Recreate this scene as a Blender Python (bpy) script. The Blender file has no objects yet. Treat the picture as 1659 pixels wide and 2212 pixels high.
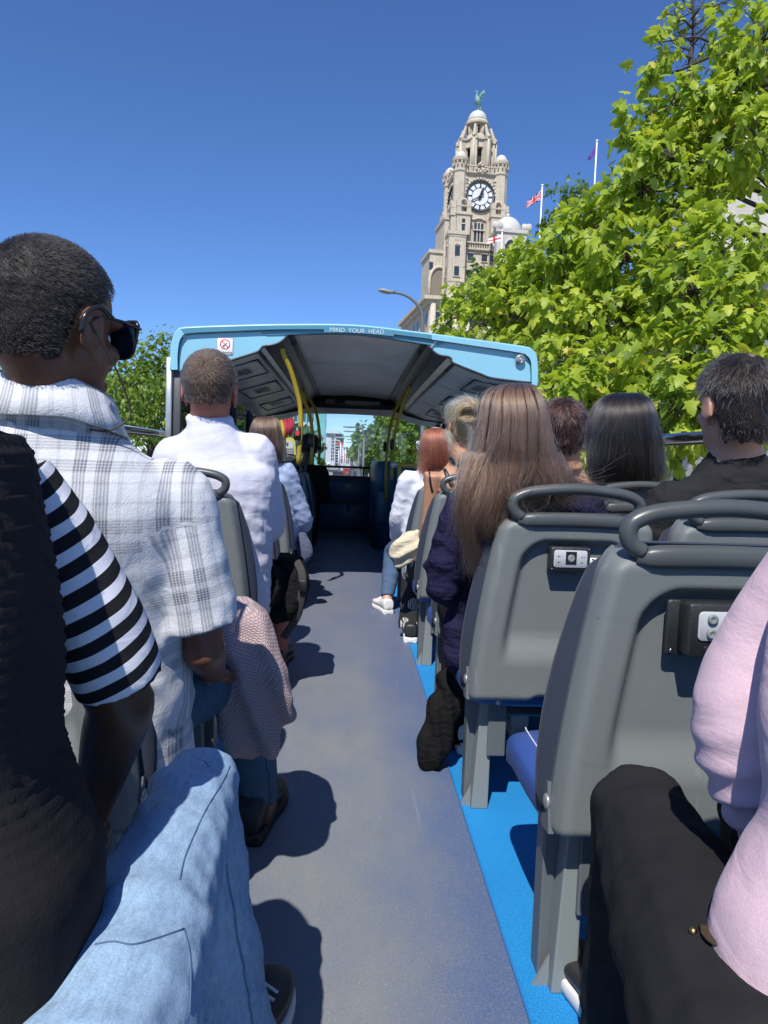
import bpy, math, random
import numpy as np
from mathutils import Vector, Matrix

random.seed(7)
rng = np.random.default_rng(11)
SC = bpy.context.scene
COL = SC.collection
R = math.radians

# ------------------------------------------------------------------ camera
F = 1534.0                       # focal length in units of a 1659 x 2212 picture
CU, CV = 829.5, 1106.0
CAMZ = 0.98                      # above the upper deck floor (z = 0); +y is the way the bus faces
ROLL = R(1.8)
_y = np.array([(756 - CU) / F, (CV - 990) / F, -1.0]); _y /= np.linalg.norm(_y)
_u = np.array([math.sin(ROLL), math.cos(ROLL), 0.0])
_z = _u - _u.dot(_y) * _y; _z /= np.linalg.norm(_z)
_x = np.cross(_y, _z)
RW = np.array([_x, _y, _z])      # camera -> world
CP = np.array([0.0, 0.0, CAMZ])
cam_d = bpy.data.cameras.new("camera")
cam = bpy.data.objects.new("camera", cam_d)
COL.objects.link(cam)
cam_d.sensor_fit = 'HORIZONTAL'; cam_d.sensor_width = 36.0
cam_d.lens = 36.0 * F / 1659.0
cam_d.clip_start = 0.05; cam_d.clip_end = 5000.0
_m = Matrix.Identity(4)
for i in range(3):
    for j in range(3):
        _m[i][j] = RW[i][j]
    _m[i][3] = CP[i]
cam.matrix_world = _m
SC.camera = cam

# ------------------------------------------------------------------ light
SUN = Vector((0.24, 0.72, -1.0)).normalized()      # the way the light travels
SUN_EL = math.asin(-SUN.z)
SUN_AZ = math.atan2(-SUN.x, -SUN.y)
world = bpy.data.worlds.new("World"); SC.world = world
world.use_nodes = True
wn = world.node_tree; wn.nodes.clear()
_sky = wn.nodes.new('ShaderNodeTexSky'); _sky.sky_type = 'NISHITA'; _sky.sun_disc = False
_sky.sun_elevation = SUN_EL; _sky.sun_rotation = SUN_AZ
_sky.air_density = 1.0; _sky.dust_density = 0.0; _sky.ozone_density = 10.0; _sky.altitude = 1500
_bg = wn.nodes.new('ShaderNodeBackground'); _bg.inputs[1].default_value = 0.140
_wo = wn.nodes.new('ShaderNodeOutputWorld')
_hs = wn.nodes.new('ShaderNodeHueSaturation'); _hs.inputs['Hue'].default_value = .505; _hs.inputs['Saturation'].default_value = 1.05
wn.links.new(_sky.outputs[0], _hs.inputs['Color']); wn.links.new(_hs.outputs[0], _bg.inputs[0]); wn.links.new(_bg.outputs[0], _wo.inputs[0])
sd = bpy.data.lights.new("sun", 'SUN'); sd.energy = 5.0; sd.angle = R(0.5); sd.color = (1.0, 0.955, 0.89)
sun = bpy.data.objects.new("sun", sd); COL.objects.link(sun)
sun.rotation_euler = SUN.to_track_quat('-Z', 'Y').to_euler()
SC.view_settings.view_transform = 'Standard'; SC.view_settings.look = 'None'
SC.view_settings.exposure = 0.22; SC.view_settings.gamma = 1.0
SC.view_settings.use_curve_mapping = False
SC.cycles.max_bounces = 8; SC.cycles.transparent_max_bounces = 12
SC.cycles.use_denoising = True

# ------------------------------------------------------------------ helpers
def ray(u, v):
    return RW @ np.array([(u - CU) / F, (CV - v) / F, -1.0])
def P(u, v, d):
    """the point seen at (u, v) on the cross-section of the place at distance y = d"""
    r = ray(u, v); return CP + r * (d / r[1])
def PZ(u, v, z):
    r = ray(u, v); return CP + r * ((z - CAMZ) / r[2])
def A(*a): return np.array(a, float)
def sstep(a, b, x):
    t = np.clip((np.asarray(x, float) - a) / (b - a), 0, 1); return t * t * (3 - 2 * t)

def tag(o, label=None, cat=None, group=None, kind=None):
    if label: o["label"] = label
    if cat: o["category"] = cat
    if group: o["group"] = group
    if kind: o["kind"] = kind
    return o
def thing(name, label, cat, loc=(0, 0, 0), group=None):
    o = bpy.data.objects.new(name, None); COL.objects.link(o); o.location = loc
    o.empty_display_size = 0.1
    return tag(o, label, cat, group)

class MB:
    def __init__(s): s.v = []; s.f = []; s.n = 0; s.uv = []
    def add(s, v, f, uv=None):
        v = np.asarray(v, float).reshape(-1, 3)
        s.v.append(v); s.f += [tuple(int(i) + s.n for i in q) for q in f]
        s.uv.append(np.zeros((len(v), 2)) if uv is None else np.asarray(uv, float))
        s.n += len(v); return s
    def box(s, c, size, rot=None, taper=None):
        c = np.asarray(c, float); h = np.asarray(size, float) / 2
        v = np.array([[x, y, z] for x in (-1, 1) for y in (-1, 1) for z in (-1, 1)], float) * h
        if taper is not None:
            k = np.where(v[:, 2] > 0, taper, 1.0)[:, None]; v[:, :2] *= k
        if rot is not None: v = v @ np.asarray(rot).T
        return s.add(v + c, [(0, 1, 3, 2), (4, 6, 7, 5), (0, 4, 5, 1), (2, 3, 7, 6), (0, 2, 6, 4), (1, 5, 7, 3)])
    def box2(s, lo, hi):
        lo = np.asarray(lo, float); hi = np.asarray(hi, float)
        return s.box((lo + hi) / 2, np.abs(hi - lo))
    def rbox(s, c, size, r=0.01, rot=None, seg=3, axis=1):
        """a box with rounded corners in the plane across `axis`, chamfered front and back"""
        w, h = [size[i] for i in range(3) if i != axis]; dpt = size[axis]
        r = min(r, w / 2 - 1e-4, h / 2 - 1e-4)
        ring = []
        for k in range(4):
            a0 = k * math.pi / 2
            cx = (w / 2 - r) * (1 if k in (0, 3) else -1); cy = (h / 2 - r) * (1 if k in (0, 1) else -1)
            for i in range(seg + 1):
                a = a0 + i / seg * math.pi / 2
                ring.append((cx + r * math.cos(a), cy + r * math.sin(a)))
        ring = np.array(ring); n = len(ring); ch = min(r * .4, dpt * .3, w * .2, h * .2)
        sc = np.array([1 - 2 * ch / w, 1 - 2 * ch / h])
        L = [(ring * sc, -dpt / 2), (ring, -dpt / 2 + ch), (ring, dpt / 2 - ch), (ring * sc, dpt / 2)]
        V = []
        for rr, d in L:
            for p in rr:
                q = [0, 0, 0]; ii = [i for i in range(3) if i != axis]
                q[ii[0]], q[ii[1]] = p; q[axis] = d; V.append(q)
        V = np.array(V); Fc = []
        for l in range(3):
            for i in range(n):
                j = (i + 1) % n; Fc.append((l * n + i, l * n + j, (l + 1) * n + j, (l + 1) * n + i))
        Fc.append(tuple(range(n))[::-1]); Fc.append(tuple(range(3 * n, 4 * n)))
        if rot is not None: V = V @ np.asarray(rot).T
        return s.add(V + np.asarray(c, float), Fc)
    def loft(s, C, Aa, Bb, n=20, e=2.0, cap=True, closed=False):
        """rings: centre, half-vector a, half-vector b; superellipse exponent e"""
        C = np.asarray(C, float); Aa = np.asarray(Aa, float); Bb = np.asarray(Bb, float)
        t = np.linspace(0, 2 * math.pi, n, endpoint=False)
        e = np.broadcast_to(np.asarray(e, float), (len(C),))[:, None]
        ct, st = np.cos(t)[None], np.sin(t)[None]
        x = np.sign(ct) * np.abs(ct) ** (2 / e); y = np.sign(st) * np.abs(st) ** (2 / e)
        V = C[:, None] + x[..., None] * Aa[:, None] + y[..., None] * Bb[:, None]
        m = len(C); Fc = []
        for i in range(m if closed else m - 1):
            k = (i + 1) % m
            for j in range(n):
                q = (j + 1) % n
                Fc.append((i * n + j, i * n + q, k * n + q, k * n + j))
        V = V.reshape(-1, 3)
        if cap and not closed:
            V = np.vstack([V, C[0], C[-1]]); a, b = m * n, m * n + 1
            for j in range(n):
                q = (j + 1) % n
                Fc.append((a, q, j)); Fc.append((b, (m - 1) * n + j, (m - 1) * n + q))
        return s.add(V, Fc)
    def tube(s, pts, r, n=10, closed=False, cap=True, flat=1.0, upv=None, smooth=0, e=2.0):
        pts = np.asarray(pts, float)
        r = np.broadcast_to(np.asarray(r, float), (len(pts),)).copy()
        if smooth: pts, r = cr(pts, smooth, closed), cr(r[:, None], smooth, closed)[:, 0]
        m = len(pts)
        if closed: T = np.roll(pts, -1, 0) - np.roll(pts, 1, 0)
        else: T = np.gradient(pts, axis=0)
        T /= np.linalg.norm(T, axis=1)[:, None] + 1e-12
        N = np.zeros_like(pts)
        u = np.asarray(upv, float) if upv is not None else (A(0, 0, 1) if abs(T[0][2]) < .9 else A(0, 1, 0))
        for i in range(m):
            w = u - u.dot(T[i]) * T[i]; w /= np.linalg.norm(w) + 1e-12; N[i] = w
            if upv is None: u = w
        B = np.cross(T, N)
        return s.loft(pts, B * r[:, None], N * (r * flat)[:, None], n, e, cap, closed)
    def ell(s, c, r, n=16, m=10, rot=None):
        th = np.linspace(0, math.pi, m + 1)[1:-1]; ph = np.linspace(0, 2 * math.pi, n, endpoint=False)
        V = np.array([[math.sin(a) * math.cos(b), math.sin(a) * math.sin(b), math.cos(a)] for a in th for b in ph] + [[0, 0, 1], [0, 0, -1]])
        V = V * np.asarray(r, float)
        if rot is not None: V = V @ np.asarray(rot).T
        Fc = []; k = len(th)
        for i in range(k - 1):
            for j in range(n):
                q = (j + 1) % n; Fc.append((i * n + j, (i + 1) * n + j, (i + 1) * n + q, i * n + q))
        for j in range(n):
            q = (j + 1) % n; Fc.append((k * n, j, q)); Fc.append((k * n + 1, (k - 1) * n + q, (k - 1) * n + j))
        return s.add(V + np.asarray(c, float), Fc)
    def lathe(s, c, prof, n=24, rot=None, rz=0.0):
        """prof: (radius, height) from the bottom up"""
        t = np.linspace(0, 2 * math.pi, n, endpoint=False) + rz
        V = np.array([[r * math.cos(a), r * math.sin(a), h] for r, h in prof for a in t])
        if rot is not None: V = V @ np.asarray(rot).T
        m = len(prof); Fc = []
        for i in range(m - 1):
            for j in range(n):
                q = (j + 1) % n; Fc.append((i * n + j, i * n + q, (i + 1) * n + q, (i + 1) * n + j))
        Fc.append(tuple(range(n))[::-1]); Fc.append(tuple(range((m - 1) * n, m * n)))
        return s.add(V + np.asarray(c, float), Fc)
    def prism(s, poly, vec):
        """a polygon (world points) pushed along vec"""
        p = np.asarray(poly, float); n = len(p); v = np.vstack([p, p + np.asarray(vec, float)])
        Fc = [tuple(range(n)), tuple(range(2 * n - 1, n - 1, -1))] + [((i + 1) % n, i, n + i, n + (i + 1) % n) for i in range(n)]
        return s.add(v, Fc)
    def grid(s, V, uv=None, flip=False):
        V = np.asarray(V, float); a, b = V.shape[:2]
        Fc = []
        for i in range(a - 1):
            for j in range(b - 1):
                q = (i * b + j, i * b + j + 1, (i + 1) * b + j + 1, (i + 1) * b + j)
                Fc.append(q[::-1] if flip else q)
        return s.add(V.reshape(-1, 3), Fc, None if uv is None else np.asarray(uv).reshape(-1, 2))
    def mesh(s, name, uv=False, smooth=True):
        me = bpy.data.meshes.new(name)
        v = np.vstack(s.v)
        me.from_pydata(v.tolist(), [], s.f)
        if uv:
            l = me.uv_layers.new(name="UVMap"); vi = np.empty(len(me.loops), int)
            me.loops.foreach_get("vertex_index", vi)
            l.data.foreach_set("uv", np.vstack(s.uv)[vi].astype(np.float32).ravel())
        if smooth: me.polygons.foreach_set("use_smooth", [True] * len(me.polygons))
        me.update(); return me

def cr(p, k, closed=False):
    """Catmull-Rom through the rows of p, k steps between each two"""
    p = np.asarray(p, float); n = len(p)
    if closed: q = np.vstack([p[-1:], p, p[:2]]); m = n
    else: q = np.vstack([2 * p[:1] - p[1:2], p, 2 * p[-1:] - p[-2:-1]]); m = n - 1
    out = []
    for i in range(m):
        a, b, c, d = q[i], q[i + 1], q[i + 2], q[i + 3]
        for j in range(k):
            t = j / k
            out.append(.5 * ((2 * b) + (c - a) * t + (2 * a - 5 * b + 4 * c - d) * t * t + (3 * b - a - 3 * c + d) * t ** 3))
    if not closed: out.append(p[-1])
    return np.array(out)

def fix(me):
    import bmesh
    b = bmesh.new(); b.from_mesh(me); bmesh.ops.recalc_face_normals(b, faces=b.faces); b.to_mesh(me); b.free()
def put(name, mb, mat, parent=None, uv=False, smooth=True, bevel=0, sub=0, angle=None, sol=0, fixn=True, label=None, kind=None):
    me = mb.mesh(name, uv, smooth) if isinstance(mb, MB) else mb
    if fixn and isinstance(mb, MB): fix(me)
    me.materials.clear(); me.materials.append(mat)
    o = bpy.data.objects.new(name, me); COL.objects.link(o)
    if parent is not None:
        o.parent = parent
        if parent.type == 'EMPTY': o.matrix_parent_inverse = Matrix.Translation(-Vector(parent.location))
    if smooth and angle is not None:
        me.set_sharp_from_angle(angle=R(angle))
    if sol:
        m = o.modifiers.new("thick", 'SOLIDIFY'); m.thickness = sol; m.offset = 0
    if bevel:
        m = o.modifiers.new("bevel", 'BEVEL'); m.width = bevel; m.segments = 2; m.limit_method = 'ANGLE'; m.angle_limit = R(40)
    if sub:
        m = o.modifiers.new("sub", 'SUBSURF'); m.levels = sub; m.render_levels = sub
    if label: o["label"] = label
    if kind: o["kind"] = kind
    return o
def copy_tree(o, parent=None):
    c = o.copy(); COL.objects.link(c)
    if parent is not None: c.parent = parent
    for ch in list(o.children): copy_tree(ch, c)
    return c
def remesh(mb, vox, smooth_it=6):
    me = mb.mesh("tmp"); fix(me)
    o = bpy.data.objects.new("tmp", me); COL.objects.link(o)
    m = o.modifiers.new("r", 'REMESH'); m.mode = 'VOXEL'; m.voxel_size = vox; m.use_smooth_shade = True
    if smooth_it:
        k = o.modifiers.new("s", 'SMOOTH'); k.factor = .5; k.iterations = smooth_it
    dg = bpy.context.evaluated_depsgraph_get(); dg.update()
    out = bpy.data.meshes.new_from_object(o.evaluated_get(dg))
    bpy.data.objects.remove(o); bpy.data.meshes.remove(me)
    return out
def mv(me):
    a = np.empty(len(me.vertices) * 3, np.float32); me.vertices.foreach_get("co", a); return a.reshape(-1, 3).astype(float)
def mn(me):
    a = np.empty(len(me.vertices) * 3, np.float32); me.vertices.foreach_get("normal", a); return a.reshape(-1, 3).astype(float)
def setv(me, v): me.vertices.foreach_set("co", v.astype(np.float32).ravel()); me.update()
def setuv(me, uv):
    l = me.uv_layers.new(name="UVMap"); vi = np.empty(len(me.loops), int); me.loops.foreach_get("vertex_index", vi)
    l.data.foreach_set("uv", uv[vi].astype(np.float32).ravel())
def setattr_f(me, name, val):
    a = me.attributes.new(name, 'FLOAT', 'POINT'); a.data.foreach_set("value", val.astype(np.float32))
def snoise(p, scale, seed=0, octv=3):
    """smooth pseudo-noise in about -1..1 from warped sines"""
    r = np.random.default_rng(seed); q = p / scale; out = 0; amp = 1.0; tot = 0
    for o in range(octv):
        s = 0
        for k in range(4):
            d = r.normal(size=3); d /= np.linalg.norm(d); d2 = r.normal(size=3); ph = r.uniform(0, 6.28, 2)
            s = s + np.sin(q @ d * 3.1 * (2 ** o) + ph[0] + 1.6 * np.sin(q @ d2 * 1.7 * (2 ** o) + ph[1]))
        out = out + amp * s / 2.6; tot += amp; amp *= .5
    return out / tot
def folds(p, axis, period, seed=0, warp=1.0, sharp=2.0):
    """ridges of cloth: crests run across `axis`"""
    a = np.asarray(axis, float); a = a / np.linalg.norm(a)
    ph = p @ a * (2 * math.pi / period) + warp * 2.2 * snoise(p, period * 2.2, seed, 2)
    w = (.5 + .5 * np.sin(ph)) ** sharp
    return w * (.35 + .65 * (.5 + .5 * snoise(p, period * 3, seed + 5, 2)))

# ------------------------------------------------------------------ materials
class NT:
    def __init__(s, name):
        s.m = bpy.data.materials.new(name); s.m.use_nodes = True; s.t = s.m.node_tree; s.t.nodes.clear()
        s.out = s.t.nodes.new('ShaderNodeOutputMaterial')
    def new(s, typ, **kw):
        n = s.t.nodes.new(typ)
        for k, v in kw.items(): setattr(n, k, v)
        return n
    def _in(s, sock, v):
        if v is None: return
        if isinstance(v, bpy.types.NodeSocket): s.t.links.new(v, sock)
        else:
            if hasattr(sock.default_value, '__len__') and not hasattr(v, '__len__'): v = (v,) * 3
            if hasattr(sock.default_value, '__len__') and len(sock.default_value) == 4 and len(v) == 3: v = (*v, 1)
            sock.default_value = v
    def M(s, op, a, b=None, c=None, clamp=False):
        n = s.new('ShaderNodeMath', operation=op, use_clamp=clamp)
        for i, x in enumerate((a, b, c)):
            if x is not None: s._in(n.inputs[i], x)
        return n.outputs[0]
    def mix(s, f, a, b, typ='MIX'):
        n = s.new('ShaderNodeMix', data_type='RGBA', blend_type=typ); n.clamp_factor = True
        s._in(n.inputs[0], f); s._in(n.inputs[6], a); s._in(n.inputs[7], b); return n.outputs[2]
    def noise(s, scale, detail=4, rough=.55, co=None, dist=0, out=0):
        n = s.new('ShaderNodeTexNoise'); n.inputs['Scale'].default_value = scale; n.inputs['Detail'].default_value = detail
        n.inputs['Roughness'].default_value = rough; n.inputs['Distortion'].default_value = dist
        if co is not None: s.t.links.new(co, n.inputs['Vector'])
        return n.outputs[out]
    def obj(s): return s.new('ShaderNodeTexCoord').outputs['Object']
    def geo(s): return s.new('ShaderNodeNewGeometry').outputs['Position']
    def uv(s): return s.new('ShaderNodeTexCoord').outputs['UV']
    def sep(s, v):
        n = s.new('ShaderNodeSeparateXYZ'); s.t.links.new(v, n.inputs[0]); return n.outputs
    def comb(s, x, y, z):
        n = s.new('ShaderNodeCombineXYZ')
        for i, q in enumerate((x, y, z)): s._in(n.inputs[i], q)
        return n.outputs[0]
    def scale(s, v, k):
        n = s.new('ShaderNodeVectorMath', operation='MULTIPLY'); s.t.links.new(v, n.inputs[0]); n.inputs[1].default_value = k; return n.outputs[0]
    def ramp(s, f, stops, inter='LINEAR'):
        n = s.new('ShaderNodeValToRGB'); n.color_ramp.interpolation = inter; e = n.color_ramp.elements
        while len(e) < len(stops): e.new(.5)
        for k, (p, c) in enumerate(stops):
            e[k].position = p; e[k].color = (*c, 1) if hasattr(c, '__len__') else (c, c, c, 1)
        s.t.links.new(f, n.inputs[0]); return n.outputs[0]
    def bump(s, h, strength=.3, dist=.01, nrm=None):
        n = s.new('ShaderNodeBump'); n.inputs['Strength'].default_value = strength; n.inputs['Distance'].default_value = dist
        s.t.links.new(h, n.inputs['Height'])
        if nrm is not None: s.t.links.new(nrm, n.inputs['Normal'])
        return n.outputs[0]
    def bsdf(s, color, rough=.5, nrm=None, metal=0, spec=.5, **kw):
        n = s.new('ShaderNodeBsdfPrincipled')
        s._in(n.inputs['Base Color'], color); s._in(n.inputs['Roughness'], rough); s._in(n.inputs['Metallic'], metal)
        s._in(n.inputs['Specular IOR Level'], spec)
        for k, v in kw.items(): s._in(n.inputs[k], v)
        if nrm is not None: s.t.links.new(nrm, n.inputs['Normal'])
        s.t.links.new(n.outputs[0], s.out.inputs[0]); return n
def plain(name, col, rough=.5, var=.12, vs=6, bump=0, bs=80, metal=0, spec=.5, dirt=0, **kw):
    m = NT(name); co = m.obj()
    c = m.mix(m.noise(vs, 5, .6, co), tuple(x * (1 - var) for x in col), tuple(min(1, x * (1 + var)) for x in col))
    if dirt:
        k = m.ramp(m.noise(vs * .6, 6, .7, co), [(.45, 0), (.75, 1)])
        c = m.mix(m.M('MULTIPLY', k, dirt), c, (.16, .15, .13))
    r = m.M('ADD', m.M('MULTIPLY', m.noise(vs * 2, 4, .6, co), .16), rough - .08)
    nb = m.bump(m.noise(bs, 3, .6, co), bump, .004) if bump else None
    m.bsdf(c, r, nb, metal, spec, **kw); return m.m
def fabric(name, col, col2=None, bs=900, bump=.35, vs=4, rough=.9, wr=0.0, ws=18):
    m = NT(name); co = m.obj(); col2 = col2 or tuple(x * .8 for x in col)
    c = m.mix(m.noise(vs, 4, .6, co), col, col2)
    c = m.mix(.35, c, m.mix(m.noise(bs * .6, 2, .5, co), (.55, .55, .55), (1.3, 1.3, 1.3)), 'MULTIPLY')
    nb = m.bump(m.noise(bs, 2, .5, co), bump, .0015)
    if wr:
        sc = m.scale(co, (1.0, 1.0, 2.2))
        nb = m.bump(m.noise(ws, 3, .45, sc, 1.2), wr, .02, nb)
    b = m.bsdf(c, rough, nb, 0, .12 if max(col) < .06 else .25); b.inputs['Sheen Weight'].default_value = .0 if max(col) < .06 else .08
    return m.m
def text_mesh(s, size, mat, name="lettering", parent=None, M4=None, extrude=0.0004, align='CENTER'):
    cu = bpy.data.curves.new("t", 'FONT'); cu.body = s; cu.size = size; cu.align_x = align; cu.align_y = 'CENTER'; cu.extrude = extrude
    o = bpy.data.objects.new("t", cu); COL.objects.link(o)
    dg = bpy.context.evaluated_depsgraph_get(); dg.update()
    me = bpy.data.meshes.new_from_object(o.evaluated_get(dg)); bpy.data.objects.remove(o)
    if M4 is not None: me.transform(M4)
    return put(name, me, mat, parent, smooth=False, kind='stuff')
# ------------------------------------------------------------------ bus materials
def aisle_mat():
    m = NT("worn_vinyl"); co = m.obj(); s = m.sep(co)
    blue, grey = (.076, .116, .225), (.200, .210, .204)
    edge = m.M('SMOOTHSTEP', s[0], None) if False else m.ramp(m.M('MULTIPLY_ADD', s[0], 1.5, .5), [(0.0, .35), (.18, .0), (.62, .05), (.86, .8), (1, 1)])
    blot = m.ramp(m.noise(2.6, 5, .6, m.scale(co, (1.3, .7, 1))), [(.35, 0), (.70, 1)])
    f = m.M('ADD', m.M('MULTIPLY', edge, .75), m.M('MULTIPLY', blot, .55), clamp=True)
    c = m.mix(f, grey, blue)
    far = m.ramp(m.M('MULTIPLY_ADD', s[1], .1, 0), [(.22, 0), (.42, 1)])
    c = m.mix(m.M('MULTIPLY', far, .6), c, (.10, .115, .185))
    c = m.mix(m.M('MULTIPLY', m.ramp(m.noise(420, 2, .6, co), [(.5, 0), (.75, 1)]), .45), c, (.34, .34, .35)); c = m.mix(m.M('MULTIPLY', m.ramp(m.noise(230, 3, .7, co), [(.52, 0), (.72, 1)]), .35), c, (.06, .065, .075))
    c = m.mix(m.ramp(m.noise(9, 8, .75, m.scale(co, (1, .35, 1))), [(.55, 0), (.8, .30)]), c, (.08, .082, .09))
    v = m.new('ShaderNodeTexVoronoi', feature='F1'); v.inputs['Scale'].default_value = 26; m.t.links.new(co, v.inputs['Vector'])
    c = m.mix(m.ramp(v.outputs[0], [(.0, .7), (.025, .7), (.035, 0)], 'LINEAR'), c, (.62, .62, .62))
    sc = m.noise(40, 3, .5, m.scale(co, (1.0, .04, 1)), .6)
    c = m.mix(m.ramp(sc, [(.68, 0), (.74, .35)]), c, (.26, .27, .3))
    nb = m.bump(m.noise(520, 2, .6, co), .5, .0015)
    m.bsdf(c, m.M('MULTIPLY_ADD', m.noise(3, 4, .6, co), .25, .42), nb, 0, .32); return m.m
def strip_mat():
    m = NT("blue_grip_floor"); co = m.obj()
    c = m.mix(m.noise(3, 4, .6, co), (.012, .20, .52), (.02, .30, .66))
    g = m.noise(420, 2, .65, co)
    c = m.mix(m.ramp(g, [(.50, 0), (.64, .85)]), c, (.006, .05, .18)); c = m.mix(m.ramp(m.noise(150, 3, .7, co), [(.55, 0), (.7, .5)]), c, (.01, .09, .30))
    c = m.mix(m.ramp(m.noise(5, 5, .7, co), [(.62, 0), (.8, .5)]), c, (.16, .24, .28))
    m.bsdf(c, .75, m.bump(g, .6, .002), 0, .3); return m.m
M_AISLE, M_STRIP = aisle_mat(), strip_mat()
M_LBLUE = plain("light_blue_paint", (.23, .49, .61), .32, .06, 3, dirt=.12)
M_TEAL = plain("teal_rim_paint", (.075, .235, .33), .28, .08, 4, dirt=.15)
M_NAVY = plain("dark_blue_moulding", (.022, .085, .155), .35, .15, 5, dirt=.12)
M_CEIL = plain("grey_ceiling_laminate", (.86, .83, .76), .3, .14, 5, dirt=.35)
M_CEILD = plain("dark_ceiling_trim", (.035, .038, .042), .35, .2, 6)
M_ALU = plain("brushed_aluminium", (.42, .43, .43), .38, .1, 8, metal=.6, dirt=.2)
M_CHROME = plain("chrome", (.7, .7, .7), .12, .03, 5, metal=1.0)
M_YEL = plain("yellow_powder_coat", (.38, .27, .014), .38, .1, 9, dirt=.15)
M_BLK = plain("black_rubber", (.012, .012, .014), .45, .2, 20)
M_WHITE = plain("white_gloss", (.78, .78, .78), .35, .03, 5)
M_RED = plain("red_print", (.62, .03, .03), .4, .03, 5)
M_GLASS = NT("tinted_glass")
_g = M_GLASS.bsdf((.85, .9, .95), .02, None, 0, .5)
_tr = M_GLASS.new('ShaderNodeBsdfTransparent'); _tr.inputs[0].default_value = (.86, .9, .94, 1)
_mx = M_GLASS.new('ShaderNodeMixShader'); _fr = M_GLASS.new('ShaderNodeFresnel'); _fr.inputs[0].default_value = 1.45
_gl = M_GLASS.new('ShaderNodeBsdfGlossy'); _gl.inputs[1].default_value = .02
for a, b in ((_fr.outputs[0], _mx.inputs[0]), (_tr.outputs[0], _mx.inputs[1]), (_gl.outputs[0], _mx.inputs[2]), (_mx.outputs[0], M_GLASS.out.inputs[0])): M_GLASS.t.links.new(a, b)
M_GLASS = M_GLASS.m

HW = 1.24                         # half the width of the deck
YC = 4.8                          # rear edge of the canopy
YF = 9.6                          # front bulkhead

# ------------------------------------------------------------------ setting: the deck floor
tag(put("floor", MB().box2((-HW, -2.2, -.06), (HW, YF, 0.0)), M_STRIP, fixn=True, smooth=False), kind="structure")
def aisle():
    mb = MB()
    pts = [(-.345, -2.2), (.345, -2.2), (.345, YF - .04), (-.345, YF - .04)]
    mb.prism([(x, y, 0.0) for x, y in pts], (0, 0, .004)); return mb
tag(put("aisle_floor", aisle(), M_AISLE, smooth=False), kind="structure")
# raised edge trims of the vinyl
for s in (-1, 1):
    tag(put("floor_trim", MB().box2((s * .3455, -2.2, .0005), (s * .350, YF - .04, .0065)), plain("trim_blue", (.02, .16, .42), .5), smooth=False), kind="structure")

bus = thing("tour_bus", "open-top double-decker tour bus with light blue canopy over its front seats", "bus", (0, 4, -2.6))
# hull below the deck, parapets
put("body", MB().box2((-HW - .02, -2.3, -2.35), (HW + .02, YF + .35, -.065)), M_LBLUE, bus, smooth=False)
for s in (-1, 1):
    put("side_panel", MB().rbox((s * (HW + .015), 3.65, .36), (.05, 12.0, .84), .012, axis=1), M_NAVY, bus)
for s in (-1, 1):
    for y in (-1.8, .1, 2.0, 3.5):
        if s > 0 and y == 2.0: y = 1.55
        o = put("rail_post", MB().tube([(s * 1.245, y, .78), (s * 1.245, y, 1.09)], .014, 10), M_CHROME, bus)
    put("handrail", MB().tube([(s * 1.235, -2.2, 1.10), (s * 1.235, 4.6, 1.10), (s * 1.235, 4.76, 1.10)], .019, 14), M_CHROME, bus)
    put("handrail_cap", MB().tube([(s * 1.262, -2.2, 1.085), (s * 1.262, 4.76, 1.085)], .012, 8), M_BLK, bus)

# ---- canopy: the rear frame, measured as a section at y = YC
def sec(pts): return np.array([P(u, v, YC) for u, v in pts])
outer = sec(cr([(371, 800), (373, 760), (378, 730), (386, 717), (402, 711), (500, 707), (620, 704.5), (765, 706), (900, 721), (1020, 737), (1128, 752), (1147, 760), (1155, 772), (1157.5, 800), (1157.5, 834)], 4))
inner_rim = sec(cr([(386, 800), (386, 770), (389, 744), (395, 730), (410, 722.5), (500, 718), (620, 714), (765, 716), (900, 731), (1020, 748), (1118, 763), (1136, 770), (1144, 782), (1146, 805), (1146, 832)], 4))
def band(a, b, y0, y1, zoff=0):
    """closed ribbon between two section lines, from y0 to y1"""
    mb = MB(); n = len(a); g = []
    for L, y in ((a, y0), (b, y0), (b, y1), (a, y1), (a, y0)):
        q = L.copy(); q[:, 1] = y; g.append(q)
    mb.grid(np.array(g)); return mb
put("canopy_rim", band(outer, inner_rim, YC - .03, YC + .05), M_TEAL, bus, bevel=.004, angle=40)
_e = outer.copy(); _e[:, 1] = YC - .012
put("lit_rim_edge", MB().tube(_e, .013, 10, upv=(0, 1, 0)), M_LBLUE, bus)  # light caught by the upper edge, put in as a paler tube
for _a, _b in ((0, 16), (-24, None)):
    put("rim_corner", band(outer[_a:_b], inner_rim[_a:_b], YC - .0345, YC - .02), M_LBLUE, bus, angle=40)
# the teal band that carries the lettering
topi = sec(cr([(612, 716), (765, 716), (932, 734)], 8)); topb = sec(cr([(628, 719), (765, 721.5), (917, 739)], 8))
put("canopy_lintel", band(sec(cr([(560, 715.5), (765, 715), (960, 739)], 8)), sec(cr([(575, 724), (765, 722), (945, 748)], 8)), YC - .012, YC + .05), M_TEAL, bus, angle=40)
lp = [(386, 802), (386, 770), (389, 744), (395, 731), (410, 722.5), (520, 717.4), (628, 714.5), (621, 724), (612, 734), (600, 741), (584, 745), (569, 747), (560, 757), (545, 763), (486, 781), (440, 792)]
rp = [(917, 733.5), (1020, 747), (1118, 763), (1136, 770), (1144, 782), (1146, 808), (1146, 826), (1100, 821), (1060, 815.5), (1040, 808), (979, 783.5), (975, 775), (968, 770), (950, 767), (938, 760), (927, 749)]
for poly in (lp, rp):
    put("canopy_gusset", MB().prism(sec(poly) + A(0, -.004, 0), (0, .03, 0)), M_LBLUE, bus, smooth=False, bevel=.003)
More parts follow.
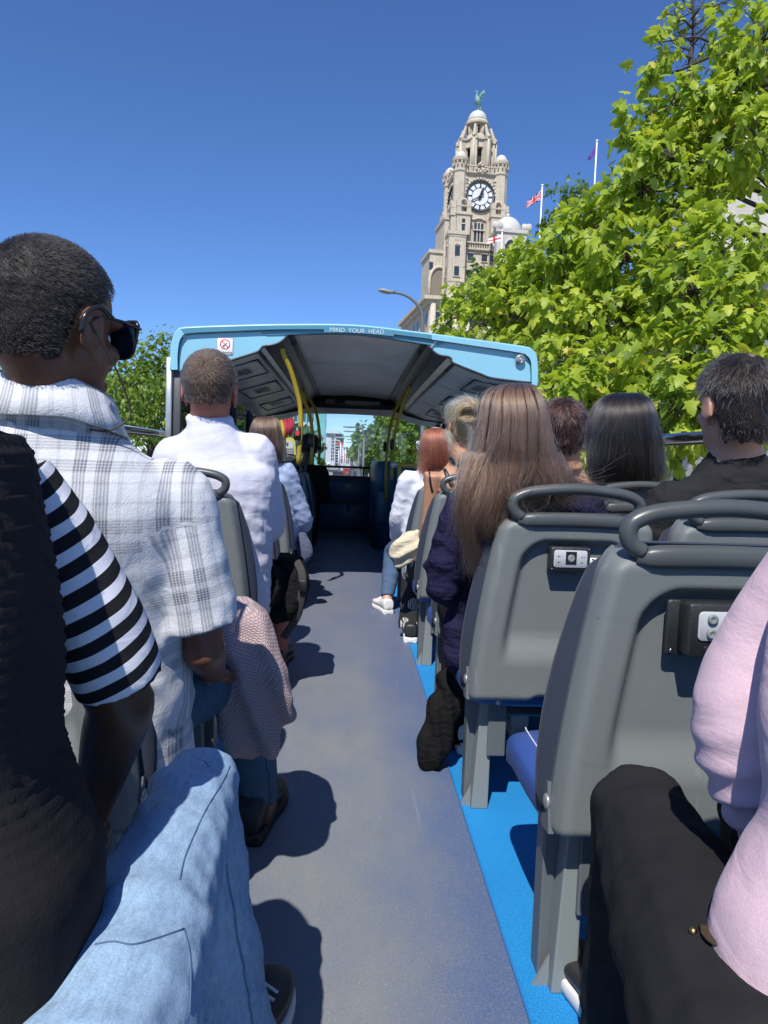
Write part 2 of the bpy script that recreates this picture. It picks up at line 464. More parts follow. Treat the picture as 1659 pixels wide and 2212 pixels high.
# lips of the gussets: bright worn edge trim
for pl in ([(628, 714.5), (621, 725), (612, 735), (600, 742), (584, 746), (569, 748), (560, 758), (545, 764), (486, 782), (440, 792)],
           [(917, 734.5), (927, 750), (938, 761), (950, 768), (968, 771), (975, 776), (979, 784.5), (1040, 809), (1060, 816.5), (1100, 822), (1146, 827)]):
    q = sec(pl) + A(0, .0, 0)
    put("edge_trim", MB().tube(cr(q, 3), .009, 8, upv=(0, 1, 0)), M_CEILD, bus)

# ceiling: profile pushed forward to the windscreen
prof = [(386, 802), (440, 791), (486, 781), (545, 763), (560, 757), (569, 747), (584, 745), (612, 735), (628, 720), (680, 718.5), (765, 719.5), (850, 728), (917, 739), (927, 750), (950, 768), (968, 771), (979, 784), (1040, 809), (1060, 816), (1100, 822), (1146, 827)]
S0 = sec(prof)
def ceil_line(i, y):
    k = (y - YC) / (YF - YC); p = S0[i].copy(); p[1] = y; p[2] -= .05 * k + .06 * k ** 3; p[0] *= 1 - .03 * k; return p
def ceil_strip(i0, i1, y0, y1, n=10, off=0.0, th=.012):
    mb = MB(); ys = np.linspace(y0, y1, n)
    g = np.array([[ceil_line(i, y) for i in range(i0, i1 + 1)] for y in ys]); g[..., 2] -= off
    mb.grid(g)
    if th: g2 = g.copy(); g2[..., 2] += th; mb.grid(g2)
    return mb
put("ceiling_panel", ceil_strip(8, 12, YC, 6.2), M_CEIL, bus, angle=30)
put("ceiling_panel", ceil_strip(8, 12, 6.215, 8.7), M_CEIL, bus, angle=30)
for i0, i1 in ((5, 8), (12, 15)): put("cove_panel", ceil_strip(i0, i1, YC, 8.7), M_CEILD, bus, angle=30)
for i0, i1 in ((0, 5), (15, 20)):
    for y0, y1 in ((YC, 5.9), (5.92, 7.3), (7.32, 8.9)):
        put("side_ceiling_panel", ceil_strip(i0, i1, y0, y1), M_CEIL, bus, angle=25)
# trims along the trough, hatches with grilles in the side ceilings
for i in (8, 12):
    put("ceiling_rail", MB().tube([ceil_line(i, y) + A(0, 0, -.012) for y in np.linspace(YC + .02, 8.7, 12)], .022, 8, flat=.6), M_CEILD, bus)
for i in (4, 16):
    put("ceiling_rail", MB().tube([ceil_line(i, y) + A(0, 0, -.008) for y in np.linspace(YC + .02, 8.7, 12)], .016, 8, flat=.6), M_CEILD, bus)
for (ia, ib, ya, yb) in ((1, 3, 5.05, 5.7), (1, 3, 6.25, 6.95), (1, 3, 7.6, 8.2), (17, 19, 5.05, 5.7), (17, 19, 6.25, 6.95), (17, 19, 7.6, 8.2)):
    a0, b0, b1, a1 = ceil_line(ia, ya), ceil_line(ib, ya), ceil_line(ib, yb), ceil_line(ia, yb)
    dn = A(0, 0, -.006)
    f = put("ceiling_hatch", MB().tube(cr([p + dn for p in (a0, b0, b1, a1)], 1, True), .008, 6, closed=True), M_CEILD, bus)
    put("hatch_panel", MB().prism([p + dn * 1.2 + ((a0 + b1) / 2 - p) * .06 for p in (a0, b0, b1, a1)], (0, 0, .006)), M_CEIL, f, smooth=False)
    c0 = (a0 + b0 + b1 + a1) / 4
    mb = MB()
    for k in range(6):
        q = c0 + (b0 - a0) * .07 * (k - 2.5) + dn * 2
        mb.box(q, (.018, .26, .006))
    tag(put("grille", mb, M_ALU, f, smooth=False), kind="stuff")
# solid roof skin above
put("roof", ceil_strip(0, 20, YC + .02, YF + .1, off=-.024, th=0), M_LBLUE, bus, angle=40)
hd = np.array([[ceil_line(i, 8.75) for i in range(0, 21)]])[0]
mb = MB(); top = hd + A(0, 0, .02); bot = hd.copy(); xs = hd[:, 0] / HW
bot[:, 2] = 1.565 - .05 * xs ** 2; bot[:, 1] = 9.35; mid = (top * .6 + bot * .4); mid[:, 1] = 8.72; mid[:, 2] -= .05
mb.grid(np.array([top, mid, bot])); b3 = bot + A(0, .25, 0); mb.grid(np.array([bot, b3]))
put("front_header", mb, M_CEILD, bus, angle=50)
put("destination_box", MB().rbox((.02, 8.72, 1.63), (1.0, .14, .10), .03), M_BLK, bus)
put("notice", MB().box((-.26, 8.645, 1.655), (.10, .004, .05)), plain("brown_notice", (.16, .09, .07), .5), bus, smooth=False)
put("notice", MB().box((.13, 8.645, 1.65), (.42, .004, .045)), plain("dark_display", (.05, .04, .045), .2), bus, smooth=False)
for x in (-.72, .72): put("speaker_grille", MB().tube([A(x, 8.62, 1.60) + A(math.cos(t) * .05, -.01, math.sin(t) * .05) for t in np.linspace(0, 6.283, 17)[:-1]], .006, 6, closed=True), M_ALU, bus)

# pillars and side windows
def pil(x0, x1, y0, y1, z0, z1, mat, name="pillar"): return put(name, MB().rbox(((x0 + x1) / 2, (y0 + y1) / 2, (z0 + z1) / 2), (abs(x1 - x0), abs(y1 - y0), z1 - z0), .008, axis=2), mat, bus)
for s in (-1, 1):
    ztop = 1.60 if s < 0 else 1.50
    pil(s * 1.185, s * 1.225, YC - .02, YC + .06, .78, ztop, M_ALU, "rear_pillar")
    pil(s * 1.13, s * 1.18, YC - .0, YC + .05, .78, ztop, plain("grey_seal", (.06, .062, .065), .5), "pillar_seal")
    for y in (5.9, 7.25, 8.5):
        pil(s * 1.16, s * 1.24, y, y + .09, .78, ztop - .02, M_BLK)
    pil(s * 1.14, s * 1.25, YF - .12, YF + .05, .72, 1.55, M_BLK, "front_pillar")
    for (y0, y1) in ((YC + .07, 5.9), (5.99, 7.25), (7.34, 8.5), (8.59, YF - .12)):
        put("side_window", MB().box2((s * 1.20, y0, .79), (s * 1.205, y1, ztop)), M_GLASS, bus, smooth=False)
    pil(s * 1.17, s * 1.25, YC, YF, .74, .80, M_BLK, "window_sill")
put("windscreen", MB().box2((-1.14, YF + .02, .76), (1.14, YF + .026, 1.56)), M_GLASS, bus, smooth=False)
put("windscreen_divider", MB().box2((.175, YF - .04, .72), (.20, YF + .01, .865)), M_CEILD, bus, smooth=False)
put("sill_rail", MB().tube([(-1.1, YF - .12, .862), (.33, YF - .12, .862)], .016, 10), plain("dull_yellow_rail", (.20, .13, .012), .5), bus)
put("windscreen_sill", MB().box2((-1.14, YF - .06, .70), (1.14, YF + .05, .745)), M_BLK, bus, smooth=False)
put("front_bulkhead", MB().rbox((0, YF, .35), (2.3, .08, .70), .02), M_NAVY, bus)
put("bulkhead_ledge", MB().rbox((-.05, YF - .10, .55), (.66, .13, .30), .03), M_NAVY, bus)
put("bulkhead_panel", MB().rbox((-.05, YF - .06, .20), (.62, .05, .36), .03), M_NAVY, bus)
put("bulkhead_label", MB().box((-.01, YF - .17, .615), (.075, .004, .05)), plain("cream_sticker", (.30, .31, .22), .5), bus, smooth=False)
put("bulkhead_handle", MB().rbox((0, YF - .088, .31), (.035, .012, .09), .008), M_BLK, bus)

# stair enclosure at the front right
st = MB(); zt = .95
plan = cr([(.285, 9.5), (.27, 8.2), (.30, 7.78), (.40, 7.68), (.50, 7.68)], 5)
st.grid(np.array([[(x, y, 0.0) for x, y in plan], [(x, y, zt - .05) for x, y in plan], [(x + .015, y + .02, zt) for x, y in plan], [(x + .05, y + .04, zt) for x, y in plan]]))
put("stair_enclosure", st, M_NAVY, bus, angle=60, sol=.02)
put("stair_screen", MB().box2((.50, 7.66, 0), (1.2, 7.70, .93)), M_NAVY, bus, smooth=False)
put("stair_screen_lit_patch", MB().rbox((.62, 7.645, .78), (.18, .012, .16), .01), M_LBLUE, bus)  # lit part of the rear face, put in as light blue colour
put("bag_ledge", MB().rbox((.36, 7.64, .47), (.14, .04, .34), .02), M_NAVY, bus)
gb = put("stair_guard_bar", MB().tube([P(846, 1003, 5.6), P(866, 1005, 5.6), P(960, 1009, 5.6), P(1040, 1012, 5.6)], .019, 12), M_YEL, bus)
put("bar_socket", MB().tube([P(843, 1003, 5.6), P(858, 1004.5, 5.6)], .024, 12), M_ALU, gb)
put("bar_post", MB().tube([P(863, 1005, 5.6), P(863, 1010, 5.6), PZ(863, 1280, 0)], .016, 10), M_YEL, bus)

# yellow grab poles
def pole(name_pts, d0, d1, r, bells=(), bands=()):
    pts = [P(u, v, d) for u, v, d in name_pts]
    o = put("grab_pole", MB().tube(cr(pts, 5), r, 12), M_YEL, bus)
    for k in bells:
        q = np.array(P(*k)); b = MB().ell(q + A(0, -.02, 0), (.022, .03, .055), 14, 8)
        put("stop_button", b, M_BLK, o)
    for a, b in bands:
        put("pole_sleeve", MB().tube([P(*a), P(*b)], r + .006, 12), M_CEILD, o)
    return o
p1 = pole([(611, 752, 4.85), (613, 765, 4.87), (628, 800, 4.9), (640, 840, 4.93), (648.5, 880, 4.95), (649, 930, 4.95), (644, 1003, 4.95)], 0, 0, .0165, (), (((643, 921, 4.93), (642.5, 951, 4.93)),))
put("stop_sign_print", MB().box(P(642.5, 936, 4.9), (.026, .004, .03)), M_RED, p1, smooth=False)
pole([(634, 806, 6.2), (641, 830, 6.25), (658, 868, 6.3), (671, 905, 6.35), (675, 950, 6.35), (672, 1003, 6.35)], 0, 0, .0165, (), (((672, 938, 6.33), (672, 966, 6.33)),))
pole([(651, 836, 7.6), (665, 858, 7.65), (681, 884, 7.75), (689, 925, 7.8), (690.5, 960, 7.8), (688, 1003, 7.8)], 0, 0, .0165, (), (((689.5, 948, 7.78), (689.5, 972, 7.78)),))
pole([(885.6, 833.5, 7.0), (863.6, 865.5, 7.3), (847.6, 905, 7.5), (838.6, 950, 7.6), (834.6, 997, 7.6), (833.6, 1083, 7.6)], 0, 0, .0165, ((831.5, 965, 7.55),))
pole([(887, 833.5, 6.6), (875.6, 861.5, 6.7), (859.6, 909, 6.8), (849.6, 957, 6.85), (847, 1003, 6.9), (846, 1035, 6.9)], 0, 0, .0165, ((846, 960, 6.8),))

# lettering, no smoking sign and reversing lamp on the frame
def frame_at(u, v, d, du=8):
    """4x4 standing in the plane y = d at (u, v), facing the camera side, following the slope of the picture"""
    o = np.array(P(u, v, d)); xx = np.array(P(u + du, v + du * .012, d)) - o; xx[1] = 0; xx /= np.linalg.norm(xx)
    n = A(0, -1, 0); yy = np.cross(n, xx) * 1.0
    yy = np.cross(n, xx)
    m = Matrix.Identity(4)
    for i in range(3): m[i][0], m[i][1], m[i][2], m[i][3] = xx[i], yy[i], n[i], o[i]
    return m
M_LET = plain("pale_letter_print", (.55, .62, .66), .5, .1, 60)
mt = frame_at(771, 714.8, YC - .034); mt = mt @ Matrix.Rotation(R(-1.9), 4, 'Z')
lm = put("lettering_band", band(sec(cr([(700, 709), (765, 709), (850, 716.5)], 6)), sec(cr([(700, 720), (765, 720.5), (850, 728)], 6)), YC - .0325, YC - .02), M_TEAL, bus, angle=40)
text_mesh("MIND  YOUR  HEAD", .040, M_LET, "lettering", bus, mt)
sg = put("no_smoking_sign", MB().rbox(P(486, 748.5, YC - .006), (.106, .003, .108), .006), M_RED, bus)
put("sign_face", MB().rbox(P(486, 748.5, YC - .0085), (.101, .002, .103), .005), M_WHITE, sg)
cc = np.array(P(486.3, 743.5, YC - .0105))
put("prohibition_ring", MB().tube([cc + A(math.cos(t) * .030, 0, math.sin(t) * .030) for t in np.linspace(0, 2 * math.pi, 33)[:-1]], .0036, 6, closed=True, flat=.4, upv=(0, 1, 0)), M_RED, sg)
put("prohibition_bar", MB().tube([cc + A(-.021, 0, .021), cc + A(.021, 0, -.021)], .003, 6), M_RED, sg)
put("cigarette", MB().box(cc + A(.002, .0012, -.002), (.034, .001, .0055), rot=np.array([[.75, 0, -.66], [0, 1, 0], [.66, 0, .75]])), M_BLK, sg, smooth=False)
put("ash", MB().box(cc + A(-.009, .0008, -.013), (.012, .001, .012)), M_BLK, sg, smooth=False)
text_mesh("No Smoking", .0185, M_BLK, "lettering", sg, frame_at(486, 761.5, YC - .0105))
lc = np.array(P(1122.5, 777.5, YC - .01))
rm = Matrix.Rotation(R(90), 3, 'X')
lamp = put("reversing_lamp", MB().lathe(lc, [(.030, 0), (.030, .012), (.034, .016), (.034, .02)], 24, rot=rm), M_ALU, bus)
put("lamp_bezel", MB().lathe(lc, [(.024, .018), (.024, .028), (.016, .031), (.014, .026)], 24, rot=rm), M_CHROME, lamp)
put("lamp_lens", MB().ell(lc + A(0, -.026, 0), (.011, .006, .011), 14, 8), plain("lens", (.3, .3, .28), .15), lamp)
br = put("bracket", MB().box(P(936, 744, YC - .012), (.012, .01, .055), rot=np.array([[.8, 0, .6], [0, 1, 0], [-.6, 0, .8]])), M_ALU, bus, smooth=False)
# ------------------------------------------------------------------ seats
def shell_mat():
    m = NT("grey_seat_shell"); co = m.obj(); rnd = m.new('ShaderNodeObjectInfo').outputs['Random']
    off = m.new('ShaderNodeVectorMath', operation='ADD'); m.t.links.new(co, off.inputs[0]); m._in(off.inputs[1], m.comb(m.M('MULTIPLY', rnd, 40), 0, rnd)); co2 = off.outputs[0]
    c = m.mix(m.noise(3, 5, .6, co2), (.132, .148, .148), (.162, .178, .175))
    sc = m.noise(26, 3, .5, m.scale(co2, (1, 1, .06)), 1.4); c = m.mix(m.ramp(sc, [(.66, 0), (.72, .22)]), c, (.34, .35, .35))
    sc2 = m.noise(30, 3, .5, m.scale(co2, (.08, 1, 1)), 1.6); c = m.mix(m.ramp(sc2, [(.68, 0), (.74, .25)]), c, (.09, .1, .1))
    c = m.mix(m.ramp(m.noise(7, 6, .75, co2), [(.55, 0), (.8, .35)]), c, (.24, .235, .22))
    v = m.new('ShaderNodeTexVoronoi', feature='F1'); v.inputs['Scale'].default_value = 15; m.t.links.new(co2, v.inputs['Vector'])
    c = m.mix(m.ramp(v.outputs[0], [(0, .8), (.02, .8), (.03, 0)]), c, (.05, .05, .05))
    m.bsdf(c, m.M('MULTIPLY_ADD', m.noise(9, 4, .6, co2), .22, .34), m.bump(m.noise(700, 3, .6, co), .25, .004), 0, .5); return m.m
M_SHELL = shell_mat()
M_PADSIDE = fabric("dark_blue_vinyl", (.030, .040, .062), (.022, .03, .05), 300, .2)
M_HANDLE = plain("charcoal_handle", (.062, .070, .072), .36, .1, 7, dirt=.12)
M_CUSH = plain("blue_leatherette", (.030, .075, .27), .42, .08, 4, .3, 260)
M_STITCH = plain("white_stitch", (.6, .62, .66), .8)
M_LEG = plain("grey_seat_leg", (.20, .225, .225), .45, .06, 5, dirt=.2)
M_LEGD = plain("dark_seat_frame", (.10, .115, .125), .45, .1, 5, dirt=.2)
Z0, Z1 = .335, .842
def lean(z): return .0 - .022 * ((z - Z0) / (Z1 - Z0)) ** 1.2
def halfw(z):
    t = (z - Z0) / (Z1 - Z0); return .224 - .004 * t ** 1.8
def halfl(z):
    t = (z - Z0) / (Z1 - Z0); return .260 - .066 * t ** 1.6
SLANT = 0.0
def seat_shell():
    mb = MB(); ns, nt = 61, 85
    S = np.linspace(-1, 1, ns); T = np.linspace(0, 1, nt)
    g = np.zeros((nt, ns, 3))
    for j, t in enumerate(T):
        z = Z0 + t * (Z1 - Z0)
        rt = np.clip((z - (Z1 - .045)) / .045, 0, 1); rt = .035 * (1 - math.sqrt(1 - rt * rt))
        w = np.where(S < 0, halfl(z) - rt, halfw(z) - rt)
        x = S * w
        # rounded edge curling forward
        e = np.clip((np.abs(S) * w - (w - .028)) / .028, 0, 1)
        y = np.full(ns, lean(z)) + (1 - np.sqrt(np.clip(1 - e ** 2, 0, 1))) * .042
        te = np.clip((z - (Z1 - .03)) / .03, 0, 1); y += (1 - math.sqrt(max(0, 1 - te ** 2))) * .04
        be = np.clip(((Z0 + .02) - z) / .02, 0, 1); y += (1 - math.sqrt(max(0, 1 - be ** 2))) * .03
        # recess: its borders, and fading out towards the bottom
        cor, ztop = .060, .778
        wl, wr_ = halfl(z) - .078, halfw(z) - .072
        dx = np.where(x < 0, -x - (wl - cor), x - (wr_ - cor)); dz = z - (ztop - cor)
        sd = np.where((dx > 0) & (dz > 0), np.hypot(dx, dz), np.maximum(dx, dz)) - cor
        inside = sstep(.010, -.014, sd) * sstep(Z0 + .10, Z0 + .20, z) 
        y += inside * .031 * (1 - .25 * (1 - t))
        # lower middle tongue
        g[j, :, 0] = x; g[j, :, 1] = y; g[j, :, 2] = z
    # skirt: bottom line steps up in the middle right
    low = sstep(.10, .06, np.abs(g[:, :, 0] - .30))[:, :]
    st = (sstep(-.10, -.07, g[:, :, 0]))
    tt = sstep(.12, 0.0, (g[:, :, 2] - Z0) / (Z1 - Z0))
    g[:, :, 2] += tt * st * .012
    mb.grid(g)
    # return flange
    edge = np.vstack([g[0, ::-1], g[1:, 0], g[-1, 1:], g[-2:0:-1, -1]])
    fl = edge.copy(); fl[:, 1] += .030
    c = A(0, 0, (Z0 + Z1) / 2); fl[:, 0] *= .985
    mb.grid(np.array([np.vstack([edge, edge[:1]]), np.vstack([fl, fl[:1]])]), flip=True)
    return mb
def pad_back():
    C, Aa, Bb = [], [], []
    for z in np.linspace(Z0 + .02, Z1 + .01, 12):
        t = (z - Z0) / (Z1 - Z0)
        k = 1 - .5 * max(0, (t - .9) / .1) ** 2 * .3
        bl_ = .026 * math.sin(math.pi * min(1, max(0, t)) ** .8) ** .7; C.append(((halfw(z) - halfl(z) - bl_) / 2, lean(z) + .082, z)); Aa.append((((halfw(z) + halfl(z) + bl_) / 2 + .001) * k, 0, 0)); Bb.append((0, .028 * (1 + .35 * math.sin(t * 3)) * k, 0))
    return MB().loft(C, Aa, Bb, 28, 3.2)
def cushion():
    g = []
    C, Aa, Bb = [], [], []
    for y, h, w in ((.06, .030, .20), (.08, .045, .215), (.20, .048, .222), (.34, .050, .222), (.41, .050, .215), (.435, .042, .205), (.447, .022, .19)):
        C.append((-.020, y, .345 - .02 * (y > .4))); Aa.append((w + .018, 0, 0)); Bb.append((0, 0, h))
    C, Aa, Bb = cr(C, 3), cr(Aa, 3), cr(Bb, 3)
    return MB().loft(C, Aa, Bb, 36, 4.0)
def stitch(s):
    mb = MB()
    for y in np.arange(.09, .392, .0085):
        w = .222 * (1 if y < .36 else 1 - ((y - .36) / .09) ** 2 * .12)
        mb.box((s * (w + .018 - .042) - .020, y, .3893 - (.0 if y < .36 else (y - .36) * .05)), (.0022, .005, .0022))
    return mb
def handle_loop():
    pts = [(-.145, 0, .842), (-.164, 0, .856), (-.170, 0, .878), (-.158, 0, .896), (-.11, 0, .911), (0, 0, .920), (.11, 0, .911), (.158, 0, .896), (.170, 0, .878), (.164, 0, .856), (.145, 0, .842)]
    p = cr(pts, 5); p[:, 1] = [lean(z) + .008 for z in p[:, 2]]
    return MB().tube(p,   .0150, 14, upv=(0, 1, 0), flat=1.1)
def handle_base():
    x = np.linspace(-.155, .155, 15); C = [(q, lean(.85) + .008, .838 - .004 * (q / .150) ** 2) for q in x]
    k = np.array([.5, .9] + [1] * 11 + [.9, .5])
    return MB().loft(C, [(0, .021 * a, 0) for a in k], [(0, 0, .0195 * a) for a in k], 16, 3)

def build_seat(name_label):
    t = thing("bus_seat", name_label, "bus seat", (0, 0, 0))
    put("backrest_shell", seat_shell(), M_SHELL, t)
    put("backrest_pad", pad_back(), M_PADSIDE, t)
    h = put("handle", handle_loop(), M_HANDLE, t)
    put("handle_base", handle_base(), M_HANDLE, h)
    c = put("seat_cushion", cushion(), M_CUSH, t)
    for s in (-1, 1): put("stitching", stitch(s), M_STITCH, c, smooth=False, kind="stuff")
    put("seat_pan", MB().rbox((0, .25, .285), (.37, .33, .035), .02, axis=2), M_BLK, t)
    for s in (-1, 1):
        b = put("hinge_plate", MB().prism([(-.250 if s < 0 else .218, .03, .335), (-.250 if s < 0 else .218, .07, .33), (-.250 if s < 0 else .218, .11, .36), (-.250 if s < 0 else .218, .10, .41), (-.250 if s < 0 else .218, .05, .42)], (s * .012, 0, 0)), M_LEGD, t, smooth=False)
        put("bolt", MB().ell(((-.262 if s < 0 else .232), .05, .385), (.006, .014, .014), 12, 8), M_ALU, b)
    seat_leg(t)
    return t
def seat_leg(t):
    # bolted upper plate, dark column behind it, pale splayed foot in front
    l = put("leg", MB().prism([(-.240, .126, 0.0), (-.180, .126, 0.0), (-.180, .126, .34), (-.240, .126, .34)], (0, .05, 0)), M_LEGD, t, smooth=False, bevel=.004)
    put("mounting_plate", MB().prism([(-.190, .065, .16), (-.140, .065, .16), (-.140, .065, .36), (-.190, .065, .36)], (0, .012, 0)), M_LEGD, l, smooth=False, bevel=.003)
    put("leg", MB().prism([(-.226, .078, 0.0), (-.178, .078, 0.0), (-.178, .078, .32), (-.210, .078, .32), (-.220, .078, .12)], (0, .045, 0)), M_LEG, t, smooth=False, bevel=.003)
    put("foot_plate", MB().prism([(-.225, .10, .0), (-.255, .10, .0), (-.225, .10, .06)], (0, .006, 0)), M_LEG, t, smooth=False)
    put("bolt", MB().ell((-.165, .060, .318), (.009, .005, .009), 12, 8), M_ALU, l)
proto = build_seat("seat")
SEATS = []
def place(x, y, mirror, label):
    t = proto if not SEATS else copy_tree(proto)
    t.location = (x, y, 0)
    if mirror: t.scale = (-1, 1, 1)
    t["label"] = label; t["group"] = "rows of bus seats"
    SEATS.append(t); return t
AX, WX = .600, 1.080
for y, l in ((.455, "seat under the person in the pink sweater, only a corner of blue cushion showing"),
             (1.155, "largest grey seat back, behind it the pink sleeve and the black knee"),
             (1.855, "grey seat back behind the long brown hair, next to the number 35 sticker"),
             (2.555, "seat between the long brown hair and the blonde bun, mostly behind navy cloth"),
             (3.255, "seat behind the bare back with black straps"),
             (4.0, "seat behind the white denim jacket"),
             (4.75, "empty aisle seat ahead of the red-haired woman")):
    SEATS_R = place(AX + (.030 if 1 < y < 1.2 else 0) + (.05 if y < 1 else 0), y - (.07 if y < 1 else 0), False, l)
    if y == 1.155: SEAT_A = SEATS_R
    if y == 1.855: SEAT_B = SEATS_R
for y, l in ((1.155, "window seat hidden in front of the pink shoulder"),
             (1.855, "window seat behind the balding man in the black T-shirt"),
             (2.555, "window seat behind the straight black hair"),
             (3.255, "window seat behind the short dark brown hair"),
             (4.0, "window seat on the tree side beside the white denim jacket")):
    place(WX, y, False, l)
for y, l in ((.455, "seat under the person in the striped sleeve"),
             (1.155, "seat behind the plaid shirt"),
             (1.85, "seat in front of the plaid shirt and behind the pink knit"),
             (2.52, "grey seat back behind the man in the white shirt"),
             (3.40, "grey seat just ahead of the white shirt's elbow"),
             (4.25, "narrow seat back behind the pale blue shirt"),
             (4.95, "shaded seat at the foot of the nearest yellow pole"),
             (5.65, "shaded seat between the nearest and second yellow poles"),
             (6.35, "shaded seat at the foot of the second yellow pole"),
             (7.05, "shaded seat holding the silhouetted passenger"),
             (7.80, "shaded front seat at the foot of the farthest left pole")):
    place(-AX, y, True, l)
for y, l in ((1.85, "window-side seat beyond the plaid shirt on the left"),
             (2.52, "window-side seat beside the man in the white shirt"),
             (3.40, "window-side seat beyond the white shirt's shoulder"),
             (4.95, "window-side seat under the canopy's left pillar")):
    place(-WX, y, True, l)

# ---- audio boxes and the seat number
M_BOX = plain("black_box_plastic", (.022, .023, .024), .38, .15, 30, .25, 300)
M_PANEL = plain("worn_silver_panel", (.42, .44, .46), .4, .12, 60)
def audio_box(u, v, d, w, h, dep, seat_y, knobs):
    c = np.array(P(u, v, d))
    t = thing("audio_box", "small black audio control box with silver keypad on the seat back beside the number 35" if not knobs else "larger black audio box with two round sockets, half covered by the pink sleeve", "audio box", tuple(c))
    put("housing", MB().rbox(c, (w, dep, h), .006), M_BOX, t)
    if not knobs:
        put("face_panel", MB().rbox(c + A(0, -dep / 2 - .001, .001), (w * .84, .003, h * .72), .007), M_PANEL, t)
        put("thumb_pad", MB().box(c + A(.001, -dep / 2 - .003, .004), (w * .27, .002, h * .52)), M_BLK, t, smooth=False)
        sw = A(.001, -dep / 2 - .0045, .004)
        for k in (.0085, .0055, .0028):
            put("pad_ring", MB().tube([c + sw + A(math.cos(a) * k, 0, math.sin(a) * k) for a in np.linspace(0, 6.283, 15)[:-1]], .0009, 5, closed=True, upv=(0, 1, 0)), M_PANEL, t)
        ic = A(0, -dep / 2 - .0028, 0)
        for (dx, dz, r) in ((.030, .007, 1), (.030, -.008, -1)):
            q = c + ic + A(dx, 0, dz); put("arrow_mark", MB().prism([q + A(-.0022, 0, -.0016 * r), q + A(.0022, 0, -.0016 * r), q + A(0, 0, .0022 * r)], (0, -.0005, 0)), M_BLK, t, smooth=False)
        put("ring_mark", MB().tube([c + ic + A(.037 + math.cos(a) * .0016, 0, .007 + math.sin(a) * .0022) for a in np.linspace(0, 6.283, 11)[:-1]], .0004, 4, closed=True, upv=(0, 1, 0)), M_BLK, t)
        for dz in (.008, -.008):
            q = c + ic + A(-.031, 0, dz)
            put("volume_mark", MB().prism([q + A(-.003, 0, -.001), q + A(-.003, 0, .001), q + A(0, 0, .003), q + A(0, 0, -.003)], (0, -.0005, 0)), M_BLK, t, smooth=False)
            put("sign_mark", MB().box(q + A(.0030, 0, 0), (.0026, .0005, .0006)).box(q + A(.0030, 0, 0), (.0006, .0005, .0026 if dz > 0 else .0004)), M_BLK, t, smooth=False)
        for sx in (-1, 1):
            for sz in (-1, 1): put("screw", MB().ell(c + A(sx * w * .45, -dep / 2 - .0005, sz * h * .42), (.0024, .0015, .0024), 8, 6), M_CHROME, t)
    else:
        put("flange", MB().rbox(c + A(-w * .46, dep / 2 - .006, -.004), (.05, .008, h * 1.08), .006), M_BOX, t)
        put("screw", MB().ell(c + A(-w * .46 - .016, dep / 2 - .012, -h * .48), (.0035, .002, .0035), 10, 6), M_CHROME, t)
        put("face_panel", MB().rbox(c + A(.0, -dep / 2 - .0015, .008), (w * .76, .003, h * .55), .008), M_PANEL, t)
        for dz in (.020, -.004):
            for dx in (-.026, .026):
                q = c + A(dx, -dep / 2 - .004, dz); o = put("socket_ring", MB().lathe(q, [(.0085, 0), (.0085, .003), (.005, .004), (.003, .002)], 16, rot=Matrix.Rotation(R(90), 3, 'X')), M_LEG, t)
        put("name_plate", MB().rbox(c + A(.012, -dep / 2 - .001, -h * .36), (w * .76, .002, .013), .002), M_BLK, t)
        text_mesh("Volume", .009, M_LEGD, "lettering", t, Matrix.Translation(Vector(c + A(-.010, -dep / 2 - .0025, -h * .36))) @ Matrix.Rotation(R(90), 4, 'X'))
    return t
audio_box(1228, 1206.5, 1.842, .106, .064, .034, 1.855, False)
audio_box(1553, 1357, 1.130, .126, .088, .046, 1.155, True)
t = put("number_sticker", MB().rbox(P(1289, 1213.5, 1.861), (.051, .0012, .020), .002), M_WHITE)
tag(t, "white sticker with the number 35 on the second seat back", "sticker")
text_mesh("35", .0195, M_BLK, "lettering", t, frame_at(1285, 1213.5, 1.859))
# ------------------------------------------------------------------ the clock tower and its neighbours
def stone_mat(name, col, bw, bh, dark=.75, z=1.0):
    m = NT(name); co = m.obj()
    b = m.new('ShaderNodeTexBrick'); b.inputs['Scale'].default_value = 1.0
    b.inputs['Brick Width'].default_value = bw; b.inputs['Row Height'].default_value = bh; b.inputs['Mortar Size'].default_value = .035
    b.inputs['Mortar Smooth'].default_value = .4
    s = m.sep(co); m.t.links.new(m.comb(m.M('ADD', s[0], s[1]), s[2], 0), b.inputs['Vector'])
    m._in(b.inputs['Color1'], col); m._in(b.inputs['Color2'], tuple(x * .88 for x in col)); m._in(b.inputs['Mortar'], tuple(x * dark for x in col))
    c = m.mix(m.ramp(m.noise(.22, 6, .65, co), [(.35, 0), (.75, .6)]), b.outputs[0], tuple(x * .62 for x in col))
    c = m.mix(m.ramp(m.noise(.5, 5, .7, m.scale(co, (2.5, 2.5, .25))), [(.5, 0), (.8, .45)]), c, (.13, .12, .105))
    m.bsdf(c, .85, m.bump(m.noise(3, 4, .6, co), .3, .05), 0, .2); return m.m
M_STONE = stone_mat("portland_stone", (.58, .51, .40), 1.6, .72)
M_STONE2 = stone_mat("pale_stone", (.58, .55, .49), 1.4, .6)
M_DOME = plain("white_dome_stone", (.52, .51, .48), .7, .06, .5, dirt=.15)
M_WIN = plain("dark_window_glass", (.035, .045, .06), .12, .3, 1)
M_VOID = plain("opening_shade", (.05, .045, .04), .9)  # shade inside the tower openings, put as dark colour on the solid cores
M_IRON = plain("black_clock_iron", (.02, .02, .022), .5)
M_DIAL = plain("opal_dial", (.66, .68, .70), .5, .06, 1.2)
M_BIRD = plain("verdigris_copper", (.14, .28, .24), .55, .2, 2)
M_RECSHADE = plain("recess_shade_stone", (.20, .17, .13), .9, .1, 2)
DT = 198.0                                        # distance of the tower's axis
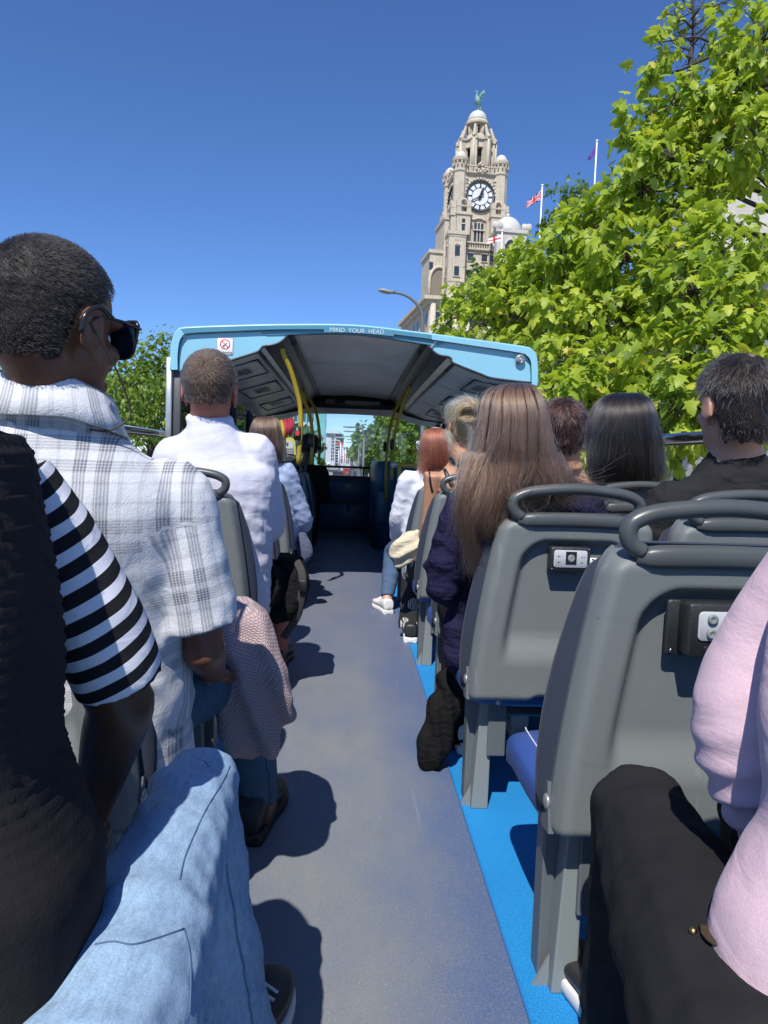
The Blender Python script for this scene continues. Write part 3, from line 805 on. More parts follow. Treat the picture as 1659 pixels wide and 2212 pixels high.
_tc = P(1021, 500, DT)
TX, TY = _tc[0], _tc[1]
GZ = -2.6                                         # the street
K = .32 * DT / F / math.cos(math.atan2(TX, TY)) * math.cos(math.atan2(TX, TY))
def th(zy, zx=700):                               # height of a row measured in the tower enlargement
    u, v = 796.3 + .32 * zx, 165.9 + .32 * zy
    return P(u, v, DT)[2]
K = .32 * DT / F                                  # metres per unit of that enlargement
PHI = R(15) - math.atan2(TX, TY)
tower = thing("clock_tower", "tall pale stone clock tower with white dome and green bird on top", "tower", (TX, TY, GZ))
RT = np.array([[math.cos(PHI), -math.sin(PHI), 0], [math.sin(PHI), math.cos(PHI), 0], [0, 0, 1]])
def T(x, y, z): return RT @ A(x, y, 0) + A(TX, TY, z)
def tbox(mb, x0, x1, y0, y1, z0, z1):
    return mb.box(T((x0 + x1) / 2, (y0 + y1) / 2, (z0 + z1) / 2), (abs(x1 - x0), abs(y1 - y0), abs(z1 - z0)), rot=RT)
def tput(name, mb, mat=None, parent=None, **kw): return put(name, mb, mat or M_STONE, parent or tower, **kw)
H = 6.85                                          # half width of the clock stage
zb = th(1000); zt_ = th(705)
tput("clock_stage", tbox(MB(), -H + .9, H - .9, -H + .9, H - .9, zb - 1, zt_), smooth=False)
# corner piers of the clock stage with domed turrets
for sx in (-1, 1):
    for sy in (-1, 1):
        cx, cy = sx * (H - 1.35), sy * (H - 1.35)
        q = T(cx, cy, 0)
        p = tput("corner_pier", MB().lathe((q[0], q[1], 0), [(1.8, zb - 8), (1.8, zt_ - .6), (2.05, zt_ - .3), (2.05, zt_)], 8, rz=PHI + math.pi / 8), smooth=False)
        za, zc = th(640), th(570)
        tput("turret", MB().lathe((q[0], q[1], 0), [(1.75, zt_ - .2), (1.75, za - .6), (2.25, za - .2), (2.35, za + .5), (1.9, za + .9)], 16), parent=p, angle=40)
        tput("turret_dome", MB().lathe((q[0], q[1], 0), [(1.65, za + .8), (1.6, za + 1.2), (1.3, za + 1.9), (.8, za + 2.4), (.25, za + 2.6), (.1, za + 2.75)], 16), M_DOME, p)
        mb = MB()
        for k in range(12):
            a = k / 12 * 6.283; mb.box((q[0] + 2.05 * math.cos(a), q[1] + 2.05 * math.sin(a), za - .9), (.34, .34, 1.1), rot=np.array([[math.cos(a), -math.sin(a), 0], [math.sin(a), math.cos(a), 0], [0, 0, 1]]))
        tput("corbel_ring", mb, parent=p, smooth=False, kind="stuff")
# parapets with balusters and carved crest on each face
for k in range(4):
    a = k * math.pi / 2; cr_, sr_ = math.cos(a), math.sin(a)
    def f(x, d, z, cr_=cr_, sr_=sr_): return T(x * cr_ - (-(H - .9 + d)) * sr_ * 1.0, x * sr_ + (-(H - .9 + d)) * cr_, z)
    def fb(mb, x0, x1, d0, d1, z0, z1):
        Rk = RT @ np.array([[cr_, -sr_, 0], [sr_, cr_, 0], [0, 0, 1]])
        return mb.box(f((x0 + x1) / 2, (d0 + d1) / 2, (z0 + z1) / 2), (abs(x1 - x0), abs(d1 - d0), abs(z1 - z0)), rot=Rk)
    Rk = RT @ np.array([[cr_, -sr_, 0], [sr_, cr_, 0], [0, 0, 1]])
    par = tput("parapet", fb(fb(MB(), -4.6, 4.6, .1, .7, th(715), th(706)), -4.6, 4.6, .15, .6, th(672), th(664)), smooth=False)
    for i in range(13):
        x = -3.9 + i * .65
        if abs(x) < 1.2: continue
        tput("baluster", fb(MB(), x - .16, x + .16, .25, .5, th(706), th(672)), parent=par, smooth=False)
    mb = MB()
    r2 = np.random.default_rng(5)
    for i in range(26):
        x = r2.normal() * .75; z = th(690) + r2.uniform(-1.2, 1.9) * max(.2, 1 - abs(x) / 2)
        mb.ell(f(x, .55 + r2.uniform(0, .3), z), r2.uniform(.22, .5, 3), 8, 6)
    tput("carved_crest", mb, parent=par, kind="stuff")
    tput("string_course", fb(MB(), -H + 3.2, H - 3.2, 0, .35, th(716) - .3, th(716)), parent=par, smooth=False)
    # carved swags and brackets flanking the clock
    for s in (-1, 1):
        mb = fb(fb(MB(), s * 4.05 - .55, s * 4.05 + .55, 0, .55, th(765), th(745)), s * 4.05 - .4, s * 4.05 + .4, 0, .4, th(790), th(767))
        for i in range(3): mb.ell(f(s * 4.05, .3, th(800 + 12 * i)), (.36 - .08 * i, .3, .36), 8, 6)
        tput("carved_bracket", mb, parent=par, kind="stuff")
    mb = MB()
    for i in range(15):
        a2 = math.pi * (i + .5) / 15
        mb.ell(f(math.cos(a2) * 4.15, .35, zc_ := th(862) + math.sin(a2) * 4.5), (.42, .32, .42), 8, 6)
    tput("carved_arch", mb, parent=par, kind="stuff")
    # the clock
    cz = th(862); CR = 3.92
    def ring(r0, r1, d0, d1, n=64):
        g = []
        for r, d in ((r0, d0), (r0, d1), (r1, d1), (r1, d0), (r0, d0)):
            g.append([f(math.cos(t) * r, d, cz + math.sin(t) * r) for t in np.linspace(0, 2 * math.pi, n + 1)])
        return MB().grid(np.array(g))
    cl = thing("clock", ("left-hand" if k == 3 else "front") + " white clock dial on the tower, black numerals", "clock", f(0, 0, cz)) if False else None
    dial = tput("clock_dial", MB().prism([f(math.cos(t) * (CR - .1), .06, cz + math.sin(t) * (CR - .1)) for t in np.linspace(0, 2 * math.pi, 49)[:-1]], f(0, .16, 0) - f(0, .06, 0)), M_DIAL, smooth=False)
    tput("clock_rim", ring(CR - .22, CR + .12, .1, .5), M_IRON, dial, angle=30)
    tput("minute_ring", ring(CR - .58, CR - .50, .15, .24), M_IRON, dial, angle=30)
    tput("inner_ring", ring(2.20, 2.30, .15, .24), M_IRON, dial, angle=30)
    def hand(ang, l0, l1, w0, w1, name, d=.32):
        dx, dz = math.sin(ang), math.cos(ang); px, pz = math.cos(ang), -math.sin(ang)
        q = [(l0, w0), (l1 * .55, w1), (l1, w1 * .25)]
        pts = [f(dx * l + px * w, d, cz + dz * l + pz * w) for l, w in q] + [f(dx * l - px * w, d, cz + dz * l - pz * w) for l, w in q[::-1]]
        return tput(name, MB().prism(pts, f(0, d + .08, 0) - f(0, d, 0)), M_IRON, dial, smooth=False)
    for i in range(12):
        a2 = i * math.pi / 6
        dx, dz = math.sin(a2), math.cos(a2); px, pz = math.cos(a2), -math.sin(a2)
        w = .15 if i % 3 else .19
        tput("numeral", MB().prism([f(dx * l + px * w * s, .17, cz + dz * l + pz * w * s) for l, s in ((2.25, -1), (3.4, -1), (3.4, 1), (2.25, 1))], f(0, .24, 0) - f(0, .17, 0)), M_IRON, dial, smooth=False)
    mb = MB()
    for i in range(60):
        a2 = i * math.pi / 30; dx, dz = math.sin(a2), math.cos(a2); px, pz = math.cos(a2), -math.sin(a2)
        mb.prism([f(dx * l + px * .07 * s, .17, cz + dz * l + pz * .07 * s) for l, s in ((CR - .55, -1), (CR - .18, -1), (CR - .18, 1), (CR - .55, 1))], f(0, .23, 0) - f(0, .17, 0))
    tput("minute_marks", mb, M_IRON, dial, smooth=False, kind="stuff")
    hand(R(20), -1.0, 2.5, .30, .34, "hour_hand"); hand(R(240), -1.1, 3.5, .16, .14, "minute_hand", .42)
    tput("hand_boss", MB().ell(f(0, .4, cz), (.4, .4, .4), 12, 8), M_IRON, dial)
    # tall mullioned window below the clock
    wz0, wz1 = th(1165), th(1035)
    w = tput("window", fb(MB(), -1.25, 1.25, -.05, .06, wz0, wz1), M_WIN, smooth=False)
    for x in (-.42, .42): tput("mullion", fb(MB(), x - .14, x + .14, .06, .2, wz0, wz1), parent=w, smooth=False)
    tput("transom", fb(MB(), -1.7, 1.7, .05, .55, th(1088), th(1080)), parent=w, smooth=False)
    hood = MB().tube([f(x, .25, wz1 + .25 + .9 * math.cos(x / 1.9 * 1.3)) for x in np.linspace(-1.8, 1.8, 9)], .28, 6)
    tput("hood_mould", hood, parent=w)
    for x in (-1.5, 1.5): tput("jamb", fb(MB(), x - .18, x + .18, .0, .3, wz0, wz1), parent=w, smooth=False)
    bal = tput("balcony", fb(fb(MB(), -3.9, 3.9, .05, .95, th(1175), th(1165)), -3.9, 3.9, .05, .8, th(1215), th(1203)), smooth=False)
    for i in range(12):
        x = -3.6 + i * .65; tput("baluster", fb(MB(), x - .15, x + .15, .35, .7, th(1203), th(1175)), parent=bal, smooth=False)
    # corner niches: shallow arched hood between paired blocks
    for s in (-1, 1):
        x = s * (H - 2.2)
        n = tput("niche", fb(fb(MB(), x - 1.9, x - .75, -.4, 1.95, th(1000), th(912)), x + .75, x + 1.9, -.4, 1.95, th(1000), th(912)), smooth=False)
        tput("niche_arch", MB().tube([f(x + math.cos(t) * .95, 1.5, th(925) + math.sin(t) * .95) for t in np.linspace(0, math.pi, 9)], .35, 6), parent=n)
        tput("niche_base", fb(fb(MB(), x - 2.05, x + 2.05, -.4, 2.1, th(1003), th(985)), x - 1.95, x + 1.95, -.4, 2.02, th(952), th(944)), parent=n, smooth=False)
        tput("niche_base", fb(MB(), x - 1.8, x + 1.8, -.4, 1.8, th(1130), th(1003)), parent=n, smooth=False)
        g = tput("slit_window", fb(MB(), x - .42, x + .42, 1.8, 1.86, th(1105), th(1030)), M_WIN, n, smooth=False)
        tput("window_bar", fb(MB(), x - .6, x + .6, 1.8, 2.0, th(1066), th(1058)), parent=g, smooth=False)
        # bigger corner blocks lower down, with arched window and square windows
        x2 = s * (H - .7); z1, z0_ = th(1128), th(1500)
        b = tput("corner_block", fb(MB(), x2 - 2.2, x2 + 2.2, -1.2, 2.55, z0_ - 24, z1), smooth=False)
        tput("block_cornice", fb(fb(MB(), x2 - 2.45, x2 + 2.45, -1.2, 2.9, z1 - .5, z1 + .25), x2 - 2.3, x2 + 2.3, -1.2, 2.7, z1 - 1.0, z1 - .5), parent=b, smooth=False)
        for i in range(4): tput("block_baluster", fb(MB(), x2 - .9 + i * .5, x2 - .68 + i * .5, 2.5, 2.66, th(1178), th(1150)), parent=b, smooth=False)
        tput("block_window", fb(MB(), x2 - .65, x2 + .65, 2.5, 2.60, th(1278), th(1212)), M_WIN, b, smooth=False)
        tput("window_arch", MB().tube([f(x2 + math.cos(t) * .7, 2.57, th(1214) + math.sin(t) * .55) for t in np.linspace(0, math.pi, 9)], .16, 5), parent=b)
        for i in range(5):
            zz = 1345 + i * 150
            tput("block_window", fb(MB(), x2 - .65, x2 + .65, 2.5, 2.60, th(zz + 62), th(zz)), M_WIN, b, smooth=False)
            tput("window_sill", fb(MB(), x2 - .95, x2 + .95, 2.5, 2.85, th(zz + 68), th(zz + 63)), parent=b, smooth=False)
            tput("block_course", fb(MB(), x2 - 2.25, x2 + 2.25, 2.4, 2.67, th(zz + 100), th(zz + 93)), parent=b, smooth=False)
    for i in range(6):
        zz = 1237 + i * 115
        for x in (-1.9, 1.9) if i < 5 else (): 
            wn_ = tput("window", fb(MB(), x - .75, x + .75, -.03, .08, th(zz + 48), th(zz)), M_WIN, smooth=False)
            tput("window_frame", fb(fb(MB(), x - .95, x + .95, 0, .28, th(zz) , th(zz) + .3), x - .95, x + .95, 0, .3, th(zz + 52), th(zz + 48)), parent=wn_, smooth=False)
tput("shaft", tbox(MB(), -H + .9, H - .9, -H + .9, H - .9, th(1700) - 30, zb - .9), smooth=False)
# upper stage: octagonal core with open slots, columns and scrolls
z0, z1 = zt_ - .5, th(470)
tput("belfry_core", MB().lathe((TX, TY, 0), [(3.2, z0), (3.2, z1), (3.6, z1 + .3), (3.6, z1 + .8)], 8, rz=PHI + math.pi / 8), M_VOID, smooth=False)
for k in range(8):
    a = PHI + k * math.pi / 4 + math.pi / 8
    q = (TX + 4.3 * math.cos(a), TY + 4.3 * math.sin(a), 0)
    Rk = np.array([[math.cos(a), -math.sin(a), 0], [math.sin(a), math.cos(a), 0], [0, 0, 1]])
    p = tput("belfry_pier", MB().box((q[0], q[1], (z0 + z1) / 2), (1.6, 1.75, z1 - z0), rot=Rk), smooth=False)
    tput("pier_cap", MB().box((q[0], q[1], z1 + .3), (2.1, 2.2, .6), rot=Rk), parent=p, smooth=False)
    tput("pier_column", MB().tube([(TX + 5.2 * math.cos(a), TY + 5.2 * math.sin(a), z0), (TX + 5.2 * math.cos(a), TY + 5.2 * math.sin(a), z1)], .42, 10), parent=p)
    s_ = MB()
    for i in range(9):
        t = i / 8; s_.ell((TX + (5.1 - 1.3 * t) * math.cos(a), TY + (5.1 - 1.3 * t) * math.sin(a), z1 + .9 + 3.0 * t ** 1.5), (.62 - .2 * t, .62 - .2 * t, .55), 8, 6)
    tput("scroll_buttress", s_, parent=p, kind="stuff")
tput("belfry_head", MB().lathe((TX, TY, 0), [(4.6, th(515)), (4.6, z1), (5.1, z1 + .1), (5.1, z1 + .5), (3.4, z1 + .9), (2.9, th(412)), (2.6, th(405))], 8, rz=PHI + math.pi / 8), smooth=False)
# lower slots of the belfry need a lintel and plinth
tput("belfry_plinth", MB().lathe((TX, TY, 0), [(5.0, z0 - .2), (5.0, th(668)), (4.4, th(664))], 8, rz=PHI + math.pi / 8), smooth=False)
z2, z3 = th(412), th(340)
tput("lantern_core", MB().lathe((TX, TY, 0), [(1.25, z2 - 1), (1.25, z3)], 12), M_VOID)
for k in range(8):
    a = PHI + k * math.pi / 4 + math.pi / 8
    q = (TX + 1.95 * math.cos(a), TY + 1.95 * math.sin(a)); Rk = np.array([[math.cos(a), -math.sin(a), 0], [math.sin(a), math.cos(a), 0], [0, 0, 1]])
    p = tput("lantern_pier", MB().box((q[0], q[1], (z2 + z3) / 2), (.95, .95, z3 - z2 + .6), rot=Rk), smooth=False)
    tput("lantern_column", MB().tube([(TX + 2.6 * math.cos(a), TY + 2.6 * math.sin(a), z2 - .8), (TX + 2.6 * math.cos(a), TY + 2.6 * math.sin(a), z3)], .24, 8), parent=p)
tput("lantern_cornice", MB().lathe((TX, TY, 0), [(2.5, z3), (3.3, z3 + .15), (3.35, th(325)), (3.05, th(318)), (2.85, th(306)), (2.6, th(303))], 16), angle=30)
zd = th(303); hd_ = th(232) - zd
tput("dome", MB().lathe((TX, TY, 0), [(2.55 * math.cos(t) ** .8 + .03, zd + hd_ * math.sin(t)) for t in np.linspace(0, 1.5, 12)] + [(.25, zd + hd_), (.2, zd + hd_ + .4)], 24), M_DOME)
# the bird: body, neck, head, beak, raised wings, tail, legs, in one skin
zf = th(228)
def bird(base, s, ang, mirror=1):
    ca, sa = math.cos(ang), math.sin(ang)
    def q(x, y, z): return A(base[0] + (x * ca - y * sa) * s * mirror, base[1] + (x * sa + y * ca) * s, base[2] + z * s)
    mb = MB()
    mb.tube(cr([q(.42, 0, .95), q(.2, 0, 1.35), q(-.05, 0, 2.0), q(-.28, 0, 2.6), q(-.42, 0, 3.1), q(-.35, 0, 3.7), q(-.38, 0, 4.1)], 4), cr(A(.22, .5, .72, .6, .34, .22, .27)[:, None], 4)[:, 0] * s, 12)
    mb.ell(q(-.45, 0, 4.2), (.33 * s, .26 * s, .26 * s), 10, 8)
    mb.tube([q(-.7, 0, 4.2), q(-1.25, 0, 4.12)], [.12 * s, .03 * s], 8)
    mb.tube([q(.4, 0, 1.1), q(.62, 0, .5), q(.75, 0, .1)], [.35 * s, .3 * s, .18 * s], 8, flat=.4)
    for y in (-.2, .2): mb.tube([q(.1, y, 1.3), q(.05, y, .7), q(.08, y, 0)], [.16 * s, .09 * s, .12 * s], 8)
    for y in (-1, 1):
        for k in range(6):
            t = k / 5; mb.tube(cr([q(-.05 + .2 * t, .45 * y, 2.9 - .5 * t), q(.5 + .1 * t, .75 * y, 3.7 - .55 * t), q(1.15 + .25 * t, 1.0 * y, 4.35 - .75 * t)], 3), [.2 * s] * 4 + [.2 * s, .16 * s, .07 * s], 8, flat=.5)
    return remesh(mb, .09 * s, 3)
tput("bird_statue", bird((TX, TY, zf), 1.18, PHI), M_BIRD)
tput("guy_cable", MB().tube([T(-2.4, -.5, th(300)), T(-.6, 0, zf + 2.5)], .035, 5), M_IRON)
# lower masses of the same building
def bk(x0, x1, y0, y1, za, zb_, name="wing", mat=None): return tput(name, tbox(MB(), x0, x1, y0, y1, za, zb_), mat, smooth=False)
w1 = bk(-H - 5.6, -H + .5, -4.0, 6.5, GZ, th(1225), "side_wing")
tput("wing_cornice", tbox(MB(), -H - 6.0, -H + .6, -4.4, 6.9, th(1240), th(1218)), parent=w1, smooth=False)
w2 = bk(-H - 2.2, -H + .5, -H + 2.0, 5.5, GZ, th(1010), "side_wing")
tput("wing_cornice", tbox(MB(), -H - 2.5, -H + .6, -H + 1.7, 5.8, th(1022), th(1005)), parent=w2, smooth=False)
# great round-headed recess on the flank of the wing
ar = MB().tube([T(-H - 5.5, -4.2, th(1560))] * 1 + [T(-H - 2.9 + math.cos(t) * 2.6, -4.2, th(1420) + math.sin(t) * 3.6) for t in np.linspace(math.pi, 0, 12)] + [T(-H - .3, -4.2, th(1560))], .45, 6)
tput("round_arch", ar, parent=w1)
tput("arch_recess", MB().prism([T(-H - 2.9 + math.cos(t) * 2.3, -4.05, th(1420) + math.sin(t) * 3.3) for t in np.linspace(0, math.pi, 12)] + [T(-H - 5.2, -4.05, th(1560)), T(-H - .6, -4.05, th(1560))], RT @ A(0, -.1, 0)), M_RECSHADE, w1, smooth=False)  # dark sheet before the wall, shade of the recess put into its colour
for i in range(5):
    for x in (-H - 5.2,):
        tput("wing_window", tbox(MB(), x - .5, x + .5, -4.08, -3.9, th(1300 + 90 * i + 50), th(1300 + 90 * i)), M_WIN, w1, smooth=False)
blk = bk(-H - 7.6, H + 34, -15, 22, GZ, th(1630), "main_block")
tput("main_cornice", tbox(tbox(MB(), -H - 9.2, H + 35, -16.7, 23, th(1612), th(1590)), -H - 8.2, H + 34.6, -15.7, 22.6, th(1640), th(1612)), parent=blk, smooth=False)
for i in range(16):
    x = -H - 6.7 + i * 3.0
    tput("facade_column", MB().tube([T(x, -15.5, th(1635)), T(x, -15.5, th(1635) - 22)], .75, 10), parent=blk)
    if i < 15:
        for j in range(3):
            z = th(1680) - j * 5.5
            tput("facade_window", tbox(MB(), x + .85, x + 2.15, -15.12, -15.0, z - 3.2, z), M_WIN, blk, smooth=False)
for i in range(5):
    y = -13 + i * 6
    for j in range(4):
        z = th(1680) - j * 5.5
        tput("facade_window", tbox(MB(), -H - 7.72, -H - 7.6, y, y + 1.5, z - 3.2, z), M_WIN, blk, smooth=False)
# domed corner pavilion to the right
c = P(1096, 500, 190.0); DX, DY = c[0], c[1]
def dh(zy): return P(1096, 165.9 + .32 * zy, 190.0)[2]
pav = thing("domed_pavilion", "white ribless dome on a square stone drum beside the clock tower", "dome", (DX, DY, GZ))
KD = .32 * 190 / F
put("dome", MB().lathe((DX, DY, 0), [(95 * KD * math.cos(t) + .02, dh(1065) + (dh(948) - dh(1065)) * math.sin(t)) for t in np.linspace(0, 1.5, 14)] + [(.5, dh(945)), (.5, dh(930)), (.2, dh(925))], 28), M_DOME, pav)
def pb(hw, za, zb_, name="drum"): return put(name, MB().box((DX, DY, (za + zb_) / 2), (hw * 2, hw * 2, abs(zb_ - za)), rot=RT), M_STONE2, pav, smooth=False)
pb(110 * KD, dh(1085), dh(1062), "cornice"); pb(100 * KD, dh(1400), dh(1085)); pb(125 * KD, dh(2200) , dh(1400))
for sx in (-1, 1):
    for sy in (-1, 1):
        q = A(DX, DY, 0) + RT @ A(sx * 98 * KD, sy * 98 * KD, 0)
        mb = MB()
        for k in range(5): mb.tube([q + A((k - 2) * .32, 0, dh(1075)), q + A((k - 2) * .45, -.2, dh(1048)), q + A((k - 2) * .40, 0, dh(1025)), q + A((k - 2) * .2, 0, dh(1020))], [.32, .5, .42, .2], 8)
        put("shell_finial", mb, M_STONE2, pav, kind="stuff")
nrm = RT @ A(0, -1, 0)
for rt in (0, 1, 2, 3):
    a = rt * math.pi / 2; Rk = RT @ np.array([[math.cos(a), -math.sin(a), 0], [math.sin(a), math.cos(a), 0], [0, 0, 1]])
    pts = [A(DX, DY, 0) + Rk @ A(math.cos(t) * 42 * KD, -101 * KD, 0) + A(0, 0, dh(1170) + math.sin(t) * 40 * KD) for t in np.linspace(0, math.pi, 12)]
    pts += [pts[-1] - A(0, 0, 6), pts[0] - A(0, 0, 6)]
    put("arched_window", MB().prism(pts, Rk @ A(0, .2, 0)), M_WIN, pav, smooth=False)
    put("arch_mould", MB().tube(pts[:12], .28, 6), M_STONE2, pav)

# ---- pale stone building glimpsed through the big trees on the right
g0 = (62, 78)
hall = thing("stone_building", "pale stone building with a columned turret glimpsed through the leaves of the large tree", "building", (g0[0], g0[1], GZ))
put("wall", MB().box2((44, 70, GZ), (100, 110, 24)), M_STONE2, hall, smooth=False)
put("cornice", MB().box2((43.2, 69.2, 24), (100.8, 110.8, 25.2)), M_STONE2, hall, smooth=False)
for j in range(5):
    for i in range(12):
        x = 46.2 + i * 4.4
        w = put("window", MB().box2((x, 69.9, .5 + j * 4.7), (x + 1.7, 70.02, 3.4 + j * 4.7)), M_WIN, hall, smooth=False)
        put("sill", MB().box2((x - .2, 69.6, .2 + j * 4.7), (x + 1.9, 70.0, .5 + j * 4.7)), M_STONE2, w, smooth=False)
for (ux, vt) in ((1597, 395),):
    q = P(ux, 560, 75.0)
    put("turret_base", MB().box((q[0], q[1] + 4, 28), (9, 9, 8)), M_STONE2, hall, smooth=False)
    for k in range(8):
        a = k * math.pi / 4; put("turret_column", MB().tube([(q[0] + 3.2 * math.cos(a), q[1] + 4 + 3.2 * math.sin(a), 32), (q[0] + 3.2 * math.cos(a), q[1] + 4 + 3.2 * math.sin(a), 38.5)], .42, 10), M_STONE2, hall)
    put("turret_dome", MB().lathe((q[0], q[1] + 4, 38.5), [(4.3, 0), (4.3, .9), (3.6, 1.2)] + [(3.6 * math.cos(t), 1.2 + 3.6 * math.sin(t)) for t in np.linspace(.05, 1.5, 10)], 20), M_DOME, hall)

# ---- flags
def flag_mat(kind):
    m = NT(kind + "_flag_print"); s = m.sep(m.uv()); u, v = s[0], s[1]
    def absd(x, c): return m.M('ABSOLUTE', m.M('SUBTRACT', x, c))
    def lt(x, k): return m.M('LESS_THAN', x, k)
    if kind == "union":
        c = (.02, .03, .16)
        d1 = absd(u, v) ; d2 = absd(m.M('ADD', u, v), 1.0)
        c = m.mix(lt(d1, .10), c, (.75, .75, .76)); c = m.mix(lt(d2, .10), c, (.75, .75, .76))
        c = m.mix(lt(d1, .05), c, (.6, .02, .03)); c = m.mix(lt(d2, .05), c, (.6, .02, .03))
        c = m.mix(lt(absd(u, .5), .095), c, (.75, .75, .76)); c = m.mix(lt(absd(v, .5), .16), c, (.75, .75, .76))
        c = m.mix(lt(absd(u, .5), .07), c, (.6, .02, .03)); c = m.mix(lt(absd(v, .5), .11), c, (.6, .02, .03))
    elif kind == "cross":
        c = m.mix(lt(absd(u, .5), .07), (.75, .74, .74), (.6, .02, .03)); c = m.mix(lt(absd(v, .5), .12), c, (.6, .02, .03))
    else: c = (.10, .05, .28)
    m.bsdf(c, .8); return m.m
def flagpole(u, v0, v1, d, r, kind, corners, label):
    a, b = P(u, v0, d), P(u - (v1 - v0) * .02, v1, d)
    t = thing("flagpole", label, "flagpole", (a[0], a[1], GZ))
    put("pole", MB().tube([A(a[0], a[1], GZ), a], [r * 1.2, r], 8), M_WHITE, t)
    put("finial", MB().ell(a + A(0, 0, r), (r * 2, r * 2, r * 1.6), 10, 6), M_WHITE, t)
    tl, tr, br_, bl = [P(x, y, d) for x, y in corners]   # fly-top, hoist-top, hoist-bottom, fly-bottom
    n = 26; g = np.zeros((n, n, 3)); uv = np.zeros((n, n, 2))
    for i in range(n):
        for j in range(n):
            s, q = i / (n - 1), j / (n - 1)
            p = (tl * (1 - s) + tr * s) * (1 - q) + (bl * (1 - s) + br_ * s) * q
            L = np.linalg.norm(tr - tl)
            p = p + A(0, 1, .25) * math.sin(s * 9 + q * 2) * L * .08 * (1 - s)
            g[i, j] = p; uv[i, j] = (1 - s, 1 - q)
    f = put("flag", MB().grid(g, uv), flag_mat(kind), t, uv=True, sol=.02, fixn=False)
    return t
flagpole(1171.5, 402, 503, 120.0, .12, "union", ((1136, 438), (1169.5, 410), (1169.5, 431), (1138, 449)), "tall white flagpole flying a red, white and blue flag right of the clock tower")
flagpole(1289.5, 306, 352, 90.0, .09, "purple", ((1267, 345), (1288, 312), (1288, 331), (1275, 345)), "white flagpole with a drooping purple flag, rising out of the treetop")
flagpole(1085, 500, 545, 150.0, .14, "cross", ((1051, 517), (1083.5, 507), (1083.5, 521), (1052, 526)), "white flagpole with a white flag and red cross, in front of the dome")
# ------------------------------------------------------------------ trees
def leaf_mat(name, cols, per_object=False, trans=.52):
    m = NT(name)
    if per_object:
        f = m.new('ShaderNodeObjectInfo').outputs['Random']
    else:
        a = m.new('ShaderNodeAttribute'); a.attribute_name = "tint"; f = a.outputs['Fac']
    c = m.ramp(f, cols)
    n = m.new('ShaderNodeBsdfPrincipled'); m._in(n.inputs['Base Color'], c); n.inputs['Roughness'].default_value = .46; n.inputs['Specular IOR Level'].default_value = .45
    t = m.new('ShaderNodeBsdfTranslucent'); m._in(t.inputs[0], m.mix(.5, c, (.42, .55, .02)))
    x = m.new('ShaderNodeMixShader'); x.inputs[0].default_value = trans
    m.t.links.new(n.outputs[0], x.inputs[1]); m.t.links.new(t.outputs[0], x.inputs[2]); m.t.links.new(x.outputs[0], m.out.inputs[0])
    return m.m
LC = [(0, (.15, .24, .035)), (.35, (.29, .41, .045)), (.7, (.47, .56, .06)), (.92, (.60, .64, .07)), (1, (.64, .52, .07))]
LD = [(0, (.04, .10, .022)), (.5, (.075, .16, .03)), (1, (.14, .25, .04))]
M_LEAF, M_LEAF1, M_LEAFD = leaf_mat("sycamore_leaf", LC), leaf_mat("sycamore_leaf_single", LC, True), leaf_mat("dark_leaf", LD, trans=.3)
M_LEAFM = leaf_mat("street_tree_leaf", [(0, (.07, .14, .025)), (.5, (.15, .25, .035)), (1, (.27, .38, .05))], trans=.4)
M_BARK = plain("dark_bark", (.055, .045, .038), .9, .25, 6, .5, 40)
# five-lobed leaf lying in xy, stalk at the origin, tip towards +y
LT = np.array([(0, 0, 0), (.30, -.10, -.05), (.24, .14, -.01), (.52, .30, -.10), (.24, .40, -.02), (.26, .62, -.06), (0, 1.0, -.14),
               (-.26, .62, -.06), (-.24, .40, -.02), (-.52, .30, -.10), (-.24, .14, -.01), (-.30, -.10, -.05), (0, .38, .05), (0, .7, -.0)])
LF = [(0, 1, 2, 12), (2, 3, 4, 12), (4, 5, 13, 12), (5, 6, 13), (13, 6, 7), (12, 13, 7, 8), (12, 8, 9, 10), (12, 10, 11, 0)]
LT6 = np.array([(0, 0, 0), (.38, .22, -.05), (.28, .62, -.05), (0, 1, -.12), (-.28, .62, -.05), (-.38, .22, -.05)]); LF6 = [(0, 1, 2, 3), (0, 3, 4, 5)]
def frames(n, out, droop, r):
    """leaf frames: y = direction of the tip (outwards and hanging), z = face normal (mostly up)"""
    y = out * 1.0 + r.normal(size=(n, 3)) * .55; y[:, 2] -= droop * (.5 + r.random(n))
    y /= np.linalg.norm(y, axis=1)[:, None]
    z = r.normal(size=(n, 3)) * .45 + A(0, 0, 1); z -= (z * y).sum(1)[:, None] * y; z /= np.linalg.norm(z, axis=1)[:, None]
    x = np.cross(y, z); return x, y, z
def leaf_mesh(name, pos, x, y, z, size, tint, T_=LT, F_=LF):
    n, k = len(pos), len(T_)
    V = pos[:, None] + (T_[None, :, 0, None] * x[:, None] + T_[None, :, 1, None] * y[:, None] + T_[None, :, 2, None] * z[:, None]) * size[:, None, None]
    me = bpy.data.meshes.new(name)
    V = V.reshape(-1, 3)
    loops = np.concatenate([np.array(f) for f in F_]); lens = np.array([len(f) for f in F_])
    L = (loops[None] + (np.arange(n) * k)[:, None]).ravel(); ln = np.tile(lens, n); st = np.concatenate([[0], np.cumsum(ln)[:-1]])
    me.vertices.add(len(V)); me.vertices.foreach_set("co", V.astype(np.float32).ravel())
    me.loops.add(len(L)); me.loops.foreach_set("vertex_index", L.astype(np.int32))
    me.polygons.add(len(ln)); me.polygons.foreach_set("loop_start", st.astype(np.int32)); me.polygons.foreach_set("loop_total", ln.astype(np.int32))
    me.polygons.foreach_set("use_smooth", [True] * len(ln))
    me.update(calc_edges=True); me.validate()
    setattr_f(me, "tint", np.repeat(tint, k)); return me
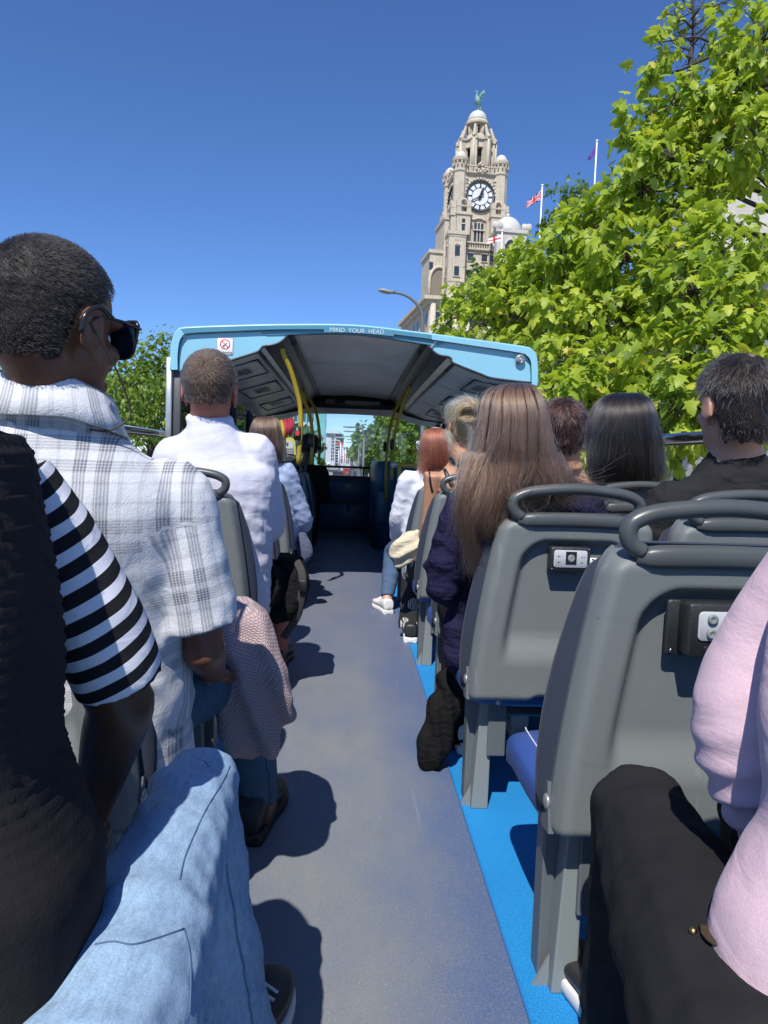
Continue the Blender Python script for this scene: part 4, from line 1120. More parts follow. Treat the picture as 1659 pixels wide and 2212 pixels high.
def cloud(clumps, per, r, twigs=9, leafs=14, spread=.22):
    """leaf places in clumps: each clump (centre, radius) holds twig ends, each twig end a spray of leaves"""
    pos, out, ends = [], [], []
    for c, rad in clumps:
        c = np.asarray(c); nt = max(3, int(per * rad ** 2))
        d = r.normal(size=(nt, 3)); d /= np.linalg.norm(d, axis=1)[:, None]
        t = c + d * rad * (r.random(nt)[:, None] ** .38) * A(1, 1, .85)
        for q, dd in zip(t, d):
            ends.append((q, c))
            o = r.normal(size=(leafs, 3)); o /= np.linalg.norm(o, axis=1)[:, None]; o = o * .8 + dd * .7; o /= np.linalg.norm(o, axis=1)[:, None]
            pos.append(q + o * spread * r.uniform(.15, 1, (leafs, 1))); out.append(o)
    return np.vstack(pos), np.vstack(out), ends
def tree(name, label, clumps, trunk, per, seed, size=(.12, .19), mats=(M_LEAF, M_LEAF1), n_single=0, twig_r=.008, leafs=14, spread=.22, small=False, group=None, tbias=0.0, n_twig=1.0):
    r = np.random.default_rng(seed)
    base = np.asarray(trunk[0][0])
    t = thing(name, label, "tree", tuple(base), group)
    put("trunk", MB().tube(cr([p for p, _ in trunk], 4), cr(A(*[[q] for _, q in trunk]), 4)[:, 0], 10), M_BARK, t)
    tp = [np.asarray(p) for p, _ in trunk]; line = cr(tp, 8)
    pos, out, ends = cloud(clumps, per, r, leafs=leafs, spread=spread)
    # limbs to each clump, then fine branches to the twig ends
    for c, rad in clumps:
        c = np.asarray(c); low = line[line[:, 2] < c[2] - .2 * rad]
        low = low if len(low) else line[:1]
        s = low[np.argmin(np.linalg.norm((low - c) * A(1, 1, .6), axis=1))]
        mid = (s + c) / 2 + r.normal(size=3) * .12 * np.linalg.norm(c - s) * .5 + A(0, 0, .06 * np.linalg.norm(c - s))
        L = np.linalg.norm(c - s); rr = min(.07, .012 + .012 * L)
        put("branch", MB().tube(cr([s, (s + mid) / 2 + r.normal(size=3) * .05 * L, mid, (mid + c) / 2 + r.normal(size=3) * .05 * L, c], 4), np.linspace(rr, rr * .3, 17), 6), M_BARK, t)
    mb = MB()
    for q, c in ends:
        if r.random() > n_twig: continue
        m1 = (q + c) / 2 + r.normal(size=3) * .12 * np.linalg.norm(q - c)
        mb.tube([c + (q - c) * .05, m1, q], [twig_r * 1.8, twig_r * 1.2, twig_r * .6], 3, cap=False)
    if mb.v: tag(put("twigs", mb, M_BARK, t, smooth=False, fixn=False), kind="stuff")
    n = len(pos); x, y, z = frames(n, out, 1.05, r)
    sz = r.uniform(size[0], size[1], n) * (.75 + .25 * r.random(n))
    # young leaves, yellower, sit towards the outside and the top
    cc = np.repeat(np.array([c for q, c in ends]), leafs, 0); q_ = np.repeat(np.array([q for q, c in ends]), leafs, 0)
    tint = np.clip(r.normal(.42, .20, n) + .10 * snoise(pos, 1.2, seed) + tbias, 0, 1)
    if n_single:
        v = pos - CP; ii = v @ RW            # camera coordinates
        uu = CU + F * ii[:, 0] / -ii[:, 2]; vv = CV - F * ii[:, 1] / -ii[:, 2]
        ok = (uu > 940) & (uu < 1680) & (vv > -10) & (vv < 960) & (ii[:, 2] < 0)
        d = np.where(ok, -ii[:, 2] / sz, 1e9); pick = np.argsort(d)[:n_single]; mask = np.ones(n, bool); mask[pick] = False
        lm_ = leaf_mesh("leaf", np.zeros((1, 3)), A([1, 0, 0]), A([0, 1, 0]), A([0, 0, 1]), np.ones(1), np.zeros(1)); lm_.materials.append(mats[1])
        inv = Matrix.Translation(-Vector(t.location))
        for i in pick:
            o = bpy.data.objects.new("leaf", lm_); COL.objects.link(o); o.parent = t; o.matrix_parent_inverse = inv
            M_ = Matrix.Identity(4)
            for a in range(3): M_[a][0], M_[a][1], M_[a][2], M_[a][3] = x[i][a] * sz[i], y[i][a] * sz[i], z[i][a] * sz[i], pos[i][a]
            o.matrix_basis = M_
        pos, x, y, z, sz, tint = [w[mask] for w in (pos, x, y, z, sz, tint)]
    me = leaf_mesh("foliage", pos, x, y, z, sz, tint, *((LT6, LF6) if small else (LT, LF)))
    put("foliage", me, mats[0], t, kind="stuff")
    return t
def CL(L): return [(P(u, v, d), rp * d / F) for u, v, d, rp in L]
# near sycamore, upper right
tree("sycamore_tree", "largest bright yellow-green tree reaching the top right corner above the seats",
     CL([(1650, 90, 9.0, 85), (1640, 190, 9.0, 75), (1560, 235, 9.3, 80), (1500, 240, 9.6, 60), (1450, 225, 9.6, 50), (1410, 240, 9.6, 38), (1400, 140, 9.8, 22), (1424, 92, 9.8, 14), (1590, 110, 9.8, 26),
         (1640, 300, 8.7, 75), (1560, 320, 9.2, 80), (1480, 340, 9.3, 90), (1400, 330, 9.6, 60), (1390, 410, 9.6, 80), (1330, 415, 10.2, 45), (1310, 480, 10, 75), (1245, 492, 10.5, 42), (1220, 540, 10.5, 60),
         (1480, 450, 9.2, 70), (1450, 540, 9.0, 90), (1350, 560, 9.4, 90), (1560, 520, 8.6, 60), (1640, 520, 8.2, 60), (1500, 630, 8.4, 100), (1600, 640, 8.0, 80), (1650, 730, 7.6, 60), (1560, 740, 7.8, 80), (1540, 840, 7.6, 80), (1655, 850, 7.4, 70), (1470, 780, 7.9, 90), (1600, 940, 7.4, 80), (1460, 880, 7.6, 80)]),
     [(A(7.2, 10.5, -2.6), .22), (A(6.9, 10.3, 1.0), .18), (A(6.2, 10.0, 3.5), .13), (A(5.6, 9.8, 5.5), .09), (A(5.2, 9.7, 7.2), .05)],
     80, 3, n_single=170, leafs=13, spread=.26, size=(.135, .225), tbias=.06)
tree("sycamore_tree", "bright yellow-green tree drooping beside the canopy's right corner",
     CL([(1155, 560, 11.5, 60), (1110, 600, 11.8, 60), (1060, 640, 12, 52), (1010, 660, 12.2, 40), (975, 690, 12.4, 34), (1180, 620, 11.2, 70), (1120, 680, 11.2, 70), (1040, 700, 11.6, 50), (1250, 620, 10.4, 80),
         (1210, 700, 10, 80), (1280, 700, 9.6, 80), (1340, 680, 9.4, 80), (1230, 780, 9.2, 80), (1330, 770, 9.0, 90), (1420, 680, 9.2, 80), (1190, 840, 8.6, 50), (1270, 860, 8.6, 80), (1380, 860, 8.5, 90), (1340, 940, 8.3, 80), (1220, 930, 8.8, 60), (1440, 960, 8.2, 60), (1160, 900, 9.6, 60)]),
     [(A(5.6, 13.5, -2.6), .2), (A(5.3, 13.0, -.5), .17), (A(4.9, 12.6, 1.2), .13), (A(4.6, 12.3, 3.0), .08)],
     84, 5, n_single=130, leafs=13, spread=.26, size=(.135, .225), tbias=.10)
tree("maple_tree", "darker green tree behind the yellow-green leaves, below the purple flag",
     CL([(1250, 402, 24, 24), (1232, 435, 24, 40), (1290, 430, 24, 28), (1225, 490, 24, 60), (1280, 520, 24, 80), (1100, 600, 25, 60), (1050, 605, 25, 40), (1160, 600, 24, 70), (1230, 640, 24, 90), (1030, 660, 25, 50), (1120, 700, 25, 80), (1010, 690, 25, 26), (1250, 760, 24, 100), (1450, 640, 24, 120), (1420, 820, 24, 120), (1600, 760, 24, 120), (1560, 900, 24, 90), (1180, 830, 24, 80), (1300, 900, 24, 90)]),
     [(A(9, 25, -2.6), .3), (A(8.6, 25, 1), .24), (A(8.2, 25, 4), .18), (A(7.8, 25, 8), .1)],
     22, 9, size=(.17, .26), mats=(M_LEAFD, M_LEAFD), leafs=14, spread=.42, twig_r=.01, n_twig=.4)
# bare leader with thin crown standing out of the top
bl = thing("young_tree", "thin tree with bare dark branches sticking up against the sky at the top right", "tree", tuple(P(1494, 240, 12.0) * A(1, 1, 0) + A(0, 0, GZ)))
lead = cr([P(1494, 240, 12.0) * A(1, 1, 0) + A(0, 0, GZ), P(1493, 700, 12), P(1491, 190, 12), P(1494, 110, 12), P(1499, 60, 12), P(1497, 0, 12), P(1499, -60, 12)], 6)
put("trunk", MB().tube(lead, np.linspace(.07, .012, len(lead)), 8), M_BARK, bl)
_r = np.random.default_rng(4)
for (v0, pts) in ((110, [(1470, 102), (1452, 90)]), (125, [(1468, 118), (1440, 112), (1420, 112)]), (60, [(1480, 45), (1462, 35), (1440, 30)]), (60, [(1520, 40), (1548, 12), (1575, 0), (1600, -10)]), (100, [(1520, 70), (1545, 45), (1556, 36)]), (20, [(1478, 5), (1470, -15)]),
                  (150, [(1510, 120), (1522, 95), (1524, 90)]), (135, [(1515, 130), (1535, 112)]), (80, [(1528, 55), (1545, 20), (1552, 8)]), (40, [(1510, 20), (1520, 0), (1524, -12)]), (90, [(1476, 78), (1462, 66)])):
    p = [P(1494, v0, 12)] + [P(u, v, 12 + _r.uniform(-.4, .4)) for u, v in pts]
    b = put("branch", MB().tube(cr(p, 4), np.linspace(.022, .007, (len(p) - 1) * 4 + 1), 6), M_BARK, bl)
    mb = MB()
    for i in range(5):
        k = _r.integers(1, len(p)); f_ = _r.random(); q = p[k - 1] * (1 - f_) + p[k] * f_; mb.tube([q, q + _r.normal(size=3) * A(.1, .1, .08) + A(0, 0, .03), q + _r.normal(size=3) * A(.2, .15, .12) + A(0, 0, .05)], [.006, .005, .003], 4)
    tag(put("twigs", mb, M_BARK, b), kind="stuff")
pos, out, ends = cloud(CL([(1480, 12, 12, 16), (1452, 35, 12, 12), (1482, 50, 12, 10), (1515, 118, 12, 10), (1550, 8, 12, 10), (1492, 205, 12, 24)]), 120, _r, leafs=9, spread=.16)
x, y, z = frames(len(pos), out, .8, _r)
put("foliage", leaf_mesh("foliage", pos, x, y, z, _r.uniform(.07, .12, len(pos)), np.clip(_r.normal(.55, .2, len(pos)), 0, 1)), M_LEAF, bl, kind="stuff")

# street trees in rows, smaller leaves with distance
def street_tree(x, y, h, rad, seed, label, mat=M_LEAFM, per=None, leafs=16, trunk=True, squash=1.0):
    r = np.random.default_rng(seed); d = y
    cl = []
    for k in range(14):
        a = r.uniform(0, 6.283); q = r.random() ** .5; zz = r.uniform(-.75, .85)
        w = math.sqrt(max(0, 1 - zz * zz)) * q
        cl.append((A(x + rad * w * math.cos(a) * .8, y + rad * w * math.sin(a) * .8, h - rad * squash * .9 + zz * rad * .75 * squash + GZ + rad * .1), rad * r.uniform(.28, .42)))
    s = max(.12, .0055 * d)
    return tree("street_tree", label, cl, [(A(x, y, GZ), .16), (A(x, y, GZ + h * .3), .13), (A(x + .1, y, GZ + h * .6), .08)], per or 30, seed, size=(s, s * 1.5), mats=(mat, mat), leafs=leafs, spread=.16 * rad, twig_r=.012, small=y > 40, group="street trees along the road", n_twig=.25)
street_tree(-5.6, 20, 6.6, 2.7, 21, "leafy green tree left of the canopy, behind the plaid man's chin", per=26)
street_tree(-8.6, 19.5, 8.2, 2.1, 22, "tree whose top peeks out behind the sunglasses", per=26)
street_tree(-8.7, 13.5, 6.3, 1.9, 23, "tree at the left picture edge behind the plaid man's nape", per=30)
street_tree(-7.5, 27, 6.0, 2.6, 24, "green tree behind the man in white, seen under the canopy", per=18)
street_tree(-7.5, 48, 6.6, 2.6, 25, "tree between the first two yellow poles, beside the yellow bus", per=12)
street_tree(-5.0, 62, 6.6, 3.0, 26, "round dark green tree before the white apartment block", M_LEAFD, per=12)
street_tree(-9.6, 75, 7.0, 3.2, 27, "farther tree on the left pavement beyond the yellow bus", per=10)
for i, (x, y, h, rad) in enumerate(((4.3, 22, 6.6, 2.6), (4.1, 31, 7.0, 2.7), (3.9, 40, 7.0, 2.7), (3.7, 50, 7.0, 2.8), (3.3, 62, 7.0, 2.8), (3.0, 77, 6.8, 2.8), (2.8, 96, 6.6, 2.9), (3.0, 120, 6.4, 3.0))):
    street_tree(x, y, h, rad, 40 + i, ["nearest tree of the right row, behind the red hair", "second tree of the right row, above the stair enclosure", "third tree of the right row seen through the windscreen", "fourth tree of the right row seen through the windscreen",
                                        "fifth tree of the right row, below the row of lamp arms", "sixth tree of the right row, smaller, by the lamp arms", "seventh tree of the right row, far down the road", "farthest small tree of the right row"][i], per=22 if y < 60 else 9)
# ------------------------------------------------------------------ street and far buildings
tag(put("ground", MB().box2((-2500, -400, GZ - .3), (2500, 4500, GZ - .008)), plain("paving_ground", (.24, .235, .22), .9, .15, .15), smooth=False), kind="structure")
def road_mat():
    m = NT("asphalt_road"); co = m.obj()
    c = m.mix(m.noise(.6, 6, .6, co), (.075, .075, .078), (.12, .12, .122)); c = m.mix(m.noise(60, 2, .6, co), c, (.16, .16, .16)) if False else c
    m.bsdf(c, .8, m.bump(m.noise(40, 3, .6, co), .3, .01)); return m.m
tag(put("road", MB().box2((-3.6, -60, GZ - .006), (11.0 if False else 2.3, 900, GZ)), road_mat(), smooth=False), kind="structure")
for s in (-1, 1):
    tag(put("kerb", MB().box2((-3.75 if s < 0 else 2.3, -60, GZ - .005), (-3.6 if s < 0 else 2.45, 900, GZ + .12)), plain("kerb_stone", (.36, .35, .33), .9), smooth=False), kind="structure")
for s in (-1, 1):
    tag(put("pavement", MB().box2((-12 if s < 0 else 2.451, -60, GZ - .007), (-3.751 if s < 0 else 12, 900, GZ + .115)), plain("pavement_slabs", (.30, .29, .27), .9, .12, .8), smooth=False), kind="structure")
# centre line dashes
for i in range(22):
    y = 22 + i * 9; tag(put("road_marking", MB().box2((-.06, y, GZ + .001), (.06, y + 4, GZ + .005)), M_WHITE, smooth=False), kind="structure")

def wgrid(t, name, x0, x1, z0, z1, nx, nz, y, mat, fx=.6, fz=.62, frame=None):
    dx, dz = (x1 - x0) / nx, (z1 - z0) / nz
    for i in range(nx):
        for j in range(nz):
            cx, cz = x0 + (i + .5) * dx, z0 + (j + .5) * dz
            w = put(name, MB().box((cx, y, cz), (dx * fx, .12, dz * fz)), mat, t, smooth=False)
            if frame is not None: put("mullion", MB().box((cx, y - .09, cz), (.09, .06, dz * fz)), frame, w, smooth=False)
M_TEALG = plain("teal_glass", (.20, .50, .46), .25, .1, .2)
M_WHITEW = plain("white_render", (.62, .63, .64), .8, .05, .2)
M_BRICK = plain("red_cladding", (.52, .10, .045), .8, .12, .3)
M_GREYC = plain("grey_cladding", (.28, .29, .30), .7, .1, .3)
# teal and white tower block
D1 = 170.0
a, b = P(622, 960, D1), P(692, 960, D1)
tw = thing("glass_tower", "teal and white glazed apartment tower behind the yellow poles", "building", ((a[0] + b[0]) / 2, D1 + 6, GZ))
put("wall", MB().box2((a[0], D1, GZ), (b[0] - 1.6, D1 + 12, 24)), M_WHITEW, tw, smooth=False)
put("corner_glazing", MB().box2((b[0] - 1.6, D1 - .15, GZ), (b[0] + .9, D1 + 12, 24.6)), M_TEALG, tw, smooth=False)
for i in range(6):
    x = a[0] + (b[0] - 1.6 - a[0]) * (i + .0) / 6
    put("pilaster", MB().box2((x, D1 - .35, GZ), (x + .35, D1 + .01, 24)), M_TEALG, tw, smooth=False)
wgrid(tw, "window", a[0] + .3, b[0] - 1.6, 0, 23.5, 6, 8, D1 - .02, M_WIN, .66, .66, M_TEALG)
# white and red apartment block
D2 = 260.0
def X2(u): return P(u, 980, D2)[0]
def Z2(v): return P(720, v, D2)[2]
ap = thing("apartment_block", "white and red apartment block at the end of the road", "building", (X2(722), D2 + 8, GZ))
put("white_wall", MB().box2((X2(697), D2, GZ), (X2(724), D2 + 16, Z2(937))), M_WHITEW, ap, smooth=False)
put("plant_room", MB().box2((X2(711), D2 + 2, Z2(937)), (X2(733), D2 + 12, Z2(929))), M_WHITEW, ap, smooth=False)
put("roof_slab", MB().box2((X2(699), D2 - 1, Z2(937)), (X2(738), D2 + 16, Z2(936))), M_GREYC, ap, smooth=False)
put("grey_storey", MB().box2((X2(724) + .01, D2 + 1, Z2(953.5)), (X2(741), D2 + 16, Z2(937))), M_GREYC, ap, smooth=False)
put("eaves", MB().box2((X2(724) + .02, D2 - .6, Z2(945)), (X2(743), D2 + 16, Z2(943.5))), M_WHITEW, ap, smooth=False)
put("red_wall", MB().box2((X2(724) + .01, D2 + .6, GZ), (X2(740.5), D2 + 16, Z2(953.5) - .01)), M_BRICK, ap, smooth=False)
put("balcony_bay", MB().box2((X2(725), D2 + .3, GZ), (X2(734), D2 + .7, Z2(959))), M_GREYC, ap, smooth=False)
for j in range(7):
    z = Z2(964 + j * 6)
    put("balcony", MB().box2((X2(725), D2 - .6, z), (X2(734), D2 + .28, z + .25)), M_WHITEW, ap, smooth=False)
    w = put("window", MB().box2((X2(726), D2 + .2, z + .3), (X2(733), D2 + .29, z + .75)), M_WIN, ap, smooth=False)
for j in range(7):
    z = Z2(950 + j * 7.5)
    for u in (715.5, 719):
        put("window", MB().box2((X2(u), D2 - .05, z), (X2(u + 2.2), D2 + .05, z + .95)), M_WIN, ap, smooth=False)
lb = thing("office_block", "low dark brick block beyond the red wall", "building", (X2(745), D2 + 30, GZ))
put("wall", MB().box2((X2(741.5), D2 + 20, GZ), (X2(751), D2 + 40, Z2(963))), plain("brown_brick", (.10, .085, .08), .8), lb, smooth=False)
put("window_band", MB().box2((X2(742), D2 + 19.9, Z2(975)), (X2(750), D2 + 20.05, Z2(971))), M_WIN, lb, smooth=False)
sh = thing("low_white_building", "long low white building beside the far end of the road", "building", (X2(748), 225, GZ))
put("wall", MB().box2((X2(740), 205, GZ), (X2(757), 240, 1.5)), M_WHITEW, sh, smooth=False)
put("roof", MB().prism([(X2(740), 204.8, 1.5), (X2(757), 204.8, 1.5), (X2(742), 204.8, 4.2)], (0, 35, 0)), M_WHITEW, sh, smooth=False)
for i in range(5): put("window", MB().box2((X2(741.5 + 3 * i), 204.9, -.5), (X2(743 + 3 * i), 205.05, .8)), M_WIN, sh, smooth=False)

# street lamps: arm reaching over the road
M_GALV = plain("lamp_grey_paint", (.13, .14, .14), .5, .1, 2)
M_LAMPH = plain("lamp_head", (.30, .31, .28), .4, .1, 5)
def lamp(tip, elbow, foot_x, y, label, r=.05, group="street lamps over the road"):
    tp, el = np.array(P(*tip, y)), np.array(P(*elbow, y))
    t = thing("street_lamp", label, "street lamp", (foot_x, y, GZ), group)
    ft = A(foot_x, y, GZ)
    c2 = A(foot_x, y, el[2] - .4)
    pts = cr([c2, A(foot_x - (foot_x - el[0]) * .4, y, el[2] - .1 + .0), el + A(0, 0, .1), (el + tp) / 2 + A(0, 0, abs(tp[0] - el[0]) * .16), tp], 6)
    put("column", MB().tube([ft, ft + A(0, 0, 1.2), c2], [r * 1.9, r * 1.3, r], 10), M_GALV, t)
    put("arm", MB().tube(pts, np.linspace(r, r * .55, len(pts)), 8), M_GALV, t)
    dirv = (tp - el); dirv /= np.linalg.norm(dirv)
    w = .55
    put("lamp_head", MB().loft([tp + A(.25, 0, .0), tp, tp - A(w * .4, 0, 0), tp - A(w, 0, -.0), tp - A(w * 1.15, 0, 0)], [(0, .03, 0), (0, .09, 0), (0, .13, 0), (0, .10, 0), (0, .02, 0)], [(0, 0, .03), (0, 0, .05), (0, 0, .065), (0, 0, .045), (0, 0, .01)], 12), M_LAMPH, t)
    return t
# near lamp left of the clock tower
LY = 16.5
_l = thing("street_lamp", "nearest curved street lamp rising behind the canopy, left of the clock tower", "street lamp", tuple(P(914, 800, LY) * A(1, 1, 0) + A(0, 0, GZ)), "street lamps over the road")
lpts = cr([P(914, 900, LY), P(914, 760, LY), P(913, 705, LY), P(912, 680, LY), P(905, 663, LY), P(888, 645, LY), P(868, 635, LY), P(848, 631.5, LY)], 5)
put("column", MB().tube([P(914, 900, LY) * A(1, 1, 0) + A(0, 0, GZ), P(914, 900, LY)], [.09, .05], 10), M_GALV, _l)
put("arm", MB().tube(lpts, np.linspace(.045, .028, len(lpts)), 10), M_GALV, _l)
hp = [P(850, 632, LY), P(838, 631, LY), P(828, 628.5, LY), P(820, 627.5, LY), P(817, 627, LY)]
put("lamp_head", MB().loft(hp, [(0, .05, 0), (0, .10, 0), (0, .13, 0), (0, .09, 0), (0, .02, 0)], [(0, 0, .03), (0, 0, .045), (0, 0, .05), (0, 0, .035), (0, 0, .012)], 14), M_LAMPH, _l)
put("lamp_ballast", MB().rbox(P(848, 630.5, LY), (.12, .09, .06), .02), M_GALV, _l)
for i, (tip, elbow, y) in enumerate((((764.6, 922.5), (782, 930), 40), ((760, 932), (775, 938), 52), ((758, 943), (771, 949), 66), ((760, 949), (769, 953), 82), ((757, 955.5), (767, 958), 100))):
    lamp(tip, elbow, P(elbow[0] + 5, elbow[1], y)[0], y, "%s thin curved lamp arm above the right-hand treetops, through the windscreen" % ["highest", "second highest", "third", "fourth", "lowest and farthest"][i], .06)

# feather banners and the tall pale poles down the road
def feather(u0, v0, u1, v1, y, w, col, label):
    a, b = np.array(P(u0, v0, y)), np.array(P(u1, v1, y))
    t = thing("feather_banner", label, "banner", (b[0], y, GZ), "feather banners left of the windscreen")
    put("pole", MB().tube([A(b[0], y, GZ), b, (a + b) / 2 + A(-.05, 0, 0), a], [.03, .025, .02, .015], 6), M_GALV, t)
    n = 12; g = []
    for i in range(n):
        s = i / (n - 1); c = a * (1 - s) + b * s
        ww = w * (.5 + .9 * math.sin(min(1, s * 1.3) * 1.6)) * (1 - .5 * s)
        g.append([c + A(k * ww, .05 * math.sin(6 * s + k), 0) for k in (0, .5, 1)])
    put("banner_cloth", MB().grid(np.array(g)), plain("banner_" + label[:3], col, .8, .15, 12), t, sol=.01)
feather(600, 897, 609, 950, 15, .10, (.55, .36, .02), "yellow feather banner behind the white shirt's shoulder")
feather(606, 896, 612, 945, 15.5, .13, (.50, .03, .05), "plain red feather banner left of the first yellow pole")
feather(618, 893, 616, 940, 16, .20, (.42, .02, .04), "dark red patterned feather banner next to the first yellow pole")
M_YBUS = plain("cream_yellow_paint", (.62, .52, .12), .4, .08, 3)
M_CREAM = plain("cream_panel", (.60, .58, .48), .5, .05, 3)
yb = thing("yellow_bus", "rear of a yellow open-top bus ahead, its cream panel drawn with a map", "bus", tuple(P(622, 970, 17.0) * A(1, 1, 0) + A(0, 1.5, GZ)))
def yq(u, v, o=0): return P(u, v, 17.0) + A(0, o, 0)
put("body", MB().prism([yq(580, 1080), yq(650, 1080), yq(648, 985), yq(580, 985)], (0, 6, 0)), M_YBUS, yb, smooth=False)
put("rear_panel", MB().prism([yq(*p) for p in cr([(596, 1000), (598, 950), (606, 943), (616, 943.5), (628, 945), (636, 950), (638, 965), (640, 1000)], 3)], (0, .15, 0)), M_YBUS, yb, smooth=False)
put("map_panel", MB().prism([yq(*p, -.03) for p in cr([(601, 995), (603, 958), (606, 950), (612, 953), (618, 950), (624, 954), (630, 952), (633, 962), (635, 995)], 3)], (0, .04, 0)), M_CREAM, yb, smooth=False)
put("crest_mark", MB().prism([yq(*p, -.05) for p in ((618, 956), (623, 956), (622.5, 960), (620.5, 963), (618.4, 960))], (0, .02, 0)), plain("brown_ink", (.15, .10, .05), .6), yb, smooth=False)
M_INK = plain("grey_ink", (.10, .10, .11), .7)
for i, v in enumerate((968, 973, 978)): put("ruled_line", MB().tube([yq(606, v, -.05), yq(620, v + .4, -.05), yq(634, v + 1, -.05)], .008, 5), plain("faint_ink", (.35, .34, .3), .7), yb)
put("castle_drawing", MB().tube([yq(*p, -.055) for p in ((604, 981), (612, 982), (612, 968), (618, 969), (618, 985), (624, 985), (624, 983), (640, 986))], .012, 5), M_INK, yb)
put("rack_rail", MB().tube([yq(610, 979, -.1), yq(640, 984, -.1)], .018, 6), M_IRON, yb)
for i in range(7): put("rack_bar", MB().tube([yq(612 + 4 * i, 980 + .6 * i, -.1), yq(612 + 4 * i, 1000, -.1)], .012, 5), M_IRON, yb)
for i, (u, v0, y, col) in enumerate(((736, 958, 150, (.6, .6, .6)), (732, 972, 160, (.5, .02, .06)), (743, 975, 170, (.5, .02, .06)), (747, 970, 165, (.6, .6, .6)))):
    p = P(u, v0, y); t = thing("banner_pole", ["tall pale lamp pole before the red block", "pole with a crimson banner left of the pale lamp pole", "short pole with a crimson banner right of the pale lamp pole", "curved pale pole beside the low white building"][i], "pole", (p[0], y, GZ))
    put("pole", MB().tube([(p[0], y, GZ), p], .12, 6), M_WHITE, t)
    if i in (1, 2): put("banner", MB().box2((p[0] + .1, y - .03, p[2] - 2.6), (p[0] + .6, y + .03, p[2] - .2)), plain("crimson_cloth", col, .8), t, smooth=False)
    else: put("lamp_arm", MB().tube(cr([p, p + A(-.3, 0, .5), p + A(-1.1, 0, .7)], 4), .09, 6), M_WHITE, t)
sgn = thing("round_sign", "white round road sign with a red bird mark by the roadside ahead", "sign", tuple(P(710, 1003, 70) * A(1, 1, 0) + A(0, 0, GZ)))
q = np.array(P(710, 1003, 70))
put("post", MB().tube([(q[0], 70, GZ), (q[0], 70, q[2])], .05, 6), M_GALV, sgn)
put("disc", MB().lathe(q, [(.22, 0), (.22, .05)], 20, rot=Matrix.Rotation(R(90), 3, 'X')), M_WHITE, sgn)
put("mark", MB().prism([q + A(x, -.07, z) for x, z in ((-.1, .06), (0, .02), (.1, .06), (.06, -.03), (0, -.1), (-.06, -.03))], (0, .02, 0)), M_RED, sgn, smooth=False)
# vehicles ahead
def car(x, y, col, label, van=False):
    t = thing("parked_car" if not van else "van", label, "van" if van else "car", (x, y, GZ))
    m = plain("paint_" + label[:6], col, .3, .05, 2); h = 2.1 if van else 1.42; L, w = (4.9, 1.95) if van else (4.3, 1.75)
    prof = [(0, .35), (0, .95), (.15, 1.0), (.55, h - .03), (1.0, h), (2.6 if not van else 4.0, h), (3.3 if not van else 4.5, 1.0 if not van else 1.3), (L, .85), (L, .35)]
    body = MB(); g = []
    for s, k in ((-1, 1.0), (1, 1.0)): g.append([(x + s * w / 2 * (1 if z < 1.0 else .86), y + yy, GZ + z) for yy, z in prof])
    body.grid(np.array([[(x, y + yy, GZ + z) for yy, z in prof]] * 0 + g)) if False else None
    for s in (-1, 1): pass
    n = len(prof); V = g[0] + g[1]; body.add(V, [tuple(range(n)), tuple(range(2 * n - 1, n - 1, -1))] + [(i, (i + 1) % n, n + (i + 1) % n, n + i) for i in range(n)])
    b = put("body", body, m, t, smooth=False, bevel=.05)
    put("rear_window", MB().prism([(x - w * .36, y + .18, GZ + 1.06), (x + w * .36, y + .18, GZ + 1.06), (x + w * .33, y + .50, GZ + h - .12), (x - w * .33, y + .50, GZ + h - .12)], (0, -.03, .0)), M_WIN, t, smooth=False)
    for s in (-1, 1):
        put("tail_light", MB().box((x + s * w * .42, y - .01, GZ + .82), (.2, .04, .16)), M_RED, t, smooth=False)
        for yy in (.75, L - .8):
            wl = put("wheel", MB().tube([(x + s * (w / 2 - .18), y + yy, GZ + .32), (x + s * (w / 2 + .01), y + yy, GZ + .32)], .32, 18), M_BLK, t)
            put("rim", MB().tube([(x + s * (w / 2), y + yy, GZ + .32), (x + s * (w / 2 + .025), y + yy, GZ + .32)], .19, 14), M_ALU, wl)
    put("number_plate", MB().box((x, y - .012, GZ + .62), (.5, .02, .11)), plain("yellow_plate", (.6, .5, .05), .5), t, smooth=False)
car(-1.9, 112, (.03, .03, .035), "dark car on the left of the road, seen above the yellow sill rail")
car(.6, 128, (.05, .05, .06), "dark car in the middle of the road ahead")
car(-.6, 150, (.4, .03, .03), "small red car far down the road")
car(1.1, 90, (.05, .06, .08), "dark van parked under the right-hand trees", True)
car(-4.9, 100, (.5, .5, .5), "white car at the left kerb below the round tree")
# ------------------------------------------------------------------ people: tools
def skin_mat(name, col, col2, rough=.5, sss=.08):
    m = NT(name); co = m.obj()
    c = m.mix(m.noise(22, 5, .65, co), col, col2)
    c = m.mix(m.ramp(m.noise(260, 2, .6, co), [(.4, 0), (.8, .35)]), c, tuple(x * .7 for x in col))
    nb = m.bump(m.noise(330, 3, .6, co), .25, .0012)
    b = m.bsdf(c, rough, nb, 0, .4); b.inputs['Subsurface Weight'].default_value = sss; b.inputs['Subsurface Radius'].default_value = (.9, .35, .2); b.inputs['Subsurface Scale'].default_value = .01
    return m.m
S_DARK = skin_mat("deep_brown_skin", (.095, .042, .022), (.060, .026, .015), .42, .03)
S_BROWN = skin_mat("brown_skin", (.20, .085, .042), (.13, .052, .028), .45, .04)
S_RED = skin_mat("sunburnt_skin", (.50, .20, .14), (.40, .13, .085), .5)
S_FAIR = skin_mat("fair_skin", (.56, .33, .23), (.48, .25, .17), .5)
S_TAN = skin_mat("tanned_skin", (.52, .28, .17), (.45, .22, .13), .48)
